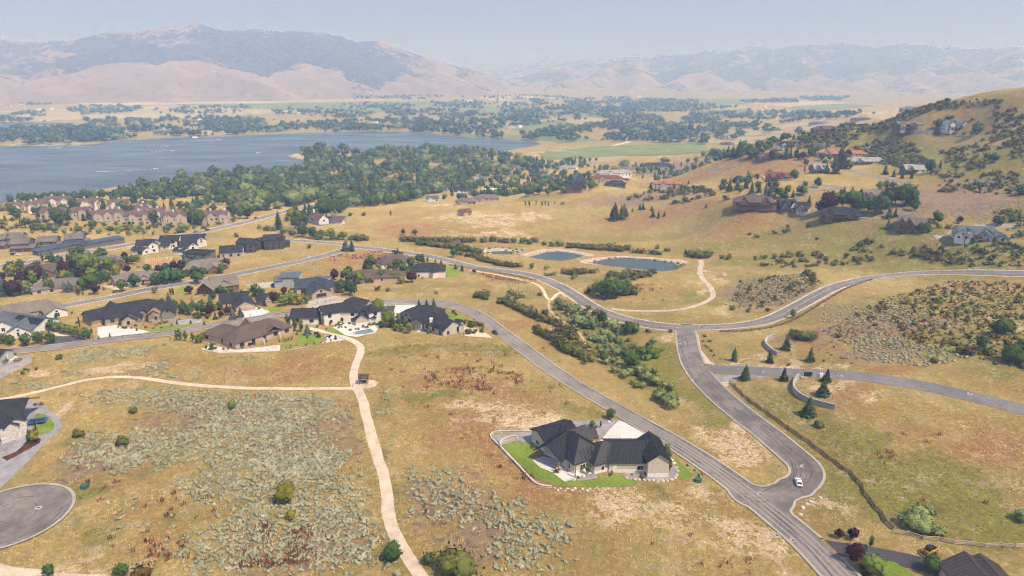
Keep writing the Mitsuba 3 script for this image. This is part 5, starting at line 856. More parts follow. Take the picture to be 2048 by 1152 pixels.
def grove(place, off, sc, items, wide=None):
    """items (x, y of the foot, height, kind) in an enlargement's pixels; labelled by kind and order from the left"""
    items = [(off[0] + x / sc, off[1] + y / sc, h / sc, k) for x, y, h, k in items]
    pts = P([i[0] for i in items], [i[1] for i in items])
    kinds = {}
    for n, it in enumerate(items): kinds.setdefault(it[3], []).append((it[0], n))
    rank = {}
    for k, l in kinds.items():
        for j, (_, n) in enumerate(sorted(l)): rank[n] = (j, len(l))
    for n, (u, v, h, k) in enumerate(items):
        p = pts[n]; c = max(math.cos(math.asin((CAM[2] - p[2]) / np.linalg.norm(p - CAM))), .5)
        hm = h / pxm(p) / c * (1.12 if k in 'CBA' else 1.0)
        if k in 'SOGWRK': hm *= .92
        elif k in 'DLPY': hm *= 1.14
        j, tot = rank[n]; base = f'{SAID[k]} {place}'
        if tot == 1: plant(k, p, hm, base)
        elif tot <= 18: plant(k, p, hm, f'{SAID[k]} {place}, ' + (f'{("left", "right")[j]} one' if tot == 2 else f'{ORD[j]} from left'))
        else: plant(k, p, hm, base, base + 's')
grove('beside the red roofed townhouses', A4, 3.84, [(135, 228, 78, 'D'), (295, 205, 70, 'C'), (455, 270, 130, 'D'), (530, 232, 92, 'C'), (800, 150, 85, 'C'), (680, 228, 82, 'C'), (915, 158, 55, 'D'), (1000, 152, 50, 'D'), (1190, 258, 92, 'D'), (1270, 268, 82, 'D'), (1450, 252, 112, 'D'), (1530, 272, 115, 'D'), (1790, 212, 105, 'D'), (1850, 222, 85, 'D'), (140, 112, 36, 'C'), (285, 92, 44, 'C'), (20, 160, 95, 'G'), (1100, 160, 80, 'W'), (1390, 150, 60, 'D'), (1490, 140, 80, 'C'), (600, 160, 60, 'D'), (40, 235, 50, 'B'), (1900, 220, 70, 'P')])
grove('on the scrubby slope below the townhouses', A4, 3.84, [(200, 292, 72, 'D'), (285, 292, 72, 'S'), (715, 300, 66, 'D'), (345, 325, 60, 'L'), (430, 330, 60, 'L'), (130, 292, 50, 'S'), (980, 305, 60, 'S'), (860, 315, 46, 'S'), (910, 335, 44, 'W'), (760, 335, 44, 'W'), (1110, 335, 44, 'W'), (1040, 320, 48, 'W'), (500, 335, 46, 'W'), (580, 340, 40, 'W'), (660, 345, 40, 'S'), (1000, 350, 36, 'W'), (1180, 350, 36, 'L'), (840, 350, 32, 'W'), (1500, 330, 30, 'W'), (1420, 330, 34, 'L'), (1350, 335, 34, 'W'), (1280, 340, 34, 'L'), (1820, 362, 42, 'S'), (1600, 290, 30, 'L'), (30, 300, 40, 'S'), (60, 330, 40, 'L'), (250, 335, 34, 'W')])
grove('among the brown roofed houses at the left', A4, 3.84, [(330, 552, 66, 'A'), (165, 612, 74, 'D'), (100, 662, 86, 'Y'), (60, 640, 66, 'D'), (195, 662, 84, 'B'), (280, 692, 112, 'P'), (455, 612, 102, 'D'), (500, 662, 112, 'P'), (450, 692, 76, 'B'), (555, 652, 70, 'B'), (575, 702, 64, 'B'), (630, 712, 104, 'P'), (760, 722, 92, 'D'), (700, 762, 112, 'D'), (640, 772, 92, 'D'), (740, 802, 84, 'P'), (35, 812, 135, 'B'), (105, 817, 122, 'P'), (180, 802, 104, 'B'), (225, 797, 94, 'B'), (160, 722, 84, 'P'), (30, 702, 66, 'P'), (370, 792, 108, 'A'), (410, 792, 108, 'A'), (500, 782, 84, 'B'), (540, 782, 84, 'B'), (605, 792, 60, 'Y'), (470, 770, 60, 'D'), (415, 640, 60, 'D')])
grove('in the tall clump behind the brown roofs', A4, 3.84, [(610, 622, 135, 'L'), (660, 642, 155, 'L'), (715, 622, 135, 'L'), (700, 682, 84, 'L'), (840, 612, 94, 'L'), (880, 642, 84, 'D'), (830, 692, 64, 'Y'), (780, 642, 64, 'P'), (960, 532, 54, 'P'), (965, 572, 64, 'D'), (1015, 572, 64, 'D'), (1055, 552, 54, 'L'), (980, 642, 64, 'P'), (940, 560, 40, 'C')])
grove('round the olive roofed house', A4, 3.84, [(1290, 642, 74, 'D'), (1400, 632, 84, 'P'), (1340, 622, 74, 'P'), (1290, 722, 112, 'D'), (1230, 692, 104, 'P'), (1200, 732, 92, 'D'), (1340, 712, 94, 'D'), (1390, 707, 94, 'D'), (945, 782, 94, 'D'), (1040, 747, 98, 'D'), (1520, 722, 94, 'D'), (1560, 672, 74, 'D'), (1500, 652, 64, 'D'), (1710, 642, 74, 'D'), (1740, 602, 74, 'P'), (1550, 532, 74, 'C'), (600, 808, 26, 'S'), (640, 806, 26, 'L'), (690, 804, 24, 'S'), (800, 775, 30, 'L'), (880, 790, 30, 'O'), (1140, 745, 30, 'L'), (1240, 720, 28, 'L')])
grove('below the timber lodge', A4, 3.84, [(1455, 802, 64, 'P'), (1690, 802, 64, 'D'), (1330, 807, 54, 'A'), (1310, 802, 44, 'A'), (1190, 792, 48, 'L'), (1780, 800, 50, 'D'), (1730, 790, 44, 'L'), (1560, 795, 40, 'S')])
grove('in the garden left of the stone garages', A4, 3.84, [(1410, 932, 84, 'A'), (1460, 962, 84, 'D'), (1550, 962, 104, 'D'), (1530, 987, 54, 'C'), (1610, 972, 84, 'P'), (1690, 922, 64, 'D'), (1640, 932, 54, 'Y'), (1750, 962, 64, 'P'), (1790, 992, 84, 'B'), (1850, 977, 74, 'B'), (1655, 992, 54, 'C'), (1345, 952, 64, 'C'), (1700, 980, 50, 'P'), (1600, 985, 40, 'S'), (1500, 985, 34, 'S')])
grove('in the hedge beside the dark driveway', A4, 3.84, [(400, 1082, 84, 'D'), (440, 1090, 74, 'L'), (490, 1102, 74, 'Y'), (530, 1110, 70, 'L'), (565, 1118, 74, 'Y'), (600, 1130, 74, 'L'), (635, 1142, 84, 'Y'), (675, 1148, 76, 'D')], )
grove('in front of the grey gabled house', A4, 3.84, [(845, 1132, 38, 'B'), (760, 1147, 34, 'B'), (1360, 1032, 34, 'C'), (1465, 1027, 34, 'C'), (1570, 1037, 34, 'C'), (1230, 1030, 22, 'S'), (1270, 1022, 24, 'S'), (1300, 1012, 26, 'S'), (1200, 1040, 22, 'O'), (1120, 1060, 22, 'S'), (1050, 1080, 28, 'C'), (1240, 1060, 20, 'G'), (1180, 1065, 18, 'S'), (1320, 1040, 20, 'O'), (1150, 1010, 26, 'L'), (1010, 1065, 20, 'S'), (970, 1065, 22, 'S')])
grove('behind the white house with solar panels', A4, 3.84, [(430, 985, 40, 'C'), (305, 980, 34, 'S'), (150, 955, 24, 'S')])
grove('planted in front of the white house', AZ, 4.096, [(20, 283, 86, 'D'), (95, 288, 80, 'D'), (210, 293, 96, 'D'), (315, 278, 96, 'D'), (415, 273, 86, 'D')])
grove('on the verge left of the brown house', AZ, 4.096, [(1450, 252, 84, 'A'), (1478, 252, 94, 'A'), (1525, 257, 84, 'A'), (1580, 262, 74, 'A'), (1606, 274, 56, 'A'), (1640, 272, 74, 'L'), (1735, 322, 64, 'C'), (1770, 318, 26, 'S'), (1830, 325, 26, 'S'), (1690, 320, 24, 'P'), (1870, 330, 22, 'P')])
grove('at the edge of the dry field', AZ, 4.096, [(488, 406, 50, 'S'), (645, 1040, 80, 'S'), (1005, 1110, 95, 'S'), (1910, 820, 80, 'L'), (1095, 840, 60, 'S')])
grove('beside the white chapel', A5, 3.84, [(535, 192, 92, 'C'), (595, 215, 60, 'C'), (665, 218, 158, 'D'), (505, 268, 76, 'D'), (395, 232, 90, 'Y'), (300, 304, 128, 'C'), (850, 198, 40, 'S'), (950, 197, 38, 'S'), (770, 178, 40, 'S'), (700, 175, 40, 'D'), (1158, 203, 45, 'A')])
grove('in the thicket along the village turning', A5, 3.84, [(210, 312, 54, 'S'), (260, 315, 50, 'W'), (340, 332, 64, 'W'), (400, 345, 60, 'S'), (480, 364, 94, 'D'), (560, 374, 84, 'D'), (600, 380, 60, 'S'), (700, 384, 84, 'L'), (630, 372, 64, 'D'), (790, 384, 64, 'L'), (740, 386, 50, 'R'), (930, 390, 72, 'S'), (880, 384, 54, 'S'), (970, 388, 54, 'O'), (840, 386, 50, 'S'), (430, 300, 90, 'D'), (150, 300, 40, 'W'), (510, 330, 60, 'S')])
grove('on the traffic island', A5, 3.84, [(815, 470, 88, 'B'), (860, 470, 82, 'C'), (800, 468, 60, 'C'), (530, 447, 44, 'S')])
grove('round the brown roofs by the through road', A5, 3.84, [(730, 692, 80, 'P'), (820, 712, 104, 'D'), (840, 652, 64, 'D'), (780, 792, 94, 'D'), (850, 812, 104, 'D'), (920, 722, 94, 'L'), (1010, 602, 94, 'D'), (960, 592, 54, 'C'), (1080, 575, 40, 'C'), (1090, 702, 84, 'L'), (1140, 692, 96, 'C'), (1190, 702, 74, 'L'), (1210, 602, 74, 'D'), (1260, 662, 104, 'D'), (1310, 602, 84, 'D'), (1180, 572, 64, 'D'), (1370, 562, 64, 'D'), (1320, 712, 84, 'P'), (1290, 682, 74, 'D'), (1240, 722, 64, 'L'), (700, 772, 74, 'P'), (1020, 715, 44, 'Y'), (980, 715, 44, 'L'), (1410, 555, 40, 'C'), (750, 760, 40, 'Y')])
grove('along the through road verge', A5, 3.84, [(1545, 587, 54, 'C'), (1655, 607, 44, 'C'), (1705, 622, 48, 'C'), (1440, 557, 44, 'A'), (1500, 570, 36, 'A'), (1800, 645, 36, 'P'), (1055, 772, 48, 'K'), (1140, 778, 40, 'S'), (1830, 828, 72, 'S'), (1870, 832, 56, 'S'), (1510, 795, 28, 'G')])
grove('between the blue roofed house and the garages', A5, 3.84, [(120, 822, 94, 'D'), (170, 832, 74, 'D'), (250, 872, 84, 'P'), (340, 802, 54, 'P'), (340, 892, 84, 'L'), (400, 882, 104, 'L'), (460, 882, 84, 'Y'), (515, 872, 60, 'L'), (190, 892, 54, 'C'), (290, 850, 60, 'D')])
grove('between the cream and dark roofed houses', A5, 3.84, [(1065, 955, 112, 'L'), (1145, 1050, 118, 'L'), (1170, 1055, 100, 'C'), (1215, 1052, 98, 'A'), (1268, 1082, 112, 'A'), (1300, 1102, 74, 'Y'), (1240, 1090, 60, 'L'), (1375, 892, 50, 'C'), (1435, 892, 50, 'C'), (1490, 922, 84, 'C'), (1085, 1060, 50, 'D'), (1190, 1080, 40, 'K')])
grove('between the brown and the cream house', A5, 3.84, [(365, 1032, 74, 'A'), (425, 1082, 94, 'A'), (475, 1092, 94, 'A'), (520, 1112, 80, 'B'), (600, 1125, 30, 'C'), (580, 1115, 26, 'P'), (735, 1145, 30, 'C'), (690, 1140, 24, 'P'), (665, 1070, 20, 'S'), (700, 1040, 34, 'L'), (760, 1035, 30, 'L'), (790, 1040, 28, 'Y'), (840, 1030, 26, 'S')])
grove('in the gravel garden by the curve', A5, 3.84, [(1785, 1052, 64, 'S'), (1845, 1045, 44, 'S'), (1750, 1105, 52, 'S'), (1802, 1102, 44, 'S'), (1857, 1092, 46, 'S'), (1730, 1030, 40, 'L'), (1640, 950, 26, 'P'), (1660, 965, 20, 'P')])
grove('on the bare hillside above the ponds', A6, 3.84, [(1035, 232, 125, 'C'), (1012, 232, 92, 'C'), (1085, 226, 100, 'C'), (1105, 205, 70, 'C'), (1122, 200, 62, 'C'), (1108, 152, 48, 'C'), (1228, 152, 50, 'C'), (1252, 150, 50, 'C'), (1170, 167, 28, 'C'), (1318, 158, 40, 'C'), (1327, 207, 58, 'C'), (1370, 216, 52, 'C'), (1415, 202, 42, 'C'), (1735, 137, 34, 'C')])
grove('in the sapling row on the bare slope', A6, 3.84, [(350, 122, 34, 'A'), (378, 127, 44, 'A'), (430, 122, 40, 'A'), (475, 127, 40, 'A'), (500, 122, 40, 'A'), (525, 132, 42, 'A'), (575, 117, 30, 'A'), (625, 122, 30, 'A'), (640, 118, 28, 'A')])
HEDGE = [(30, 402, 62), (100, 395, 56), (160, 402, 50), (200, 404, 54), (420, 400, 54), (490, 424, 50), (690, 444, 60), (740, 444, 54), (780, 448, 50), (820, 452, 60), (850, 455, 56), (880, 457, 62), (915, 460, 60), (950, 462, 66), (1010, 464, 74), (1050, 468, 62), (1080, 472, 62), (1130, 462, 64), (1180, 482, 48), (1215, 484, 46), (1250, 486, 52), (1310, 494, 52), (1345, 497, 48), (1375, 498, 46), (1365, 452, 40), (1435, 472, 40)]
grove('in the long hedge behind the ponds', A6, 3.84, [(x, y, h, 'OS'[i % 2]) for i, (x, y, h) in enumerate(HEDGE)] + [(260, 404, 54, 'R'), (330, 412, 62, 'R'), (380, 417, 54, 'R'), (560, 432, 62, 'W'), (620, 434, 62, 'W'), (590, 430, 50, 'W')])
grove('in the low brush right of the ponds', A6, 3.84, [(1680, 522, 84, 'S'), (1620, 512, 70, 'S'), (1740, 518, 72, 'S'), (1590, 500, 50, 'S'), (1900, 532, 44, 'S'), (1860, 528, 40, 'S'), (1920, 520, 40, 'S')])
HEDGE2 = [(-470, 420, 60), (-430, 425, 62), (-390, 428, 62), (-350, 434, 64), (-300, 440, 66), (-250, 445, 66), (-210, 452, 66), (-160, 462, 66), (-110, 470, 66), (-60, 482, 66), (-10, 495, 66), (40, 552, 60), (80, 560, 58), (120, 572, 58), (160, 580, 56), (190, 584, 56), (230, 590, 54), (260, 594, 52), (0, 540, 60), (-40, 520, 60), (-90, 510, 56), (-150, 500, 52), (300, 592, 46)]
grove('in the hedge before the ponds', A6, 3.84, [(x, y, h, 'OS'[i % 2]) for i, (x, y, h) in enumerate(HEDGE2)] + [(395, 608, 44, 'D'), (-200, 520, 70, 'D'), (510, 614, 48, 'R')])
grove('in the hedge above the long hedge', A6, 3.84, [(-780, 380, 60, 'S'), (-750, 382, 64, 'O'), (-715, 385, 62, 'S'), (-680, 388, 60, 'O'), (-640, 390, 62, 'S'), (-590, 394, 62, 'O'), (-540, 395, 60, 'S'), (-480, 396, 60, 'O'), (-420, 398, 60, 'S'), (-360, 402, 62, 'O'), (-300, 402, 62, 'S'), (-240, 402, 60, 'O'), (-180, 402, 58, 'S'), (-120, 402, 58, 'O'), (-60, 402, 58, 'S'), (-590, 345, 44, 'D'), (-500, 348, 44, 'D')][5:])
grove('at the edge of the smallest pond', A6, 3.84, [(20, 470, 22, 'R'), (70, 456, 22, 'R'), (120, 450, 22, 'R'), (175, 452, 22, 'R'), (230, 458, 24, 'R'), (280, 466, 24, 'R'), (325, 474, 24, 'R'), (290, 486, 24, 'R'), (240, 494, 26, 'R'), (60, 490, 20, 'R'), (200, 468, 20, 'R'), (255, 474, 22, 'R')])
grove('at the right end of the largest pond', A6, 3.84, [(1500, 600, 24, 'R'), (1540, 592, 28, 'R'), (1560, 582, 26, 'R'), (1520, 572, 26, 'R'), (1470, 562, 24, 'R'), (1420, 556, 20, 'S'), (1340, 542, 18, 'S'), (1040, 528, 22, 'S'), (990, 532, 20, 'S'), (880, 552, 20, 'R')])
grove('in front of the largest pond', A6, 3.84, [(650, 642, 54, 'O'), (690, 650, 60, 'O'), (720, 652, 74, 'S'), (760, 646, 60, 'O'), (800, 642, 60, 'O'), (850, 640, 50, 'S'), (885, 634, 44, 'O'), (720, 684, 46, 'R'), (510, 660, 40, 'G'), (560, 655, 40, 'G'), (1010, 672, 74, 'S'), (1060, 682, 74, 'S'), (1110, 682, 74, 'O'), (1150, 662, 92, 'G'), (1200, 672, 76, 'S'), (1240, 668, 70, 'O'), (1290, 662, 64, 'S'), (1330, 642, 54, 'O'), (1180, 690, 50, 'S')])
grove('in the green clump inside the service track', A6, 3.84, [(940, 832, 115, 'D'), (1000, 838, 135, 'D'), (1050, 832, 125, 'D'), (900, 812, 105, 'L'), (1080, 812, 112, 'D'), (1150, 802, 94, 'S'), (1120, 806, 100, 'S'), (850, 784, 64, 'G'), (1130, 762, 74, 'L'), (1000, 790, 120, 'L'), (820, 795, 50, 'O'), (1175, 792, 70, 'O')])
grove('in the olive thicket left of the footpath', A6, 3.84, [(30, 834, 80, 'S'), (-5, 828, 60, 'S'), (240, 812, 64, 'S'), (160, 868, 64, 'O'), (200, 880, 72, 'S'), (240, 890, 76, 'S'), (280, 915, 74, 'O'), (320, 930, 76, 'S'), (360, 955, 82, 'O'), (400, 975, 82, 'O'), (450, 995, 74, 'S'), (500, 1010, 74, 'O'), (550, 1025, 70, 'S'), (600, 1045, 66, 'O'), (650, 1082, 64, 'O'), (460, 812, 44, 'S'), (690, 1095, 60, 'S')])
grove('in the willows between path and through road', A6, 3.84, [(600, 890, 76, 'W'), (640, 922, 94, 'W'), (700, 955, 104, 'W'), (745, 935, 80, 'W'), (780, 1060, 130, 'W'), (850, 1062, 116, 'W'), (730, 1020, 90, 'W'), (880, 1020, 90, 'O'), (900, 962, 66, 'O'), (940, 1032, 94, 'D'), (1010, 1062, 94, 'W'), (1040, 1085, 76, 'W'), (1130, 1112, 98, 'D'), (1175, 1105, 88, 'L'), (1095, 1105, 78, 'W'), (960, 1130, 84, 'W'), (830, 920, 50, 'O'), (800, 960, 60, 'S'), (1290, 1092, 36, 'S')])
grove('in the olive thicket above the estate road', A8, 4.096, [(470, 440, 72, 'S'), (520, 460, 84, 'S'), (560, 482, 92, 'S'), (610, 500, 92, 'O'), (640, 542, 104, 'S'), (690, 560, 104, 'S'), (720, 592, 112, 'S'), (770, 600, 104, 'O'), (800, 622, 112, 'S'), (840, 640, 104, 'S'), (880, 662, 104, 'O'), (865, 692, 56, 'L'), (905, 640, 84, 'S'), (760, 482, 84, 'O'), (700, 450, 80, 'S'), (820, 560, 84, 'S'), (640, 430, 64, 'O')])
grove('in the grey willows above the reeds', A8, 4.096, [(1000, 522, 94, 'W'), (950, 502, 74, 'W'), (1080, 502, 74, 'W'), (1060, 582, 94, 'W'), (1120, 622, 94, 'W'), (1180, 590, 84, 'W'), (1030, 610, 70, 'W'), (1130, 520, 60, 'W'), (1230, 722, 140, 'D'), (1015, 682, 84, 'D'), (960, 632, 54, 'S'), (1090, 680, 60, 'W'), (1200, 650, 64, 'W')])
grove('in the bright marsh pocket', A8, 4.096, [(1260, 565, 60, 'R'), (1310, 600, 70, 'R'), (1350, 620, 76, 'R'), (1400, 625, 84, 'R'), (1440, 610, 70, 'R'), (1380, 650, 60, 'R'), (1330, 655, 50, 'R'), (1220, 570, 60, 'R'), (1445, 640, 56, 'R')])
grove('in the willows beside the junction road', A8, 4.096, [(1110, 762, 76, 'W'), (1180, 802, 84, 'W'), (1240, 780, 80, 'W'), (1300, 785, 114, 'W'), (1360, 822, 94, 'W'), (1410, 845, 84, 'W'), (1440, 864, 104, 'W'), (1520, 884, 64, 'W'), (1330, 882, 64, 'W'), (1470, 990, 104, 'W'), (1520, 1020, 104, 'W'), (1570, 1055, 112, 'W'), (1480, 930, 64, 'W'), (1550, 980, 84, 'W')][:14])
grove('along the private road', AR, 3.16, [(215, 510, 78, 'C'), (440, 520, 78, 'C'), (545, 440, 82, 'C'), (695, 515, 86, 'C'), (285, 630, 88, 'C'), (528, 635, 80, 'C'), (800, 642, 78, 'C'), (775, 730, 92, 'C'), (685, 857, 108, 'C'), (748, 927, 48, 'S'), (560, 542, 22, 'S')])
grove('on the brushy slope behind the private road', AR, 3.16, [(585, 352, 60, 'S'), (620, 370, 74, 'O'), (660, 382, 74, 'S'), (710, 372, 66, 'O'), (585, 240, 52, 'L'), (425, 197, 32, 'S'), (200, 190, 32, 'S'), (305, 200, 32, 'O'), (1900, 352, 104, 'D'), (1870, 346, 84, 'D'), (1945, 345, 84, 'D'), (1780, 442, 84, 'D'), (1700, 472, 64, 'K'), (1960, 522, 112, 'D'), (2010, 522, 114, 'S'), (1820, 472, 54, 'S'), (2030, 470, 92, 'D'), (1475, 522, 44, 'S'), (872, 362, 40, 'S'), (1640, 460, 50, 'S')])
grove('in the dry meadow at the lower right', AB, 3.69, [(505, 48, 52, 'S'), (1160, 770, 104, 'W'), (1200, 795, 124, 'W'), (1260, 825, 124, 'W'), (1320, 692, 74, 'W'), (1225, 722, 114, 'W'), (1340, 842, 104, 'W'), (1395, 845, 86, 'W'), (1285, 770, 104, 'W'), (2000, 742, 94, 'W'), (890, 942, 84, 'A'), (655, 872, 64, 'P'), (755, 882, 74, 'P')])
grove('in the mulch bed at the lower right', AB, 3.69, [(770, 1052, 124, 'P'), (900, 1132, 124, 'L'), (970, 1142, 66, 'B'), (1340, 1132, 114, 'D'), (945, 1120, 50, 'Y'), (830, 1120, 44, 'S')])
grove('standing alone in the sagebrush', (0, 0), 1.0, [(910, 1146, 54, 'S'), (575, 1009, 38, 'Y'), (786, 1123, 32, 'D'), (858, 1129, 20, 'D'), (98, 1153, 22, 'D'), (245, 1153, 24, 'D'), (285, 1153, 28, 'K'), (583, 1042, 20, 'Y'), (1222, 839, 20, 'D'), (61, 886, 26, 'C')])
grove('round the hillside houses', A7, 3.2, [(60, 587, 84, 'C'), (110, 577, 74, 'B'), (165, 567, 64, 'C'), (200, 607, 80, 'C'), (130, 597, 48, 'L'), (250, 592, 64, 'C'), (290, 617, 84, 'B'), (320, 617, 90, 'B'), (385, 632, 64, 'D'), (355, 612, 54, 'D'), (430, 602, 54, 'L'), (465, 622, 44, 'C'), (570, 657, 48, 'C'), (20, 575, 54, 'S'), (1395, 792, 64, 'D'), (1385, 772, 64, 'L'), (1530, 792, 44, 'P'), (1770, 807, 64, 'D'), (1800, 802, 54, 'D'), (1850, 782, 34, 'C'), (1910, 767, 48, 'C'), (1400, 822, 36, 'S'), (1460, 824, 36, 'S'), (1280, 857, 66, 'D'), (1310, 852, 64, 'D'), (1340, 847, 44, 'S'), (1075, 822, 64, 'B'), (40, 640, 40, 'S'), (260, 640, 40, 'C')])
grove('in the grove round the beige hillside house', A7, 3.2, [(690, 722, 124, 'P'), (650, 732, 84, 'P'), (710, 652, 64, 'D'), (780, 692, 94, 'L'), (840, 702, 114, 'D'), (790, 622, 64, 'C'), (840, 632, 74, 'C'), (890, 692, 116, 'C'), (940, 722, 84, 'D'), (990, 732, 94, 'L'), (1030, 732, 114, 'D'), (1080, 672, 104, 'D'), (1120, 672, 114, 'D'), (1180, 682, 134, 'D'), (1215, 677, 94, 'L'), (1235, 662, 104, 'C'), (1060, 572, 54, 'L'), (1020, 577, 54, 'L'), (1100, 567, 44, 'L'), (1080, 752, 74, 'B'), (1120, 747, 54, 'C')])
grove('beside the upper hillside houses', A7, 3.2, [(540, 457, 34, 'C'), (570, 447, 34, 'C'), (680, 472, 64, 'C'), (735, 472, 84, 'C'), (750, 462, 54, 'P'), (790, 442, 94, 'C'), (770, 402, 104, 'C'), (735, 432, 84, 'C'), (820, 362, 44, 'P'), (1055, 477, 64, 'B'), (1110, 492, 48, 'C'), (1165, 502, 44, 'C'), (1225, 502, 54, 'C'), (1340, 472, 84, 'D'), (1405, 442, 54, 'C'), (1750, 397, 54, 'D'), (1610, 397, 28, 'S'), (650, 390, 50, 'D'), (1940, 602, 84, 'C'), (1920, 612, 64, 'D')])
grove('beside the hilltop houses', A7, 3.2, [(1395, 192, 64, 'D'), (1440, 192, 44, 'L'), (1640, 222, 74, 'D'), (1655, 215, 60, 'L'), (1455, 217, 30, 'S'), (1380, 222, 32, 'S'), (1500, 222, 30, 'S'), (1560, 222, 28, 'S'), (1610, 222, 30, 'S'), (1710, 220, 24, 'S'), (500, 232, 58, 'D')])
grove('in the belt behind the hillside lane', A7, 3.2, [(20, 372, 64, 'C'), (50, 367, 74, 'C'), (80, 372, 74, 'C'), (120, 367, 104, 'C'), (150, 330, 64, 'D'), (180, 372, 64, 'D'), (210, 377, 64, 'D'), (240, 382, 64, 'C'), (270, 382, 64, 'C'), (330, 382, 54, 'P'), (420, 372, 84, 'C'), (450, 372, 64, 'C'), (490, 367, 64, 'C'), (530, 382, 48, 'P'), (580, 362, 54, 'D'), (630, 352, 54, 'D'), (200, 330, 40, 'D'), (290, 325, 44, 'D'), (-20, 372, 56, 'D'), (-50, 360, 50, 'L'), (340, 260, 30, 'D'), (300, 270, 30, 'D')])
grove('beside the terracotta house on the knoll', A6, 3.84, [(1310, -10, 50, 'C'), (1345, -8, 46, 'C'), (1490, -8, 46, 'C'), (1520, -20, 54, 'C'), (1545, -5, 40, 'D'), (1600, -42, 36, 'C'), (1330, -30, 36, 'D')])
print('placed', len(planted), 'entries', len(scene))

# ------------------------------------------------------------------ masses of plants: many copies in one mesh
def crowd(name, kind_mats, pts, hs, label, level=2, cat=None, wide=1.0):
    """one object per leaf colour, of all copies: for what nobody could count"""
    done = 0
    for n, (kind, share) in enumerate(kind_mats):
        sel = rng.random(len(pts)) < share if n < len(kind_mats) - 1 else np.ones(len(pts), bool)
        P_, H_ = pts[sel], hs[sel]; pts, hs = pts[~sel], hs[~sel]
        Vs, Fs, Ns, at = [], [], [], 0
        for i in range(3):
            (v, f, nn), _, _ = proto(kind, level, i); p, h = P_[i::3], H_[i::3]
            if not len(p): continue
            a = rng.uniform(0, 6.28, len(p)); c, s = np.cos(a), np.sin(a); w = wide * rng.uniform(.85, 1.2, len(p))
            rot = lambda q, sx, sz: np.stack([(q[None, :, 0] * c[:, None] - q[None, :, 1] * s[:, None]) * sx[:, None], (q[None, :, 0] * s[:, None] + q[None, :, 1] * c[:, None]) * sx[:, None], q[None, :, 2] * sz[:, None]], -1)
            one = np.ones(len(p)); Vs.append((rot(v, h * w, h) + p[:, None]).reshape(-1, 3)); Ns.append(rot(nn, one, one).reshape(-1, 3))
            Fs.append((f[None] + (np.arange(len(p)) * len(v))[:, None, None]).reshape(-1, 3) + at); at += len(v) * len(p)
        if Vs:
            k = obj(name, None, None, None, label=f'{SAID[kind]}s {label}' if kind != 'K' else label, kind='stuff', shape={**leaf_shape(np.vstack(Vs), np.vstack(Fs), np.vstack(Ns)), 'bsdf': {'type': 'ref', 'id': 'leaves_' + kind}}); done += at
    return done
def scatter(px, spacing, density=1.0, clump=0.0, seed=0, avoid=()):
    poly = patch(px); x0, y0, x1, y1 = poly.bounds; r = np.random.default_rng(seed)
    x, y = np.meshgrid(np.arange(x0, x1, spacing), np.arange(y0, y1, spacing)); x = x + r.uniform(-.5, .5, x.shape) * spacing; y = y + r.uniform(-.5, .5, y.shape) * spacing
    x, y = x.ravel(), y.ravel(); m = shapely.contains_xy(poly, x, y)
    m &= r.random(len(x)) < density
    if clump: m &= meshkit.fbm(np.stack([x / clump, y / clump, 0 * x + seed], -1), 3, seed) > .5 - .0 * density
    for a in [*avoid, HOMES]: m &= ~shapely.contains_xy(a, x, y)
    x, y = x[m], y[m]; return np.c_[x, y, Z(x, y)]
hwy = HW.buffer(9)
FILL = [([(0, 518), (130, 508), (240, 512), (250, 560), (150, 585), (0, 598)], 7.5, .34, 'DDLBYC', 4.5, 9, 'mixed trees between the houses at the left'), ([(290, 545), (380, 522), (470, 525), (440, 560), (330, 562)], 7.5, .3, 'DDLC', 4, 8, 'mixed trees round the olive roofs'), ([(335, 605), (420, 590), (500, 610), (480, 636), (350, 628)], 6.5, .4, 'DDLB', 3.5, 6.5, 'garden trees left of the stone garages'), ([(20, 402), (200, 392), (470, 400), (480, 440), (300, 445), (20, 440)], 11, .42, 'DDDLC', 6, 11, 'trees between the red roofed townhouses'), ([(0, 442), (200, 446), (470, 440), (500, 450), (380, 466), (180, 470), (0, 458)], 8, .6, 'WSLS', 3, 6, 'brush below the townhouses'), ([(690, 530), (800, 512), (860, 525), (830, 565), (700, 570)], 7, .34, 'DDLC', 4, 8, 'trees round the brown roofs'), ([(1100, 596), (1170, 606), (1250, 655), (1330, 690), (1345, 760), (1350, 808), (1290, 790), (1220, 740), (1150, 680), (1115, 640)], 5.0, .62, 'WWWWR', 1.7, 3.4, 'willows of the creek gully'), ([(1000, 590), (1060, 596), (1130, 650), (1190, 720), (1150, 720), (1060, 650)], 6, .45, 'SOSW', 2.2, 4.2, 'olive brush above the creek'), ([(1440, 360), (1500, 350), (1640, 360), (1800, 400), (1850, 440), (1700, 415), (1560, 395), (1450, 385)], 12, .3, 'CCDDLB', 5, 10, 'trees between the hillside houses'), ([(1480, 300), (1640, 290), (1720, 310), (1700, 340), (1560, 330), (1440, 325)], 12, .45, 'CDDDL', 6, 11, 'trees of the upper hillside lane'), ([(600, 410), (680, 402), (720, 420), (640, 440), (560, 450)], 9, .35, 'DDLC', 6, 11, 'trees round the white chapel')]
for i, (px, s_, dn, ks, h0, h1, grp) in enumerate(FILL):
    if i in (3, 8, 9, 10):
        q_ = scatter(px, s_, dn, 0, 700 + i, [HW.buffer(7), far.buffer(5), main.buffer(5)]); crowd('woodland', [('C', .18), ('L', .2), ('D', 1)], q_, rng.uniform(h0, h1, len(q_)), 'among ' + grp, 1); continue
    for p in scatter(px, s_, dn, 0, 700 + i, [HW.buffer(7), far.buffer(5), main.buffer(5)]):
        k_ = rng.choice(list(ks)); plant(k_, p, rng.uniform(h0, h1), f'{SAID[k_]} among {grp}', f'{SAID[k_]}s among {grp}')
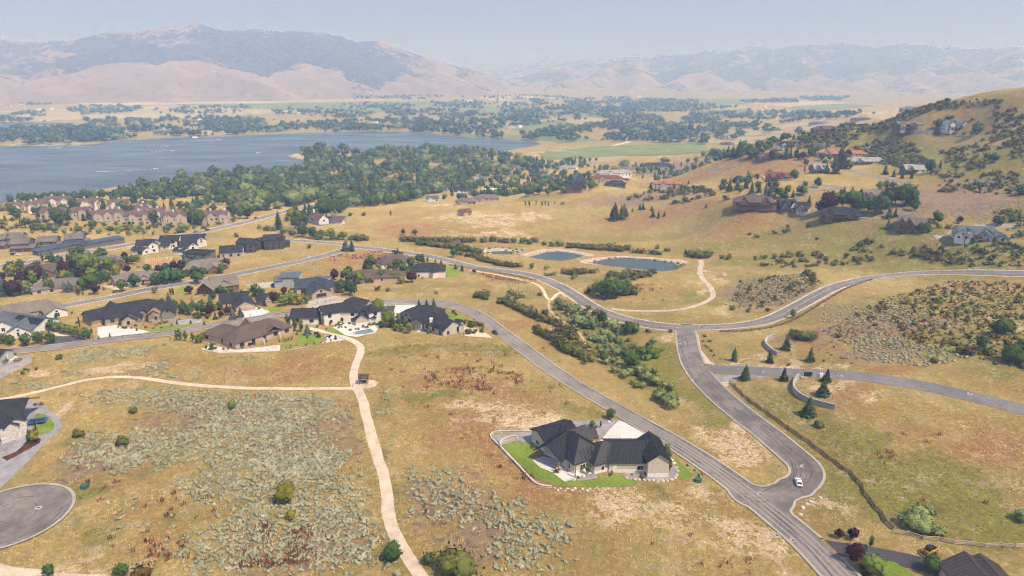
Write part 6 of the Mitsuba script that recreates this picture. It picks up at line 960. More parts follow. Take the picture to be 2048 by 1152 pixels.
GROVE = [(60, 412), (130, 398), (250, 382), (330, 368), (430, 356), (560, 345), (610, 335), (640, 312), (800, 301), (930, 303), (990, 308), (1060, 322), (1090, 340), (1010, 348), (960, 360), (930, 374), (870, 388), (800, 408), (720, 416), (650, 405), (590, 412), (520, 428), (460, 435), (300, 425), (200, 415), (100, 420)]
clear = [patch(p) for p in ([(735, 322), (775, 318), (770, 338), (740, 335)], [(690, 318), (700, 312), (712, 320), (700, 328)], [(345, 405), (420, 388), (450, 398), (380, 415)], [(760, 350), (800, 352), (790, 362), (750, 360)], [(860, 325), (890, 328), (880, 345), (850, 340)])]
clear.append(patch([(0, 440), (0, 405), (80, 388), (200, 388), (330, 395), (470, 408), (470, 445), (200, 448)]))   # the townhouses
wood = scatter(GROVE, 8.6, .8, 0, 3, [hwy, *clear, lake_poly.buffer(3)])
d = np.hypot(wood[:, 0], wood[:, 1]); wood = wood[np.argsort(d)]; gq = meshkit.fbm(np.stack([wood[:, 0] / 45, wood[:, 1] / 45, 0 * wood[:, 0]], -1), 3, 5); wood = wood[(gq > .40) | (rng.random(len(wood)) < .25)]
hs = rng.uniform(6, 15, len(wood)) * np.where(rng.random(len(wood)) < .15, 1.4, 1)
N_IND = 40
for p, h in zip(wood[:N_IND], hs[:N_IND]):
    k = rng.choice(list('DDDLLWC')); plant(k, p, h, f'{SAID[k]} on the near side of the lakeside grove', f'{SAID[k]}s of the lakeside grove')
print('grove', len(wood), crowd('woodland', [('C', .15), ('L', .26), ('W', .16), ('G', .05), ('Y', .06), ('D', 1)], wood[N_IND:], hs[N_IND:], 'of the lakeside grove', 1))
FARWOOD = [([(160, 291), (240, 284), (330, 277), (470, 274), (520, 272), (600, 268), (700, 266), (800, 265), (860, 269), (930, 276), (1010, 282), (1010, 272), (860, 258), (640, 257), (480, 261), (340, 267), (200, 278), (140, 287)], 12, .72, 38), ([(-60, 294), (60, 293), (150, 292), (150, 285), (60, 284), (-60, 284)], 12, .5, 30), ([(560, 312), (600, 303), (690, 302), (700, 312), (620, 325)], 9, .7, 25),([(300, 222), (420, 214), (520, 216), (470, 228), (330, 230)], 20, .45, 60), ([(540, 222), (640, 218), (760, 228), (700, 238), (560, 232)], 18, .45, 60), ([(760, 216), (880, 220), (980, 232), (900, 240), (780, 234)], 18, .6, 70), ([(980, 232), (1080, 232), (1180, 240), (1100, 246), (1000, 242)], 16, .6, 60), ([(1200, 246), (1330, 240), (1420, 246), (1360, 254), (1220, 254)], 16, .6, 60), ([(1340, 262), (1460, 250), (1560, 262), (1480, 282), (1380, 286)], 14, .6, 50), ([(1440, 230), (1560, 224), (1680, 228), (1600, 236), (1460, 240)], 18, .5, 70), ([(1080, 218), (1200, 214), (1300, 222), (1200, 228)], 22, .6, 80), ([(300, 240), (420, 236), (520, 238), (430, 246), (320, 248)], 16, .6, 50), ([(170, 245), (260, 240), (330, 246), (260, 256), (180, 256)], 14, .7, 40),
           ([(-60, 262), (120, 258), (220, 263), (330, 257), (480, 248), (640, 243), (800, 243), (960, 240), (1060, 238), (1080, 250), (1010, 257), (940, 266), (860, 263), (800, 261), (640, 261), (560, 263), (480, 256), (340, 262), (200, 282), (100, 285), (-60, 283)], 15, .8, 60), ([(1090, 262), (1200, 252), (1330, 255), (1440, 262), (1450, 276), (1330, 287), (1180, 282), (1060, 272)], 15, .8, 60), ([(1040, 268), (1100, 268), (1180, 282), (1100, 286), (1040, 280)], 16, .35, 50),
           ([(1000, 222), (1100, 218), (1200, 226), (1150, 232), (1010, 232)], 20, .8, 90), ([(1180, 232), (1260, 228), (1340, 236), (1330, 244), (1250, 246)], 20, .8, 80), ([(-60, 198), (90, 196), (160, 203), (90, 212), (-60, 210)], 22, .9, 90), ([(130, 220), (200, 212), (290, 217), (260, 226), (170, 232)], 20, .7, 70), ([(20, 227), (90, 224), (90, 234), (25, 234)], 16, .9, 60), ([(-60, 237), (90, 236), (100, 245), (-60, 247)], 18, .8, 70),
           ([(860, 205), (1000, 203), (1080, 212), (980, 220), (870, 214)], 24, .7, 90), ([(1060, 200), (1250, 196), (1400, 202), (1380, 222), (1200, 222), (1070, 216)], 24, .75, 120), ([(1200, 212), (1330, 208), (1480, 215), (1390, 224), (1230, 226)], 22, .75, 100), ([(1380, 230), (1460, 226), (1560, 236), (1500, 262), (1420, 262), (1350, 250)], 18, .65, 80), ([(1560, 232), (1700, 228), (1760, 234), (1640, 246), (1560, 248)], 20, .6, 80), ([(900, 196), (1050, 191), (1160, 196), (1050, 204)], 30, .5, 120), ([(760, 190), (900, 192), (860, 200), (700, 200)], 28, .5, 120), ([(1480, 203), (1580, 200), (1600, 206), (1490, 207)], 20, .9, 0), ([(640, 210), (780, 206), (840, 214), (720, 222)], 24, .4, 90), ([(1600, 196), (1700, 194), (1680, 202), (1620, 203)], 24, .7, 0), ([(1240, 282), (1330, 278), (1440, 285), (1400, 292)], 14, .5, 50), ([(80, 262), (200, 258), (240, 268), (180, 284), (90, 288)], 12, .8, 0), ([(400, 248), (520, 244), (520, 258), (400, 262)], 13, .8, 0)]
allp = np.vstack([scatter(px, s, dn, cl, 10 + i, [lake_poly.buffer(6), bay_poly.buffer(6)]) for i, (px, s, dn, cl) in enumerate(FARWOOD)])
hs = rng.uniform(8, 17, len(allp)) * np.where(rng.random(len(allp)) < .15, 1.4, 1)
print('far', len(allp), crowd('woodland', [('L', .12), ('W', .1), ('D', 1)], allp, hs, 'in the hazy woods across the lake', 2, wide=1.35))
VIL = [([(1000, 350), (1080, 345), (1160, 350), (1200, 380), (1100, 392), (1010, 398), (930, 400), (880, 398), (900, 380)], 12, .55), ([(1180, 335), (1300, 325), (1400, 318), (1440, 322), (1400, 335), (1260, 345), (1190, 350)], 13, .6), ([(1040, 330), (1130, 322), (1200, 322), (1180, 338), (1060, 345)], 12, .6), ([(1400, 312), (1480, 300), (1560, 292), (1600, 300), (1560, 318), (1440, 325)], 11, .6), ([(1600, 300), (1680, 290), (1700, 300), (1620, 315)], 10, .5)]
vp = np.vstack([scatter(px, s, dn, 0, 60 + i) for i, (px, s, dn) in enumerate(VIL)])
vp = vp[np.argsort(np.hypot(vp[:, 0], vp[:, 1]))]; vcon = rng.random(len(vp)) < .26
vc_, vd_ = vp[vcon], vp[~vcon]
for n, p in enumerate(np.vstack([vc_[:30], vd_[:15]])):
    k = 'C' if n < 30 else rng.choice(list('DDL')); plant(k, p, rng.uniform(6, 12), f'{SAID[k]} among the distant village houses', f'{SAID[k]}s of the distant village')
vr_ = np.vstack([vc_[30:], vd_[15:]])
crowd('woodland', [('C', .26), ('L', .2), ('W', .12), ('D', 1)], vr_, rng.uniform(6, 12, len(vr_)), 'among the distant village houses', 1)
OAK = [([(1590, 288), (1700, 250), (1780, 228), (1900, 208), (1990, 198), (2015, 203), (1900, 217), (1810, 243), (1730, 268), (1670, 296), (1600, 300)], 4.2, .95, 0), ([(1700, 292), (1760, 272), (1830, 292), (1860, 322), (1840, 345), (1780, 332), (1730, 316)], 4.5, .9, 0), ([(1990, 205), (2060, 200), (2060, 330), (2020, 320), (1985, 250)], 5, .8, 30), ([(1840, 492), (1920, 500), (2060, 490), (2060, 555), (1900, 530), (1780, 510)], 3.8, .62, 0), ([(1640, 665), (1760, 600), (1900, 560), (2060, 565), (2060, 745), (1960, 722), (1820, 690), (1700, 640)], 2.6, .17, 0), ([(1450, 612), (1480, 565), (1620, 545), (1650, 568), (1560, 612), (1500, 620)], 2.6, .18, 0), ([(1640, 490), (1700, 480), (1760, 500), (1700, 520)], 5, .3, 0), ([(1880, 300), (1960, 290), (2040, 350), (1900, 345)], 5, .5, 25), ([(1490, 515), (1640, 505), (1760, 520), (1600, 535), (1520, 540)], 4, .4, 0), ([(1860, 350), (2040, 345), (2040, 390), (1880, 385)], 4.5, .6, 20), ([(1240, 390), (1400, 375), (1440, 395), (1400, 410), (1260, 405)], 4.5, .5, 20), ([(1640, 470), (1760, 480), (1900, 500), (1860, 515), (1700, 500)], 4.5, .4, 18), ([(1860, 225), (1950, 230), (2000, 260), (2000, 300), (1920, 280)], 5, .3, 20), ([(1600, 440), (1480, 430), (1380, 470), (1500, 480), (1640, 480)], 6, .12, 0), ([(1960, 420), (2060, 425), (2060, 470), (2030, 480)], 4, .5, 0)]
op = np.vstack([scatter(px, s * .85, dn, cl, 90 + i, [far.buffer(4), main.buffer(4), R5.buffer(5)]) for i, (px, s, dn, cl) in enumerate(OAK)])
op = op[np.hypot(op[:, 0], op[:, 1]) < 1250]
hh = rng.uniform(.8, 2.5, len(op)) ** 1.0 * np.where(op[:, 1] > 560, 2.0, np.where((op[:, 1] > 370) & (op[:, 0] > 170), 1.7, 1.0))
print('oak', len(op), crowd('scrub', [('D', .10), ('S', .36), ('G', .12), ('R', .05), ('O', 1)], op, hh, 'covering the hillside on the right', 2))

# ------------------------------------------------------------------ sagebrush
r = np.random.default_rng(3); SAGE = []
for i in range(4):
    lobes = [(np.array([r.normal() * .2, r.normal() * .2, r.uniform(.14, .34)]), r.uniform(.18, .30)) for _ in range(7)] + [(np.array([0, 0, .18]), .3)]
    SAGE.append(clumps(r, lobes, 40, .10, .95, np.array([0, 0, -.2]), .8))
sage_shapes = [leaf_shape(*m) for m in SAGE]
SAGE_PX = [([(150, 782), (330, 772), (560, 785), (700, 787), (718, 850), (640, 852), (470, 872), (330, 832), (170, 806)], 1.15, .78), ([(170, 862), (330, 850), (640, 850), (705, 900), (640, 960), (420, 930), (200, 960), (105, 930)], 1.1, .74), ([(420, 930), (705, 900), (762, 1000), (782, 1090), (560, 1040), (430, 1020), (330, 960)], 1.1, .78),
           ([(330, 1100), (470, 1010), (560, 1040), (795, 1090), (835, 1152), (350, 1160)], 1.1, .74), ([(792, 930), (900, 930), (955, 970), (1020, 990), (1150, 1040), (1110, 1160), (1000, 1160), (960, 1080), (880, 1060), (812, 1040)], 1.1, .66), ([(1020, 990), (1160, 1060), (1160, 1150), (1040, 1100)], 1.3, .3),
           ([(110, 712), (200, 692), (330, 690), (300, 712), (140, 732)], 1.2, .6), ([(272, 742), (320, 716), (352, 720), (346, 745), (410, 755), (415, 768), (300, 757)], 1.2, .8), ([(110, 742), (190, 742), (212, 750), (130, 765)], 1.2, .7), ([(8, 765), (60, 757), (110, 757), (105, 775), (20, 790)], 1.2, .75), ([(468, 716), (500, 710), (525, 717), (500, 726)], 1.5, .95), ([(770, 672), (800, 666), (820, 672), (800, 678)], 1.5, .95), ([(750, 780), (790, 775), (800, 800), (760, 815)], 1.4, .35),
           ([(100, 980), (330, 950), (440, 1020), (330, 1100), (200, 1060), (130, 1030)], 1.4, .16)]
sp = np.vstack([scatter(px, s, 1.0, 0, 200 + i) for i, (px, s, dn) in enumerate(SAGE_PX)] )
dens = np.concatenate([np.full(len(scatter(px, s, 1.0, 0, 200 + i)), dn) for i, (px, s, dn) in enumerate(SAGE_PX)])
q = meshkit.fbm(np.stack([sp[:, 0] / 7, sp[:, 1] / 7, 0 * sp[:, 0]], -1), 4, 77)
q2 = meshkit.fbm(np.stack([sp[:, 0] / 2.6, sp[:, 1] / 2.6, 0 * sp[:, 0] + 5], -1), 2, 78)
keep = (q * .65 + q2 * .35 > .99 - (.28 + .66 * dens)) & (rng.random(len(sp)) < .35 + .65 * dens)
inner = unary_union([patch(px).buffer(.5) for px, _, _ in SAGE_PX]); edge_ = shapely.distance(shapely.points(sp[:, :2]), inner.boundary)
keep &= rng.random(len(sp)) < .12 + .88 * sst(0, 9, edge_ + 5 * (q - .5))
trails = unary_union([T1.buffer(2.4), T2.buffer(1.9), CUL.buffer(1.5), patch([(0, 800), (40, 798), (80, 803), (100, 820), (130, 856), (100, 900), (40, 960), (0, 990)])])
keep &= ~shapely.contains_xy(trails, sp[:, 0], sp[:, 1]); sp = sp[keep]
sp = sp[np.argsort(np.hypot(sp[:, 0], sp[:, 1]))]; sw = rng.uniform(.6, 1.2, len(sp)) ** 1.2 * 1.32 * np.where(rng.random(len(sp)) < .15, 1.35, 1)
near_first = 300
for n, (p, w) in enumerate(zip(sp[:near_first], sw)):
    obj('sagebrush', None, None, None, label='grey green sagebrush at the bottom of the picture', cat='sagebrush', group='nearest sagebrush bushes of the dry field', to_world=T().translate(p.tolist()).rotate([0, 0, 1], float(rng.uniform(0, 360))).scale([w, w, w * rng.uniform(.75, 1.15)]), shape={**sage_shapes[n % 4], 'bsdf': {'type': 'ref', 'id': 'sage_leaves'}})
SAGE_FAR = [([(1690, 692), (1740, 662), (1860, 690), (1960, 712), (1850, 735), (1730, 722)], 1.3, .6), ([(1650, 605), (1850, 620), (1910, 660), (1750, 652), (1640, 642)], 1.7, .35), ([(1450, 612), (1480, 562), (1620, 546), (1650, 570), (1560, 615)], 1.7, .5), ([(1800, 402), (2060, 400), (2060, 425), (1830, 432)], 2.2, .6), ([(1240, 388), (1400, 380), (1420, 405), (1260, 406)], 3.2, .55), ([(1840, 285), (2010, 280), (2010, 335), (1850, 330)], 4, .4), ([(1150, 542), (1190, 545), (1230, 560), (1160, 565)], 2.5, .5), ([(1090, 545), (1140, 555), (1130, 568), (1085, 556)], 2, .7), ([(1020, 560), (1080, 575), (1060, 590), (1010, 580)], 2, .5), ([(1600, 300), (1450, 360), (1560, 385), (1640, 400), (1660, 340)], 6, .2), ([(1700, 690), (1900, 600), (1700, 600)], 3, .3)]
sf = np.vstack([scatter(px, s, dn, 0, 300 + i, [far.buffer(3), main.buffer(3), R5.buffer(5)]) for i, (px, s, dn) in enumerate(SAGE_FAR)])
def many(name, meshes, pts, w, hz, m, label):
    V, F, N, at = [], [], [], 0
    for i, (v, f, nn) in enumerate(meshes):
        p, s, z = pts[i::len(meshes)], w[i::len(meshes)], hz[i::len(meshes)]; a = rng.uniform(0, 6.28, len(p)); c, sn = np.cos(a)[:, None], np.sin(a)[:, None]
        rx = lambda q: (q[None, :, 0] * c - q[None, :, 1] * sn, q[None, :, 0] * sn + q[None, :, 1] * c)
        x, y = rx(v); nx, ny = rx(nn)
        V.append((np.stack([x * s[:, None], y * s[:, None], v[None, :, 2] * z[:, None]], -1) + p[:, None]).reshape(-1, 3)); N.append(np.stack([nx, ny, nn[None, :, 2] + 0 * nx], -1).reshape(-1, 3))
        F.append((f[None] + (np.arange(len(p)) * len(v))[:, None, None]).reshape(-1, 3) + at); at += len(v) * len(p)
    return obj(name, None, None, None, label=label, kind='stuff', shape={**leaf_shape(np.vstack(V), np.vstack(F), np.vstack(N)), 'bsdf': {'type': 'ref', 'id': m}})
rest = sp[near_first:]; many('sagebrush_cover', SAGE, rest, sw[near_first:], sw[near_first:] * rng.uniform(.75, 1.15, len(rest)), 'sage_leaves', 'grey green sagebrush covering the dry field')
small = [(lambda v, f, n: (v, f, n))(*clumps(r, [(np.array([0, 0, .25]), .42), (np.array([.3, .1, .2]), .28)], 10, .16, .7, np.array([0, 0, -.2]))) for _ in range(3)]
many('sagebrush_cover', small, sf, rng.uniform(.8, 1.8, len(sf)), rng.uniform(.7, 1.5, len(sf)), 'sage_leaves', 'grey sagebrush covering the slopes on the right')
sc_ = np.vstack([scatter(px, s, dn, cl, 640 + i, [far.buffer(3), main.buffer(3), R5.buffer(5)]) for i, (px, s, dn, cl) in enumerate([([(1640, 665), (1760, 600), (1900, 560), (2060, 565), (2060, 745), (1960, 722), (1820, 700), (1690, 690)], 1.6, .42, 0), ([(1450, 612), (1480, 565), (1620, 545), (1650, 568), (1560, 612), (1500, 620)], 1.7, .4, 0), ([(1780, 510), (1840, 492), (2060, 490), (2060, 556), (1900, 532)], 2.8, .4, 0), ([(1560, 690), (1640, 670), (1700, 690), (1720, 730), (1600, 720)], 1.8, .2, 6)])])
many('brush_cover', small, sc_, rng.uniform(.7, 1.7, len(sc_)), rng.uniform(.6, 1.5, len(sc_)), 'leaves_O', 'low olive brown brush covering the slopes on the right')
print('sage', len(sc_), len(sp), len(sf))

# ------------------------------------------------------------------ weeds and grass tufts
def blades(r, n, spread, h, w):
    V, F, N, at = [], [], [], 0
    for k in range(n):
        b = np.array([r.normal() * spread, r.normal() * spread, 0]); t = b + [r.normal() * h * .22, r.normal() * h * .22, h * r.uniform(.6, 1.1)]; a = r.uniform(0, 3.14); s = np.array([math.cos(a), math.sin(a), 0]) * w
        V.append(np.array([b - s * .5, b + s * .5, t + s * .6, t - s * .6])); F.append(np.array([[0, 1, 2], [0, 2, 3]]) + at); at += 4; N.append(np.tile([r.normal() * .3, -.3 + r.normal() * .3, .9], (4, 1)))
    N = np.vstack(N); return np.vstack(V), np.vstack(F), N / np.linalg.norm(N, axis=1, keepdims=True)
weed = [blades(r, 9, .28, 1.0, .13) for _ in range(4)]; tuft = [blades(r, 8, .35, .42, .10) for _ in range(4)]
WEEDS = [([(800, 745), (870, 735), (960, 735), (1050, 750), (1040, 770), (960, 785), (880, 775)], 1.5, .7, 6), ([(860, 712), (960, 715), (1030, 740), (900, 740)], 2.2, .3, 5), ([(490, 1050), (560, 1030), (640, 1060), (620, 1130), (480, 1140)], 1.0, .65, 5), ([(290, 1080), (380, 1085), (400, 1130), (290, 1120)], 1.2, .5, 4), ([(980, 910), (1010, 915), (1060, 945), (1075, 970), (1030, 960), (990, 930)], .9, .75, 4), ([(150, 930), (220, 930), (240, 980), (170, 985)], 1.4, .5, 4), ([(100, 970), (140, 985), (135, 1020), (120, 1000)], 1.2, .5, 0), ([(660, 508), (760, 502), (800, 512), (740, 518), (660, 522)], 2.2, .7, 8), ([(960, 545), (1060, 565), (1050, 570), (960, 552)], 1.6, .8, 0), ([(960, 555), (1020, 560), (1010, 570), (955, 566)], 2.2, .6, 6), ([(1250, 570), (1310, 566), (1330, 582), (1260, 586)], 2.2, .5, 6), ([(1450, 440), (1500, 435), (1500, 446), (1460, 448)], 3, .7, 8), ([(1740, 890), (1790, 900), (1790, 925), (1750, 920)], 1.4, .5, 5), ([(700, 700), (1150, 690), (1180, 820), (980, 900), (760, 850)], 5, .12, 0), ([(200, 990), (440, 980), (470, 1140), (180, 1130)], 3, .2, 0), ([(1500, 1060), (1600, 1152), (1400, 1152), (1180, 1060)], 3, .12, 0), ([(560, 520), (680, 505), (690, 525), (580, 545)], 4, .3, 8), ([(850, 960), (1000, 1000), (1050, 1060), (850, 1050)], 2.4, .25, 0), ([(1660, 860), (1980, 860), (1980, 1050), (1680, 1000)], 5, .12, 0), ([(1060, 600), (1300, 610), (1400, 600), (1240, 600)], 4, .2, 0)]
pave = unary_union([main.buffer(1.2), far.buffer(1.5), R5.buffer(4.2), R6.buffer(3.4), trails])
wp = np.vstack([scatter(px, s, dn, cl, 400 + i, [pave]) for i, (px, s, dn, cl) in enumerate(WEEDS)])
many('dock_weeds', weed, wp, rng.uniform(.8, 1.5, len(wp)), rng.uniform(.6, 1.3, len(wp)), 'weed_stalks', 'dead red brown weed stalks in the dry grass')
yards = unary_union([pave, patch([(985, 866), (1080, 835), (1240, 835), (1340, 890), (1390, 950), (1290, 980), (1100, 980), (1020, 930)])])
tp = scatter([(-40, 1160), (-40, 700), (400, 690), (900, 680), (1100, 700), (1400, 860), (1560, 1000), (1650, 1160)], 1.15, .42, 0, 500, [yards])
t2 = scatter([(1420, 760), (1560, 780), (1800, 800), (2060, 850), (2060, 1130), (1680, 1080), (1640, 930)], 1.3, .42, 0, 501, [pave])
tp = np.vstack([tp, t2]); g_, w_ = cover(tp[:, 0], tp[:, 1]); lush = g_ + .5 * (rng.random(len(tp)) - .5) > .45; bare = w_ + .8 * (rng.random(len(tp)) - .5) > .5
a, b = tp[~lush & ~bare], tp[lush & ~bare]
many('grass_tufts', tuft, a, rng.uniform(.6, 1.5, len(a)), rng.uniform(.5, 1.4, len(a)), 'straw', 'tufts of dry golden grass'); many('grass_tufts', tuft, b, rng.uniform(.6, 1.5, len(b)), rng.uniform(.5, 1.4, len(b)), 'green_tufts', 'tufts of still green grass')
print('weeds', len(wp), 'tufts', len(tp), 'triangles', sum(len(x[1]) for x in meshkit.WRITTEN.values()))
# ------------------------------------------------------------------ small things
def bar(a, b, r, up=(0, 0, 1)):
    """square bar from a to b"""
    a, b = np.asarray(a, float), np.asarray(b, float); d = b - a; e = np.cross(d, up if abs(d[2]) < .9 * np.linalg.norm(d) else (1, 0, 0)); e = e / np.linalg.norm(e); f = np.cross(d, e); f = f / np.linalg.norm(f)
    return quadbox(a - e * r - f * r, e * 2 * r, f * 2 * r, d)
def cyl(r, h, c=(0, 0, 0), n=16, axis='z'):
    m = trimesh.creation.cylinder(radius=r, height=h, sections=n)
    if axis == 'y': m.apply_transform(trimesh.transformations.rotation_matrix(math.pi / 2, [1, 0, 0]))
    if axis == 'x': m.apply_transform(trimesh.transformations.rotation_matrix(math.pi / 2, [0, 1, 0]))
    m.apply_translation(c); return np.array(m.vertices), np.array(m.faces)
def tri(m): return (np.array(m.vertices), np.array(m.faces))
def frame(p, ang): return T().translate(np.asarray(p, float).tolist()).rotate([0, 0, 1], float(math.degrees(ang)))
def spot(u, v, lift=0.0):
    p = P(u, v); p[2] = z1(*p[:2]) + lift; return p
def heading(a, b):
    pa, pb = P(*a), P(*b); return math.atan2(pb[1] - pa[1], pb[0] - pa[0])
for k, c in (('white', (.75, .75, .74)), ('dark', (.02, .025, .035)), ('silver', (.38, .39, .40)), ('red', (.35, .03, .03))): mat('car_paint_' + k, c, .25, .5, clearcoat=.8, clearcoat_gloss=.9)
mat('tyre', (.02, .02, .02), .9, .2); mat('rim', (.45, .45, .46), .35, .5); mat('tail_red', (.35, .02, .02), .3, .5); mat('lamp_clear', (.7, .7, .7), .15, .6); mat('black_plastic', (.025, .025, .025), .6, .3)
mat('loader_yellow', (.62, .36, .03), .5, .4); mat('blue_pad', (.03, .14, .42), .6, .3); mat('trampoline_mat', (.035, .05, .075), .9, .1); mat('green_box', (.04, .13, .10), .6, .3); mat('sign_green', (.02, .24, .14), .5, .4); mat('hydrant_yellow', (.70, .42, .02), .5, .4); mat('iron', (.06, .055, .05), .7, .4); mat('rust_iron', (.14, .085, .06), .8, .3)
mat('old_rail', speck((.12, .095, .075), .4, 4.0, .4), 1.0, .05); mat('pale_rail', speck((.42, .36, .28), .3, 4.0, .4), 1.0, .05); mat('block_stone', speck((.36, .37, .375), .3, 2.5, .3), .95, .1); mat('white_rock', speck((.52, .48, .43), .3, 2.0, .5), .95, .1); mat('fresh_lumber', speck((.60, .42, .24), .25, 3.0, .4), .9, .1); mat('foam', speck((.50, .54, .57), .5, .5, .1), 1.0, 0); mat('pool_water', (.16, .22, .27), .08, .5); mat('wicker', (.09, .085, .085), .8, .2); mat('cushion', (.35, .36, .38), .9, .1); mat('spa_brown', speck((.20, .16, .14), .2, 3.0, .4), .8, .2)

def car(u, v, ang, paint, label, suv=True, cat='car', name='parked_car'):
    p = spot(u, v, .08); tw = frame(p, ang) @ T().scale(.84); k = thing(name, label, cat); o = lambda n, m, mt, par=k, sm=30: obj(n, m, mt, par, to_world=tw, smooth=sm)
    L, H = (4.7, 1.68) if suv else (4.6, 1.45)
    prof = [(-.5 * L, .35), (-.5 * L, .85), (-.47 * L, 1.0), (-.2 * L, 1.02), (.2 * L, .98), (.44 * L, .88), (.5 * L, .7), (.5 * L, .35)]
    m = trimesh.creation.extrude_polygon(Polygon(prof).buffer(.04), 1.78); m.apply_translation([0, 0, -.89]); m.apply_transform(trimesh.transformations.rotation_matrix(math.pi / 2, [1, 0, 0])); o('body', tri(m), paint)
    cabp = [(-.46 * L, 1.0), (-.40 * L, H), (.02 * L, H), (.20 * L, 1.0)]
    def frus(z0, z1_, x0a, x0b, x1a, x1b, w0, w1):
        V = np.array([[x0a, -w0, z0], [x0b, -w0, z0], [x0b, w0, z0], [x0a, w0, z0], [x1a, -w1, z1_], [x1b, -w1, z1_], [x1b, w1, z1_], [x1a, w1, z1_]]); F = np.array([[0, 2, 1], [0, 3, 2], [4, 5, 6], [4, 6, 7], [0, 1, 5], [0, 5, 4], [1, 2, 6], [1, 6, 5], [2, 3, 7], [2, 7, 6], [3, 0, 4], [3, 4, 7]]); return V, F
    o('cabin', frus(.98, H - .06, -.47 * L, .25 * L, -.27 * L, .0 * L, .84, .62), 'glass_dark', sm=False)
    o('car_roof', frus(H - .08, H, -.29 * L, .02 * L, -.27 * L, .0 * L, .65, .6), paint)
    for s in (-1, 1):
        for x0, x1 in ((-.465, -.28), (-.13, -.13), (.24, .01)): o('pillar', bar((x0 * L, s * .83, .98), (x1 * L, s * .63, H - .05), .035), paint)
        for x in (-.31, .31):
            w = o('wheel', cyl(.34, .22, (x * L, s * .82, .34), 18, 'y'), 'tyre'); o('rim', cyl(.2, .04, (x * L, s * .94, .34), 12, 'y'), 'rim', w)
        o('headlight', quadbox((.475 * L, s * .62 - .18, .66), (.09, 0, 0), (0, .36, 0), (0, 0, .14)), 'lamp_clear', sm=False); o('tail_light', quadbox((-.512 * L, s * .7 - .16, .78), (.06, 0, 0), (0, .32, 0), (0, 0, .14)), 'tail_red', sm=False); o('mirror', quadbox((.12 * L, s * .95 - .07, .98), (.12, 0, 0), (0, .14, 0), (0, 0, .12)), paint, sm=False)
    o('bumper', quadbox((-.515 * L, -.75, .34), (.08, 0, 0), (0, 1.5, 0), (0, 0, .2)), 'black_plastic', sm=False); o('number_plate', quadbox((-.517 * L, -.26, .62), (.03, 0, 0), (0, .52, 0), (0, 0, .12)), 'rim', sm=False)
    return k
car(1597, 968, math.radians(77), 'car_paint_white', 'white car driving through the road junction', False, 'car', 'moving_car')
car(990, 668, heading((985, 660), (1010, 676)), 'car_paint_dark', 'dark blue car parked on the gravel edge of the bend')
car(617, 516, heading((600, 521), (640, 514)), 'car_paint_white', 'white car on the road below the black townhouses', True, 'car', 'moving_car')
car(789, 504, heading((775, 501), (805, 505)), 'car_paint_dark', 'dark car on the through road behind the brown roofs', False, 'car', 'moving_car')
car(512, 437, heading((500, 441), (530, 433)), 'car_paint_dark', 'dark car on the highway near the chapel', True, 'car', 'moving_car')
car(415, 461, heading((400, 464), (440, 457)), 'car_paint_dark', 'black pickup sized car on the highway behind the white houses', True, 'car', 'moving_car')
car(27, 510, 0.2, 'car_paint_dark', 'dark car parked by the grey townhouse garages'); car(36, 511, 0.2, 'car_paint_white', 'white car parked beside a dark one by the garages')
car(64, 563, 0.3, 'car_paint_white', 'white car parked among the spruces at the left'); car(337, 520, 0.4, 'car_paint_white', 'white car parked beside the timber house frame'); car(505, 615, 0.7, 'car_paint_dark', 'dark car on the pale drive by the stone garages')
car(279, 536, .2, 'car_paint_silver', 'silver car behind the olive roofed house')
# compact loader
p = spot(1858, 1108); tw = frame(p, math.radians(200)); k = thing('skid_steer', 'yellow and black skid steer loader parked below the log fence', 'loader'); o = lambda n, m, mt, par=k: obj(n, m, mt, par, to_world=tw)
o('chassis', quadbox((-1.5, -.55, .35), (2.6, 0, 0), (0, 1.1, 0), (0, 0, .75)), 'loader_yellow'); o('engine_cover', quadbox((-1.6, -.65, 1.1), (1.0, 0, 0), (0, 1.3, 0), (0, 0, .55)), 'black_plastic')
cb = o('cab', join([quadbox((-.6, -.6, 2.0), (1.35, 0, 0), (0, 1.2, 0), (0, 0, .12))] + [bar((x, y, 1.1), (x * .95, y, 2.02), .06) for x in (-.5, .7) for y in (-.55, .55)]), 'black_plastic'); o('window', quadbox((-.5, -.5, 1.15), (1.15, 0, 0), (0, 1.0, 0), (0, 0, .85)), 'glass_dark', cb)
for s in (-1, 1):
    o('lift_arm', join([bar((-1.4, s * .8, 1.6), (.6, s * .8, 1.35), .11), bar((.6, s * .8, 1.35), (1.5, s * .8, .45), .11), bar((-1.4, s * .8, .9), (-1.4, s * .8, 1.65), .1)]), 'loader_yellow')
    for x in (-.9, .55): w = o('wheel', cyl(.42, .32, (x, s * .78, .42), 18, 'y'), 'tyre'); o('rim', cyl(.2, .06, (x, s * .95, .42), 12, 'y'), 'loader_yellow', w)
o('bucket', join([quadbox((1.45, -.95, .12), (.75, 0, -.05), (0, 1.9, 0), (0, 0, .07)), quadbox((1.4, -.95, .12), (.1, 0, 0), (0, 1.9, 0), (0, 0, .6)), quadbox((1.45, -.97, .12), (.6, 0, 0), (0, .05, 0), (0, 0, .4)), quadbox((1.45, .92, .12), (.6, 0, 0), (0, .05, 0), (0, 0, .4))]), 'rust_iron')
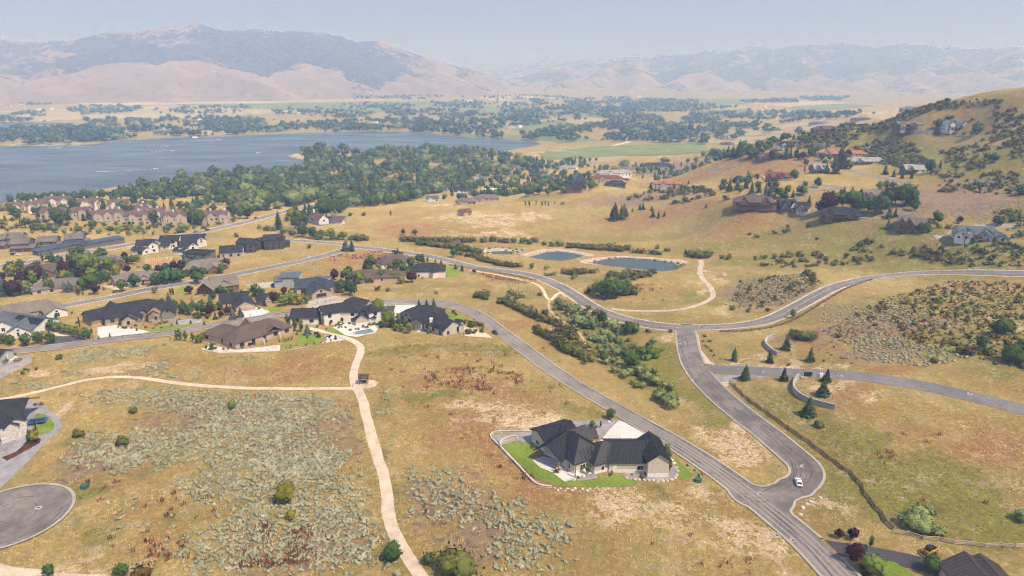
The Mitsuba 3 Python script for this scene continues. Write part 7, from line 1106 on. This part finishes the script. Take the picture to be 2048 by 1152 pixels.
# trampoline
p = spot(76, 846); tw = frame(p, 0.35); k = thing('trampoline', 'rectangular trampoline with blue edge pads on the small lawn', 'trampoline'); o = lambda n, m, mt, par=k: obj(n, m, mt, par, to_world=tw)
o('mat', quadbox((-2.1, -1.3, .92), (4.2, 0, 0), (0, 2.6, 0), (0, 0, .03)), 'trampoline_mat')
for (x, y, a, b) in ((-2.6, -1.75, 5.2, .5), (-2.6, 1.25, 5.2, .5), (-2.6, -1.25, .5, 2.5), (2.1, -1.25, .5, 2.5)): o('edge_pad', quadbox((x, y, .92), (a, 0, 0), (0, b, 0), (0, 0, .09)), 'blue_pad')
for x in (-2.3, 0, 2.3):
    for y in (-1.5, 1.5): o('leg', bar((x, y, -.1), (x, y, .93), .04), 'steel')
# trail shelter
p = spot(728, 767); tw = frame(p, .05); k = thing('trail_shelter', 'dark slatted shade shelter with a bench where the footpaths meet', 'shelter'); o = lambda n, m, mt, par=k: obj(n, m, mt, par, to_world=tw)
for x in (-1.35, 1.35):
    for y in (-1.0, 1.0): o('post', bar((x, y, -.3), (x, y, 2.5 + .25 * (y > 0)), .09), 'dark_timber')
for y in (-1.1, 1.1): o('beam', bar((-1.8, y, 2.5 + .25 * (y > 0)), (1.8, y, 2.5 + .25 * (y > 0)), .1), 'dark_timber')
for i in range(13): o('roof_slat', bar((-1.75 + i * .29, -1.6, 2.58), (-1.75 + i * .29, 1.6, 2.98), .09), 'dark_timber')
k = thing('bench', 'dark bench under the slatted trail shelter', 'bench'); o = lambda n, m, mt, par=k: obj(n, m, mt, par, to_world=tw)
o('seat', quadbox((-.9, -.1, .42), (1.8, 0, 0), (0, .42, 0), (0, 0, .06)), 'iron'); o('backrest', quadbox((-.9, .3, .5), (1.8, 0, 0), (0, .08, .1), (0, 0, .45)), 'iron')
for x in (-.8, .72): o('leg', quadbox((x, -.05, 0), (.08, 0, 0), (0, .36, 0), (0, 0, .42)), 'iron')
for i, (u, v) in enumerate([(706, 774), (258, 752), (1204, 700), (1080, 742), (1640, 742), (1696, 716)]):
    p = spot(u, v); k = thing('marker_post', ['short dark marker post at the footpath junction', 'thin pale marker post beside the upper footpath', 'white marker stake near the reed pocket', 'white marker stake in the dry field left of the estate road', 'white marker stake above the private road', 'thin white stake on the brushy slope'][i], 'post'); m = 'iron' if i == 0 else 'white_paint'
    obj('shaft', bar(p - [0, 0, .2], p + [0, 0, 1.2], .06), m, k); obj('cap', quadbox(p + [-.09, -.09, 1.2], (.18, 0, 0), (0, .18, 0), (0, 0, .06)), m, k)
# mailboxes and signs
for i, u in enumerate((1610.5, 1615.5, 1620.5)):
    p = spot(u, 753.5); k = thing('cluster_mailbox', f'black cluster mailbox cabinet beside the private road, {("left", "middle", "right")[i]} of three', 'mailbox', 'mailbox cabinets by the private road')
    obj('cabinet', quadbox(p + [-.45, -.3, .55], (.9, 0, 0), (0, .6, 0), (0, 0, 1.1)), 'black_plastic', k); obj('pedestal', quadbox(p + [-.2, -.2, -.2], (.4, 0, 0), (0, .4, 0), (0, 0, .76)), 'iron', k); obj('cap', quadbox(p + [-.5, -.35, 1.65], (1.0, 0, 0), (0, .7, 0), (0, 0, .08)), 'black_plastic', k)
p = spot(1615.5, 753.7); obj('mailbox_slab', quadbox(p + [-2.6, -.8, -.2], (5.2, 0, 0), (0, 1.6, 0), (0, 0, .28)), 'concrete', label='concrete slab under the mailbox cabinets', kind='structure')
p = spot(1642, 753); k = thing('utility_cabinet', 'white utility cabinet beside the black mailboxes', 'utility box'); obj('cabinet', quadbox(p + [-.55, -.4, 0], (1.1, 0, 0), (0, .8, 0), (0, 0, 1.3)), 'white_paint', k); obj('base', quadbox(p + [-.65, -.5, -.2], (1.3, 0, 0), (0, 1.0, 0), (0, 0, .26)), 'concrete', k)
for (u, v, l, m) in ((1396, 963, 'low green transformer box at the kerb below the lawn', 'green_box'), (170, 976, 'blue green utility box in the dry grass', 'green_box'), (1341, 664, 'dark transformer box beside the junction', 'iron'), (635 / 8.533 + 560, 655, 'green bin beside the cream house', 'green_box'), (485, 697, 'green bin behind the brown hip roofed house', 'green_box')):
    p = spot(u, v); bn = 'bin' in l; k = thing('wheeled_bin' if bn else 'transformer_box', l, 'bin' if bn else 'utility box'); s = .4 if bn else .75
    obj('body', quadbox(p + [-s, -s, -.1], (2 * s, 0, 0), (0, 2 * s, 0), (0, 0, 1.0)), m, k); obj('lid', quadbox(p + [-s - .05, -s - .05, .9], (2 * s + .1, 0, 0), (0, 2 * s + .1, 0), (0, 0, .12)), m, k)
for (u, v, l, pan) in ((1557, 948, 'green street name sign at the junction island', 'sign_green'), (1403, 664, 'red and white road sign at the upper junction', 'tail_red')):
    p = spot(u, v); k = thing('road_sign', l, 'sign'); obj('post', bar(p - [0, 0, .3], p + [0, 0, 2.4], .04), 'steel', k)
    if pan == 'sign_green':
        for a in (.3, 1.7): d = np.array([math.cos(a), math.sin(a), 0]); obj('plate', quadbox(p + [0, 0, 2.3 + .12 * a] - d * .55, d * 1.1, np.array([-d[1], d[0], 0]) * .03, (0, 0, .24)), pan, k)
    else:
        m = cyl(.42, .03, (0, 0, 0), 8, 'y'); obj('plate', (m[0] + p + [0, 0, 2.2], m[1]), pan, k); m = cyl(.46, .02, (0, .02, 0), 8, 'y'); obj('rim_plate', (m[0] + p + [0, 0, 2.2], m[1]), 'white_paint', k)
for i, (u, v) in enumerate(((1955, 780), (1967, 783))):
    p = spot(u, v); k = thing('bollard', f'yellow bollard beside the private road, {("left", "right")[i]} one of the pair', 'bollard', 'yellow bollards'); m = cyl(.11, 1.3, (0, 0, .45)); obj('shaft', (m[0] + p, m[1]), 'hydrant_yellow', k, smooth=40); m = cyl(.13, .08, (0, 0, 1.12)); obj('cap', (m[0] + p, m[1]), 'iron', k)
for i, (u, v, l) in enumerate(((246, 677, 'beside the grey house drive'), (341, 681, 'across from the grey gabled house'), (635, 607, 'left of three by the blue roofed house'), (651, 606, 'middle of three by the blue roofed house'), (661, 605, 'right of three by the blue roofed house'), (502, 634, 'at the drive of the stone garages'), (832, 612, 'at the dark roofed house drive'))):
    p = spot(u, v); k = thing('mailbox', 'black mailbox on a post ' + l, 'mailbox'); obj('post', bar(p - [0, 0, .2], p + [0, 0, 1.05], .06), 'iron', k); obj('box', quadbox(p + [-.14, -.28, 1.05], (.28, 0, 0), (0, .56, 0), (0, 0, .3)), 'black_plastic', k)
for (u, v, h, l, kind) in ((187, 683, 5.2, 'black lamp post beside the hedge and pale driveway', 'lamp'), (147, 503, 11, 'wooden utility pole behind the nearer garage row', 'pole'), (287.5, 478, 10, 'wooden utility pole left of the white twins', 'pole'), (402, 462, 9, 'wooden utility pole beside the highway', 'pole'), (468, 450, 12, 'tall utility pole beside the highway near the townhouses', 'pole')):
    p = spot(u, v); k = thing('street_lamp' if kind == 'lamp' else 'utility_pole', l, 'lamp' if kind == 'lamp' else 'utility pole'); tm = tube_mesh([(0, 0, -.3), (0, 0, h)], [.12 if kind == 'pole' else .07, .08 if kind == 'pole' else .05], 8); obj('shaft', (tm[0] + p, tm[1]), 'bark' if kind == 'pole' else 'black_plastic', k)
    if kind == 'pole': obj('crossarm', bar(p + [-1.1, 0, h - .6], p + [1.1, 0, h - .6], .07), 'bark', k)
    else: obj('lantern', join([quadbox(p + [-.2, -.2, h], (.4, 0, 0), (0, .4, 0), (0, 0, .45)), quadbox(p + [-.28, -.28, h + .45], (.56, 0, 0), (0, .56, 0), (0, 0, .1))]), 'black_plastic', k)
# manholes
for i, (u, v) in enumerate(((1606, 933), (1520, 988), (1586, 1081), (1554, 1071), (1017, 679), (1081, 709), (1363, 688), (1400, 742), (1388, 760), (77, 1016), (1528, 745), (1940, 788), (1685, 752))):
    p = spot(u, v, .075); l = ['on the bend above the white car', 'in the middle of the lower junction', 'on the road near the lower right driveway', 'at the kerb right of the lower field', 'on the road below the dark parked car', 'on the estate road beside the dry field', 'on the upper end of the junction road', 'where the private road branches off', 'just below the private road branch', 'in the turning circle at the left', 'on the private road before the mailboxes', 'far along the private road', 'on the private road right of the mailboxes'][i]
    k = thing('manhole', 'round manhole with concrete collar ' + l, 'manhole'); m = cyl(.85, .03, (0, 0, 0), 24); obj('collar', (m[0] + p, m[1]), 'concrete', k); m = cyl(.36, .04, (0, 0, .004), 20); obj('cover', (m[0] + p, m[1]), 'rust_iron', k)

# stone walls in courses of blocks
def block_wall(pts, h, label, m='block_stone', bl=1.1, ch=.38, th=.5, name='retaining_wall', cap=True):
    line = curve(pts, 10); k = thing(name, label, 'wall'); n = max(1, int(h / ch)); ms = []
    zb = [z1(*line.interpolate(s).coords[0]) for s in np.linspace(0, line.length, 9)]
    for c in range(n):
        s = (c % 2) * bl / 2
        while s < line.length - .2:
            e = min(s + bl - .03, line.length); a, b = (np.array(line.interpolate(t).coords[0]) for t in (s, e)); t = np.interp(s / line.length, np.linspace(0, 1, 9), zb); d = b - a; nn = np.array([-d[1], d[0]]) / np.linalg.norm(d) * th * rng.uniform(.9, 1.06)
            ms.append(quadbox(np.r_[a - nn / 2, t - .25 + c * ch], np.r_[d, 0], np.r_[nn, 0], (0, 0, ch - .025 + (.25 if c == 0 else 0)))); s += bl
    obj('block', join(ms), m, k, kind='stuff', label='stacked stone blocks of the wall'); 
    if cap: 
        cs = []
        for s in np.arange(0, line.length - .3, 1.4):
            a, b = (np.array(line.interpolate(min(t, line.length)).coords[0]) for t in (s, s + 1.36)); d = b - a
            if np.linalg.norm(d) < .2: continue
            t = np.interp(s / line.length, np.linspace(0, 1, 9), zb) + n * ch - .25 + .25; nn = np.array([-d[1], d[0]]) / np.linalg.norm(d) * (th + .16); cs.append(quadbox(np.r_[a - nn / 2, t - .02], np.r_[d, 0], np.r_[nn, 0], (0, 0, .13)))
        obj('coping', join(cs), m, k, kind='stuff', label='coping stones along the wall top')
def qq(off, sc, pts): return PP([(off[0] + x / sc, off[1] + y / sc) for x, y in pts])
block_wall(qq(AR, 3.16, [(622, 622), (596, 655), (588, 692), (606, 724), (652, 760), (722, 786), (792, 806), (855, 820)]), 2.2, 'curved grey block retaining wall below the black mailboxes')
block_wall(qq(AR, 3.16, [(490, 478), (452, 455), (420, 425), (412, 398), (438, 374), (472, 364)]), 1.8, 'curved grey block retaining wall above the private road')
HB = (960, 800)
block_wall(qq(HB, 4.096, [(470, 258), (330, 262), (200, 262), (112, 272), (86, 300), (130, 355), (200, 425), (262, 490), (340, 572), (420, 660), (470, 698), (590, 718)]), .5, 'low white stone wall curving round the green lawn', 'white_rock', 1.3, .25, .34, 'garden_wall')
block_wall(qq(HB, 4.096, [(172, 392), (176, 355), (215, 335), (270, 318), (310, 322)]), 1.1, 'short white stone wall at the upper end of the lawn', 'white_rock', 1.2, .36, .5, 'garden_wall')
block_wall(qq(A7, 3.2, [(1100, 192), (1140, 205), (1200, 212), (1280, 214), (1370, 214)]), 3.2, 'pale curved retaining wall under the tan hilltop villa', 'white_rock', 2.0, .8, .8)
block_wall(qq(A7, 3.2, [(1400, 232), (1480, 236), (1560, 236), (1640, 230)]), 1.2, 'pale rock wall below the hilltop house with white gables', 'white_rock', 2.0, .6, .8)
block_wall(qq(A7, 3.2, [(270, 492), (290, 512), (340, 518), (420, 516), (440, 508)]), 1.2, 'pale rock wall below the red brown log house', 'white_rock', 1.6, .6, .7)
block_wall(qq(A7, 3.2, [(870, 758), (930, 764), (1000, 762), (1030, 752)]), 1.3, 'stepped pale rock wall beside the dark brown hillside house', 'white_rock', 1.6, .45, .7)
def boulder(p, s, label, group=None, r=rng):
    m = trimesh.creation.icosphere(subdivisions=1); v = m.vertices * (1 + .35 * (r.random((len(m.vertices), 1)) - .5)); v = v * np.array([s, s * r.uniform(.7, 1.0), s * r.uniform(.5, .75)]); a = r.uniform(0, 6.28); v = v @ np.array([[math.cos(a), -math.sin(a), 0], [math.sin(a), math.cos(a), 0], [0, 0, 1]])
    obj('boulder', (v + p + [0, 0, s * .2], m.faces), 'white_rock', label=label, cat='boulder', group=group)
for i, (x, y) in enumerate([(1205, 640), (1235, 648), (1270, 652), (1305, 655), (1345, 658), (1385, 660), (1420, 664), (1455, 668), (1495, 668), (1535, 664), (1570, 655), (1598, 640), (1612, 615), (1618, 585), (1612, 555), (1590, 520), (1570, 495)]):
    boulder(spot(HB[0] + x / 4.096, HB[1] + y / 4.096), .5 + .15 * rng.random(), f'pale boulder edging the grey gravel bed, {ORD[i]} along the row', 'boulders edging the gravel bed')
for i, (x, y) in enumerate([(450, 605), (390, 650), (420, 622), (517, 575), (373, 700)]): boulder(spot(1500 + x / 3.69, 840 + y / 3.69), .5 + .15 * rng.random(), f'pale boulder on the verge right of the junction, {["third", "second", "fourth", "farthest", "nearest"][i]} one', 'boulders on the junction verge')
for i, (x, y) in enumerate([(610, 722), (660, 728), (720, 728), (780, 726), (840, 732), (900, 730), (960, 720), (1010, 722), (1050, 728), (640, 740), (760, 742), (880, 744), (700, 745), (820, 748)]): boulder(spot(HB[0] + x / 4.096, HB[1] + y / 4.096), .3 + .2 * rng.random(), 'pale tumbled rock below the curved lawn', 'tumbled rocks below the lawn')
for i, (x, y, l) in enumerate([(1055, 182, 'on the grey gravel beside the white driveway'), (465, 350, 'at the corner of the terrace'), (1335, 610, 'in the grey gravel by the end wall'), (845, 630, 'beside the patio planting'), (770, 655, 'at the patio corner')]): boulder(spot(HB[0] + x / 4.096, HB[1] + y / 4.096), .6, 'lone pale boulder ' + l)
# stones of the ponds' banks
sb = []
for poly, zw in ponds:
    cx, cy = poly.centroid.coords[0]; ring = poly.buffer(6.5).difference(poly.buffer(.6)); x0, y0, x1_, y1_ = ring.bounds
    q = rng.uniform([x0, cy - 3, 0], [x1_, y1_, 1], (1100, 3)); q = q[shapely.contains_xy(ring, q[:, 0], q[:, 1])]; q[:, 2] = Z(q[:, 0], q[:, 1]) + .05; sb.append(q)
sb = np.vstack(sb); rk = []
for i in range(3):
    v = trimesh.creation.icosphere(subdivisions=0).vertices * (1 + .5 * (rng.random((12, 1)) - .5)) * [1, .8, .6]; rk.append((v, trimesh.creation.icosphere(subdivisions=0).faces, v / np.linalg.norm(v, axis=1, keepdims=True)))
mat('bank_stone', speck((.56, .50, .45), .4, 1.5, .3), .95, .1)
many('riprap', rk, sb, rng.uniform(.3, .75, len(sb)), rng.uniform(.3, .7, len(sb)), 'bank_stone', 'pale riprap stones on the pond banks')
# log fences
def log_fence(pts, label, m, step=3.0, h=1.15, zig=.5):
    line = curve(pts, 6); n = int(line.length / step); k = thing('log_fence', label, 'fence'); S = []
    for i in range(n + 1):
        p = np.array(line.interpolate(i * line.length / n).coords[0]); t = np.array(line.interpolate(min(i * line.length / n + .5, line.length)).coords[0]) - np.array(line.interpolate(max(i * line.length / n - .5, 0)).coords[0]); t = t / np.linalg.norm(t); p = p + np.array([-t[1], t[0]]) * zig * (i % 2 - .5); S.append(np.r_[p, z1(*p)])
    for i, p in enumerate(S):
        lean = rng.normal(0, .05, 2); obj('post', bar(p - [0, 0, .3], p + [*lean, h + rng.uniform(-.05, .12)], .1), m, k)
        if i:
            for r_ in range(3): a, b = S[i - 1] + [0, 0, .3 + .36 * r_ + rng.uniform(-.04, .04)], p + [0, 0, .3 + .36 * r_ + rng.uniform(-.04, .04)]; obj('rail', bar(a - (b - a) * .06, b + (b - a) * .06, .075), m, k)
log_fence(qq(AR, 3.16, [(190, 655), (250, 712), (330, 782), (420, 842), (480, 890), (560, 940)]) .tolist() + qq(AB, 3.69, [(262, 52), (340, 112), (430, 172), (520, 242), (600, 302), (660, 347), (720, 387), (772, 434), (822, 494), (852, 562), (902, 624), (952, 684), (1002, 754), (1046, 812)]).tolist(), 'dark zigzag log fence running down the dry meadow', 'old_rail')
log_fence(qq(AB, 3.69, [(1052, 832), (1150, 852), (1260, 877), (1380, 894), (1500, 912), (1610, 928), (1740, 936), (1850, 940), (2060, 938)]), 'pale log fence crossing the meadow at the lower right', 'pale_rail')
log_fence(PP([(1745, 560), (1700, 575), (1660, 597), (1620, 622), (1580, 644), (1540, 656), (1500, 662), (1440, 665)]), 'dark log fence along the far bend of the through road', 'old_rail', 3.4)
log_fence(PP([(900, 531), (940, 538), (985, 545), (1030, 553), (1070, 562)]), 'dark log fence between footpath and through road', 'old_rail', 3.4)
# pool and garden furniture
pool = Polygon(qq(HZ3, 8.533, [(1240, 742), (1330, 716), (1540, 688), (1612, 732), (1480, 756), (1310, 768)])); pz = max(z1(*c) for c in pool.exterior.coords) + .08
k = thing('swimming_pool', 'grey blue swimming pool on the white terrace', 'pool'); obj('water', poly_sheet(pool, pz + .02), 'pool_water', k); obj('coping', trimesh.creation.extrude_polygon(pool.buffer(.6).difference(pool), .5).apply_translation([0, 0, pz - .4]), 'white_concrete', k)
def garden_chair(p, a, label, group):
    tw = frame(p, a); k = thing('garden_chair', label, 'chair', group); o = lambda n, m, mt: obj(n, m, mt, k, to_world=tw)
    o('seat', quadbox((-.35, -.35, .34), (.7, 0, 0), (0, .7, 0), (0, 0, .12)), 'wicker'); o('backrest', quadbox((-.35, .27, .4), (.7, 0, 0), (0, .1, 0), (0, .2, .6)), 'wicker')
    for x in (-.3, .3): o('armrest', quadbox((x - .05, -.3, .46), (.1, 0, 0), (0, .6, 0), (0, 0, .18)), 'wicker')
    for x in (-.3, .24):
        for y in (-.3, .24): o('leg', quadbox((x, y, 0), (.06, 0, 0), (0, .06, 0), (0, 0, .35)), 'wicker')
for i, (x, y) in enumerate([(950, 625), (1000, 655), (1055, 645), (1012, 612), (1125, 655), (1190, 692), (1205, 700), (1298, 678), (1345, 682), (1415, 632), (1480, 655), (1505, 645)]): garden_chair(spot(560 + x / 8.533, 580 + y / 8.533, .06), rng.uniform(0, 6), f'dark garden chair on the white pool terrace, {ORD[i]} from left', 'chairs on the pool terrace')
def table(p, a, label, l=1.9, w=1.1):
    tw = frame(p, a); k = thing('garden_table', label, 'table'); o = lambda n, m, mt: obj(n, m, mt, k, to_world=tw); o('tabletop', quadbox((-l / 2, -w / 2, .7), (l, 0, 0), (0, w, 0), (0, 0, .06)), 'wicker')
    for x in (-l / 2 + .08, l / 2 - .14):
        for y in (-w / 2 + .08, w / 2 - .14): o('leg', quadbox((x, y, 0), (.06, 0, 0), (0, .06, 0), (0, 0, .7)), 'wicker')
table(spot(560 + 1440 / 8.533, 580 + 650 / 8.533, .06), .1, 'dark garden table by the swimming pool'); table(spot(790 + 695 / 11.52, 590 + 850 / 11.52, .06), .2, 'dark garden table on the patio behind the dark roofed house'); table(spot(28, 710, .06), .2, 'wooden garden table on the left edge patio')
for i, (x, y) in enumerate([(640, 840), (755, 850), (690, 870)]): garden_chair(spot(790 + x / 11.52, 590 + y / 11.52, .06), rng.uniform(0, 6), f'dark garden chair at the dark roofed house, {ORD[i]} from left', 'chairs behind the dark roofed house')
p = spot(36, 722, .05); tw = frame(p, .2); k = thing('hot_tub', 'brown square hot tub with a flat cover on the left patio', 'hot tub'); obj('shell', quadbox((-1.1, -1.1, 0), (2.2, 0, 0), (0, 2.2, 0), (0, 0, .85)), 'spa_brown', k, to_world=tw); obj('cover', quadbox((-1.16, -1.16, .85), (2.32, 0, 0), (0, 2.32, 0), (0, 0, .12)), 'spa_brown', k, to_world=tw); obj('cover_fold', quadbox((-1.16, -.03, .97), (2.32, 0, 0), (0, .06, 0), (0, 0, .03)), 'iron', k, to_world=tw); obj('step', quadbox((-.5, -1.6, 0), (1.0, 0, 0), (0, .45, 0), (0, 0, .4)), 'spa_brown', k, to_world=tw)
for i, (x, y) in enumerate([(550, 490), (602, 478)]):
    p = spot(420 + x / 6.827, 620 + y / 6.827, .05); k = thing('covered_grill', f'black covered grill behind the brown hip roofed house, {("left", "right")[i]} one', 'grill', 'covered grills'); m = cyl(.42, 1.2, (0, 0, 1.0), 12, 'x'); obj('cover', (m[0] + p - [0, 0, .05], m[1]), 'black_plastic', k, smooth=40)
    for x_ in (-.5, .5): obj('leg', bar(p + [x_, 0, -.1], p + [x_, 0, .8], .06), 'iron', k)
# solar panels on the white house: part of it
w = WS[0]; h_ = w.w / 2; slope = (w.zr - w.ze) / h_; sg = -1 if w.n[1] > 0 else 1
for r_ in range(3):
    for c_ in range(9):
        if r_ == 0 and c_ > 8 or r_ == 2 and c_ < 2: continue
        x = w.L * .42 + c_ * 1.75; y = 1.0 + r_ * 1.2; pz_ = lambda yy: w.zr + .32 - slope * yy
        obj('solar_panel', quadbox(w.pt(x, sg * y, pz_(y)), w.v3(1.66, 0, 0), w.pt(x, sg * (y + 1.1), pz_(y + 1.1)) - w.pt(x, sg * y, pz_(y)), (0, 0, .06)), 'solar_glass', kHS)
# timber house frame
pa, pb = P(1125 / 3.84, 380 + 602 / 3.84), P(1320 / 3.84, 380 + 585 / 3.84); u_ = (pb - pa)[:2]; Lf = np.linalg.norm(u_); u_ /= Lf; n_ = np.array([-u_[1], u_[0]]); k = thing('unfinished_house', 'bare timber frame of a house under construction', 'building'); zf = z1(*pa[:2]); pt = lambda x, y, z: np.r_[pa[:2] + u_ * x + n_ * y, zf + z]
for y in (0, 6, 12): obj('stud_wall', join([bar(pt(x, y, -.5), pt(x, y, 3.0), .09) for x in np.arange(0, Lf, .6)] + [bar(pt(0, y, z), pt(Lf, y, z), .1) for z in (.1, 1.5, 3.0)]), 'fresh_lumber', k)
for x in (0, Lf / 2, Lf): obj('stud_wall', join([bar(pt(x, y, -.5), pt(x, y, 3.0), .09) for y in np.arange(0, 12, .6)] + [bar(pt(x, 0, z), pt(x, 12, z), .1) for z in (.1, 3.0)]), 'fresh_lumber', k)
for x in np.arange(0, Lf, 1.2): obj('roof_truss', join([bar(pt(x, -.4, 3.1), pt(x, 6, 5.4), .08), bar(pt(x, 12.4, 3.1), pt(x, 6, 5.4), .08), bar(pt(x, 0, 3.1), pt(x, 12, 3.1), .07)]), 'fresh_lumber', k) if x < Lf * .6 else None
obj('floor_slab', quadbox(pt(-.3, -.3, -.6), np.r_[u_ * (Lf + .6), 0], np.r_[n_ * 12.6, 0], (0, 0, .62)), 'concrete', k)
# boats on the lake
for i, (x, y, ln, l) in enumerate([(965, 842, 28, 'white motor boat in mid lake, upper of two'), (995, 869, 28, 'white motor boat in mid lake, lower of two'), (1263, 806, 22, 'white motor boat close to the far shore'), (345, 850, 12, 'small white boat near the left far shore'), (895, 973, 60, 'white speed boat nearest the grove trailing a long wake'), (1485, 882, 0, 'tiny moored boat off the sandy spit')]):
    p = flat(x / 2.88, y / 2.88, LAKE_Z); a = .05 + .1 * i; tw = frame(p, a); k = thing('motor_boat', l, 'boat'); sh = [(-4, -1.4), (2, -1.4), (4.6, 0), (2, 1.4), (-4, 1.4)]
    m = trimesh.creation.extrude_polygon(Polygon(sh), 1.3); m.vertices[:, :2] *= np.where(m.vertices[:, 2:] < .5, .82, 1.0); m.apply_translation([0, 0, -.3]); obj('hull', tri(m), 'white_paint', k, to_world=tw); obj('windscreen', quadbox((-.2, -1.1, .9), (.9, 0, 0), (0, 2.2, 0), (-.4, 0, .7)), 'glass_dark', k, to_world=tw); obj('engine', quadbox((-4.5, -.4, .2), (.7, 0, 0), (0, .8, 0), (0, 0, 1.1)), 'black_plastic', k, to_world=tw)
    if ln: 
        t = np.linspace(0, 1, 24); j = rng.normal(0, .25, (2, 24)); g = Polygon(np.r_[np.c_[-4 - t * ln * 1.4, .5 + 1.3 * t + j[0]], np.c_[-4 - t * ln * 1.4, -.5 - 1.3 * t + j[1]][::-1]]).buffer(0)
        obj('wake', poly_sheet(max(getattr(g, 'geoms', [g]), key=lambda q_: q_.area), .09), 'foam', k, to_world=tw)
grove('in the beds round the black roofed house', HB, 4.096, [(988, 228, 52, 'A'), (918, 225, 52, 'L'), (950, 226, 22, 'S'), (880, 612, 92, 'A'), (1555, 577, 84, 'A'), (1515, 607, 64, 'A'), (1540, 472, 64, 'L'), (1530, 402, 44, 'L'), (1245, 614, 18, 'S'), (1350, 612, 20, 'P'), (1470, 614, 18, 'S'), (1790, 632, 22, 'P'), (1820, 612, 18, 'S'), (805, 640, 24, 'S'), (140, 350, 18, 'S'), (150, 370, 16, 'S'), (1700, 540, 20, 'S'), (1760, 580, 18, 'G')])
grove('in the white stone beds', HZ2, 6.827, [(1105, 512, 42, 'Y'), (1312, 497, 46, 'Y'), (1427, 477, 46, 'Y'), (1190, 345, 40, 'Y'), (1030, 432, 50, 'Y'), (1078, 417, 44, 'Y'), (1125, 407, 44, 'Y'), (1330, 392, 36, 'P'), (1522, 457, 24, 'P'), (1570, 447, 22, 'S'), (1650, 427, 30, 'P'), (1640, 382, 44, 'P'), (1715, 402, 62, 'C'), (1605, 367, 28, 'S'), (1580, 382, 24, 'S'), (1480, 372, 84, 'C'), (1440, 347, 44, 'P'), (950, 432, 52, 'B'), (1190, 490, 22, 'S'), (1255, 500, 18, 'S'), (1040, 520, 16, 'S')])
grove('in the garden bed of the left corner house', AZ, 4.096, [(205, 495, 30, 'S'), (235, 508, 30, 'L'), (300, 492, 28, 'S'), (190, 532, 34, 'L'), (340, 780, 40, 'G'), (290, 780, 30, 'S'), (290, 1085, 100, 'Y')])
grove('in the planted bed beside the junction', AR, 3.16, [(30, 360, 20, 'S'), (60, 390, 20, 'S'), (35, 420, 18, 'S'), (70, 450, 20, 'S'), (20, 390, 16, 'G'), (90, 480, 18, 'S'), (130, 500, 16, 'G'), (50, 430, 18, 'G')])

print('all', len(scene), 'things', sum('category' in v for v in labels.values()), 'triangles', sum(len(x[1]) for x in meshkit.WRITTEN.values()))
# foundation planting round the houses
n_ = 0
for f in FEET:
    c = np.array(f.centroid.coords[0]); 
    if np.linalg.norm(c) > 480 or n_ > 150: continue
    for t in rng.random(3):
        q = np.array(f.exterior.interpolate(t, normalized=True).coords[0]); q = q + (q - c) / np.linalg.norm(q - c) * rng.uniform(.2, 1.5)
        if q[1] > c[1] + 2 or shapely.contains_xy(pave, *q) or any(g.buffer(-.6).contains(Point(q)) for g in FEET): continue
        plant('SGLO'[n_ % 4], np.r_[q, z1(*q)], rng.uniform(.9, 1.8), 'small shrub planted at the foot of a house wall', 'shrubs at the house walls'); n_ += 1
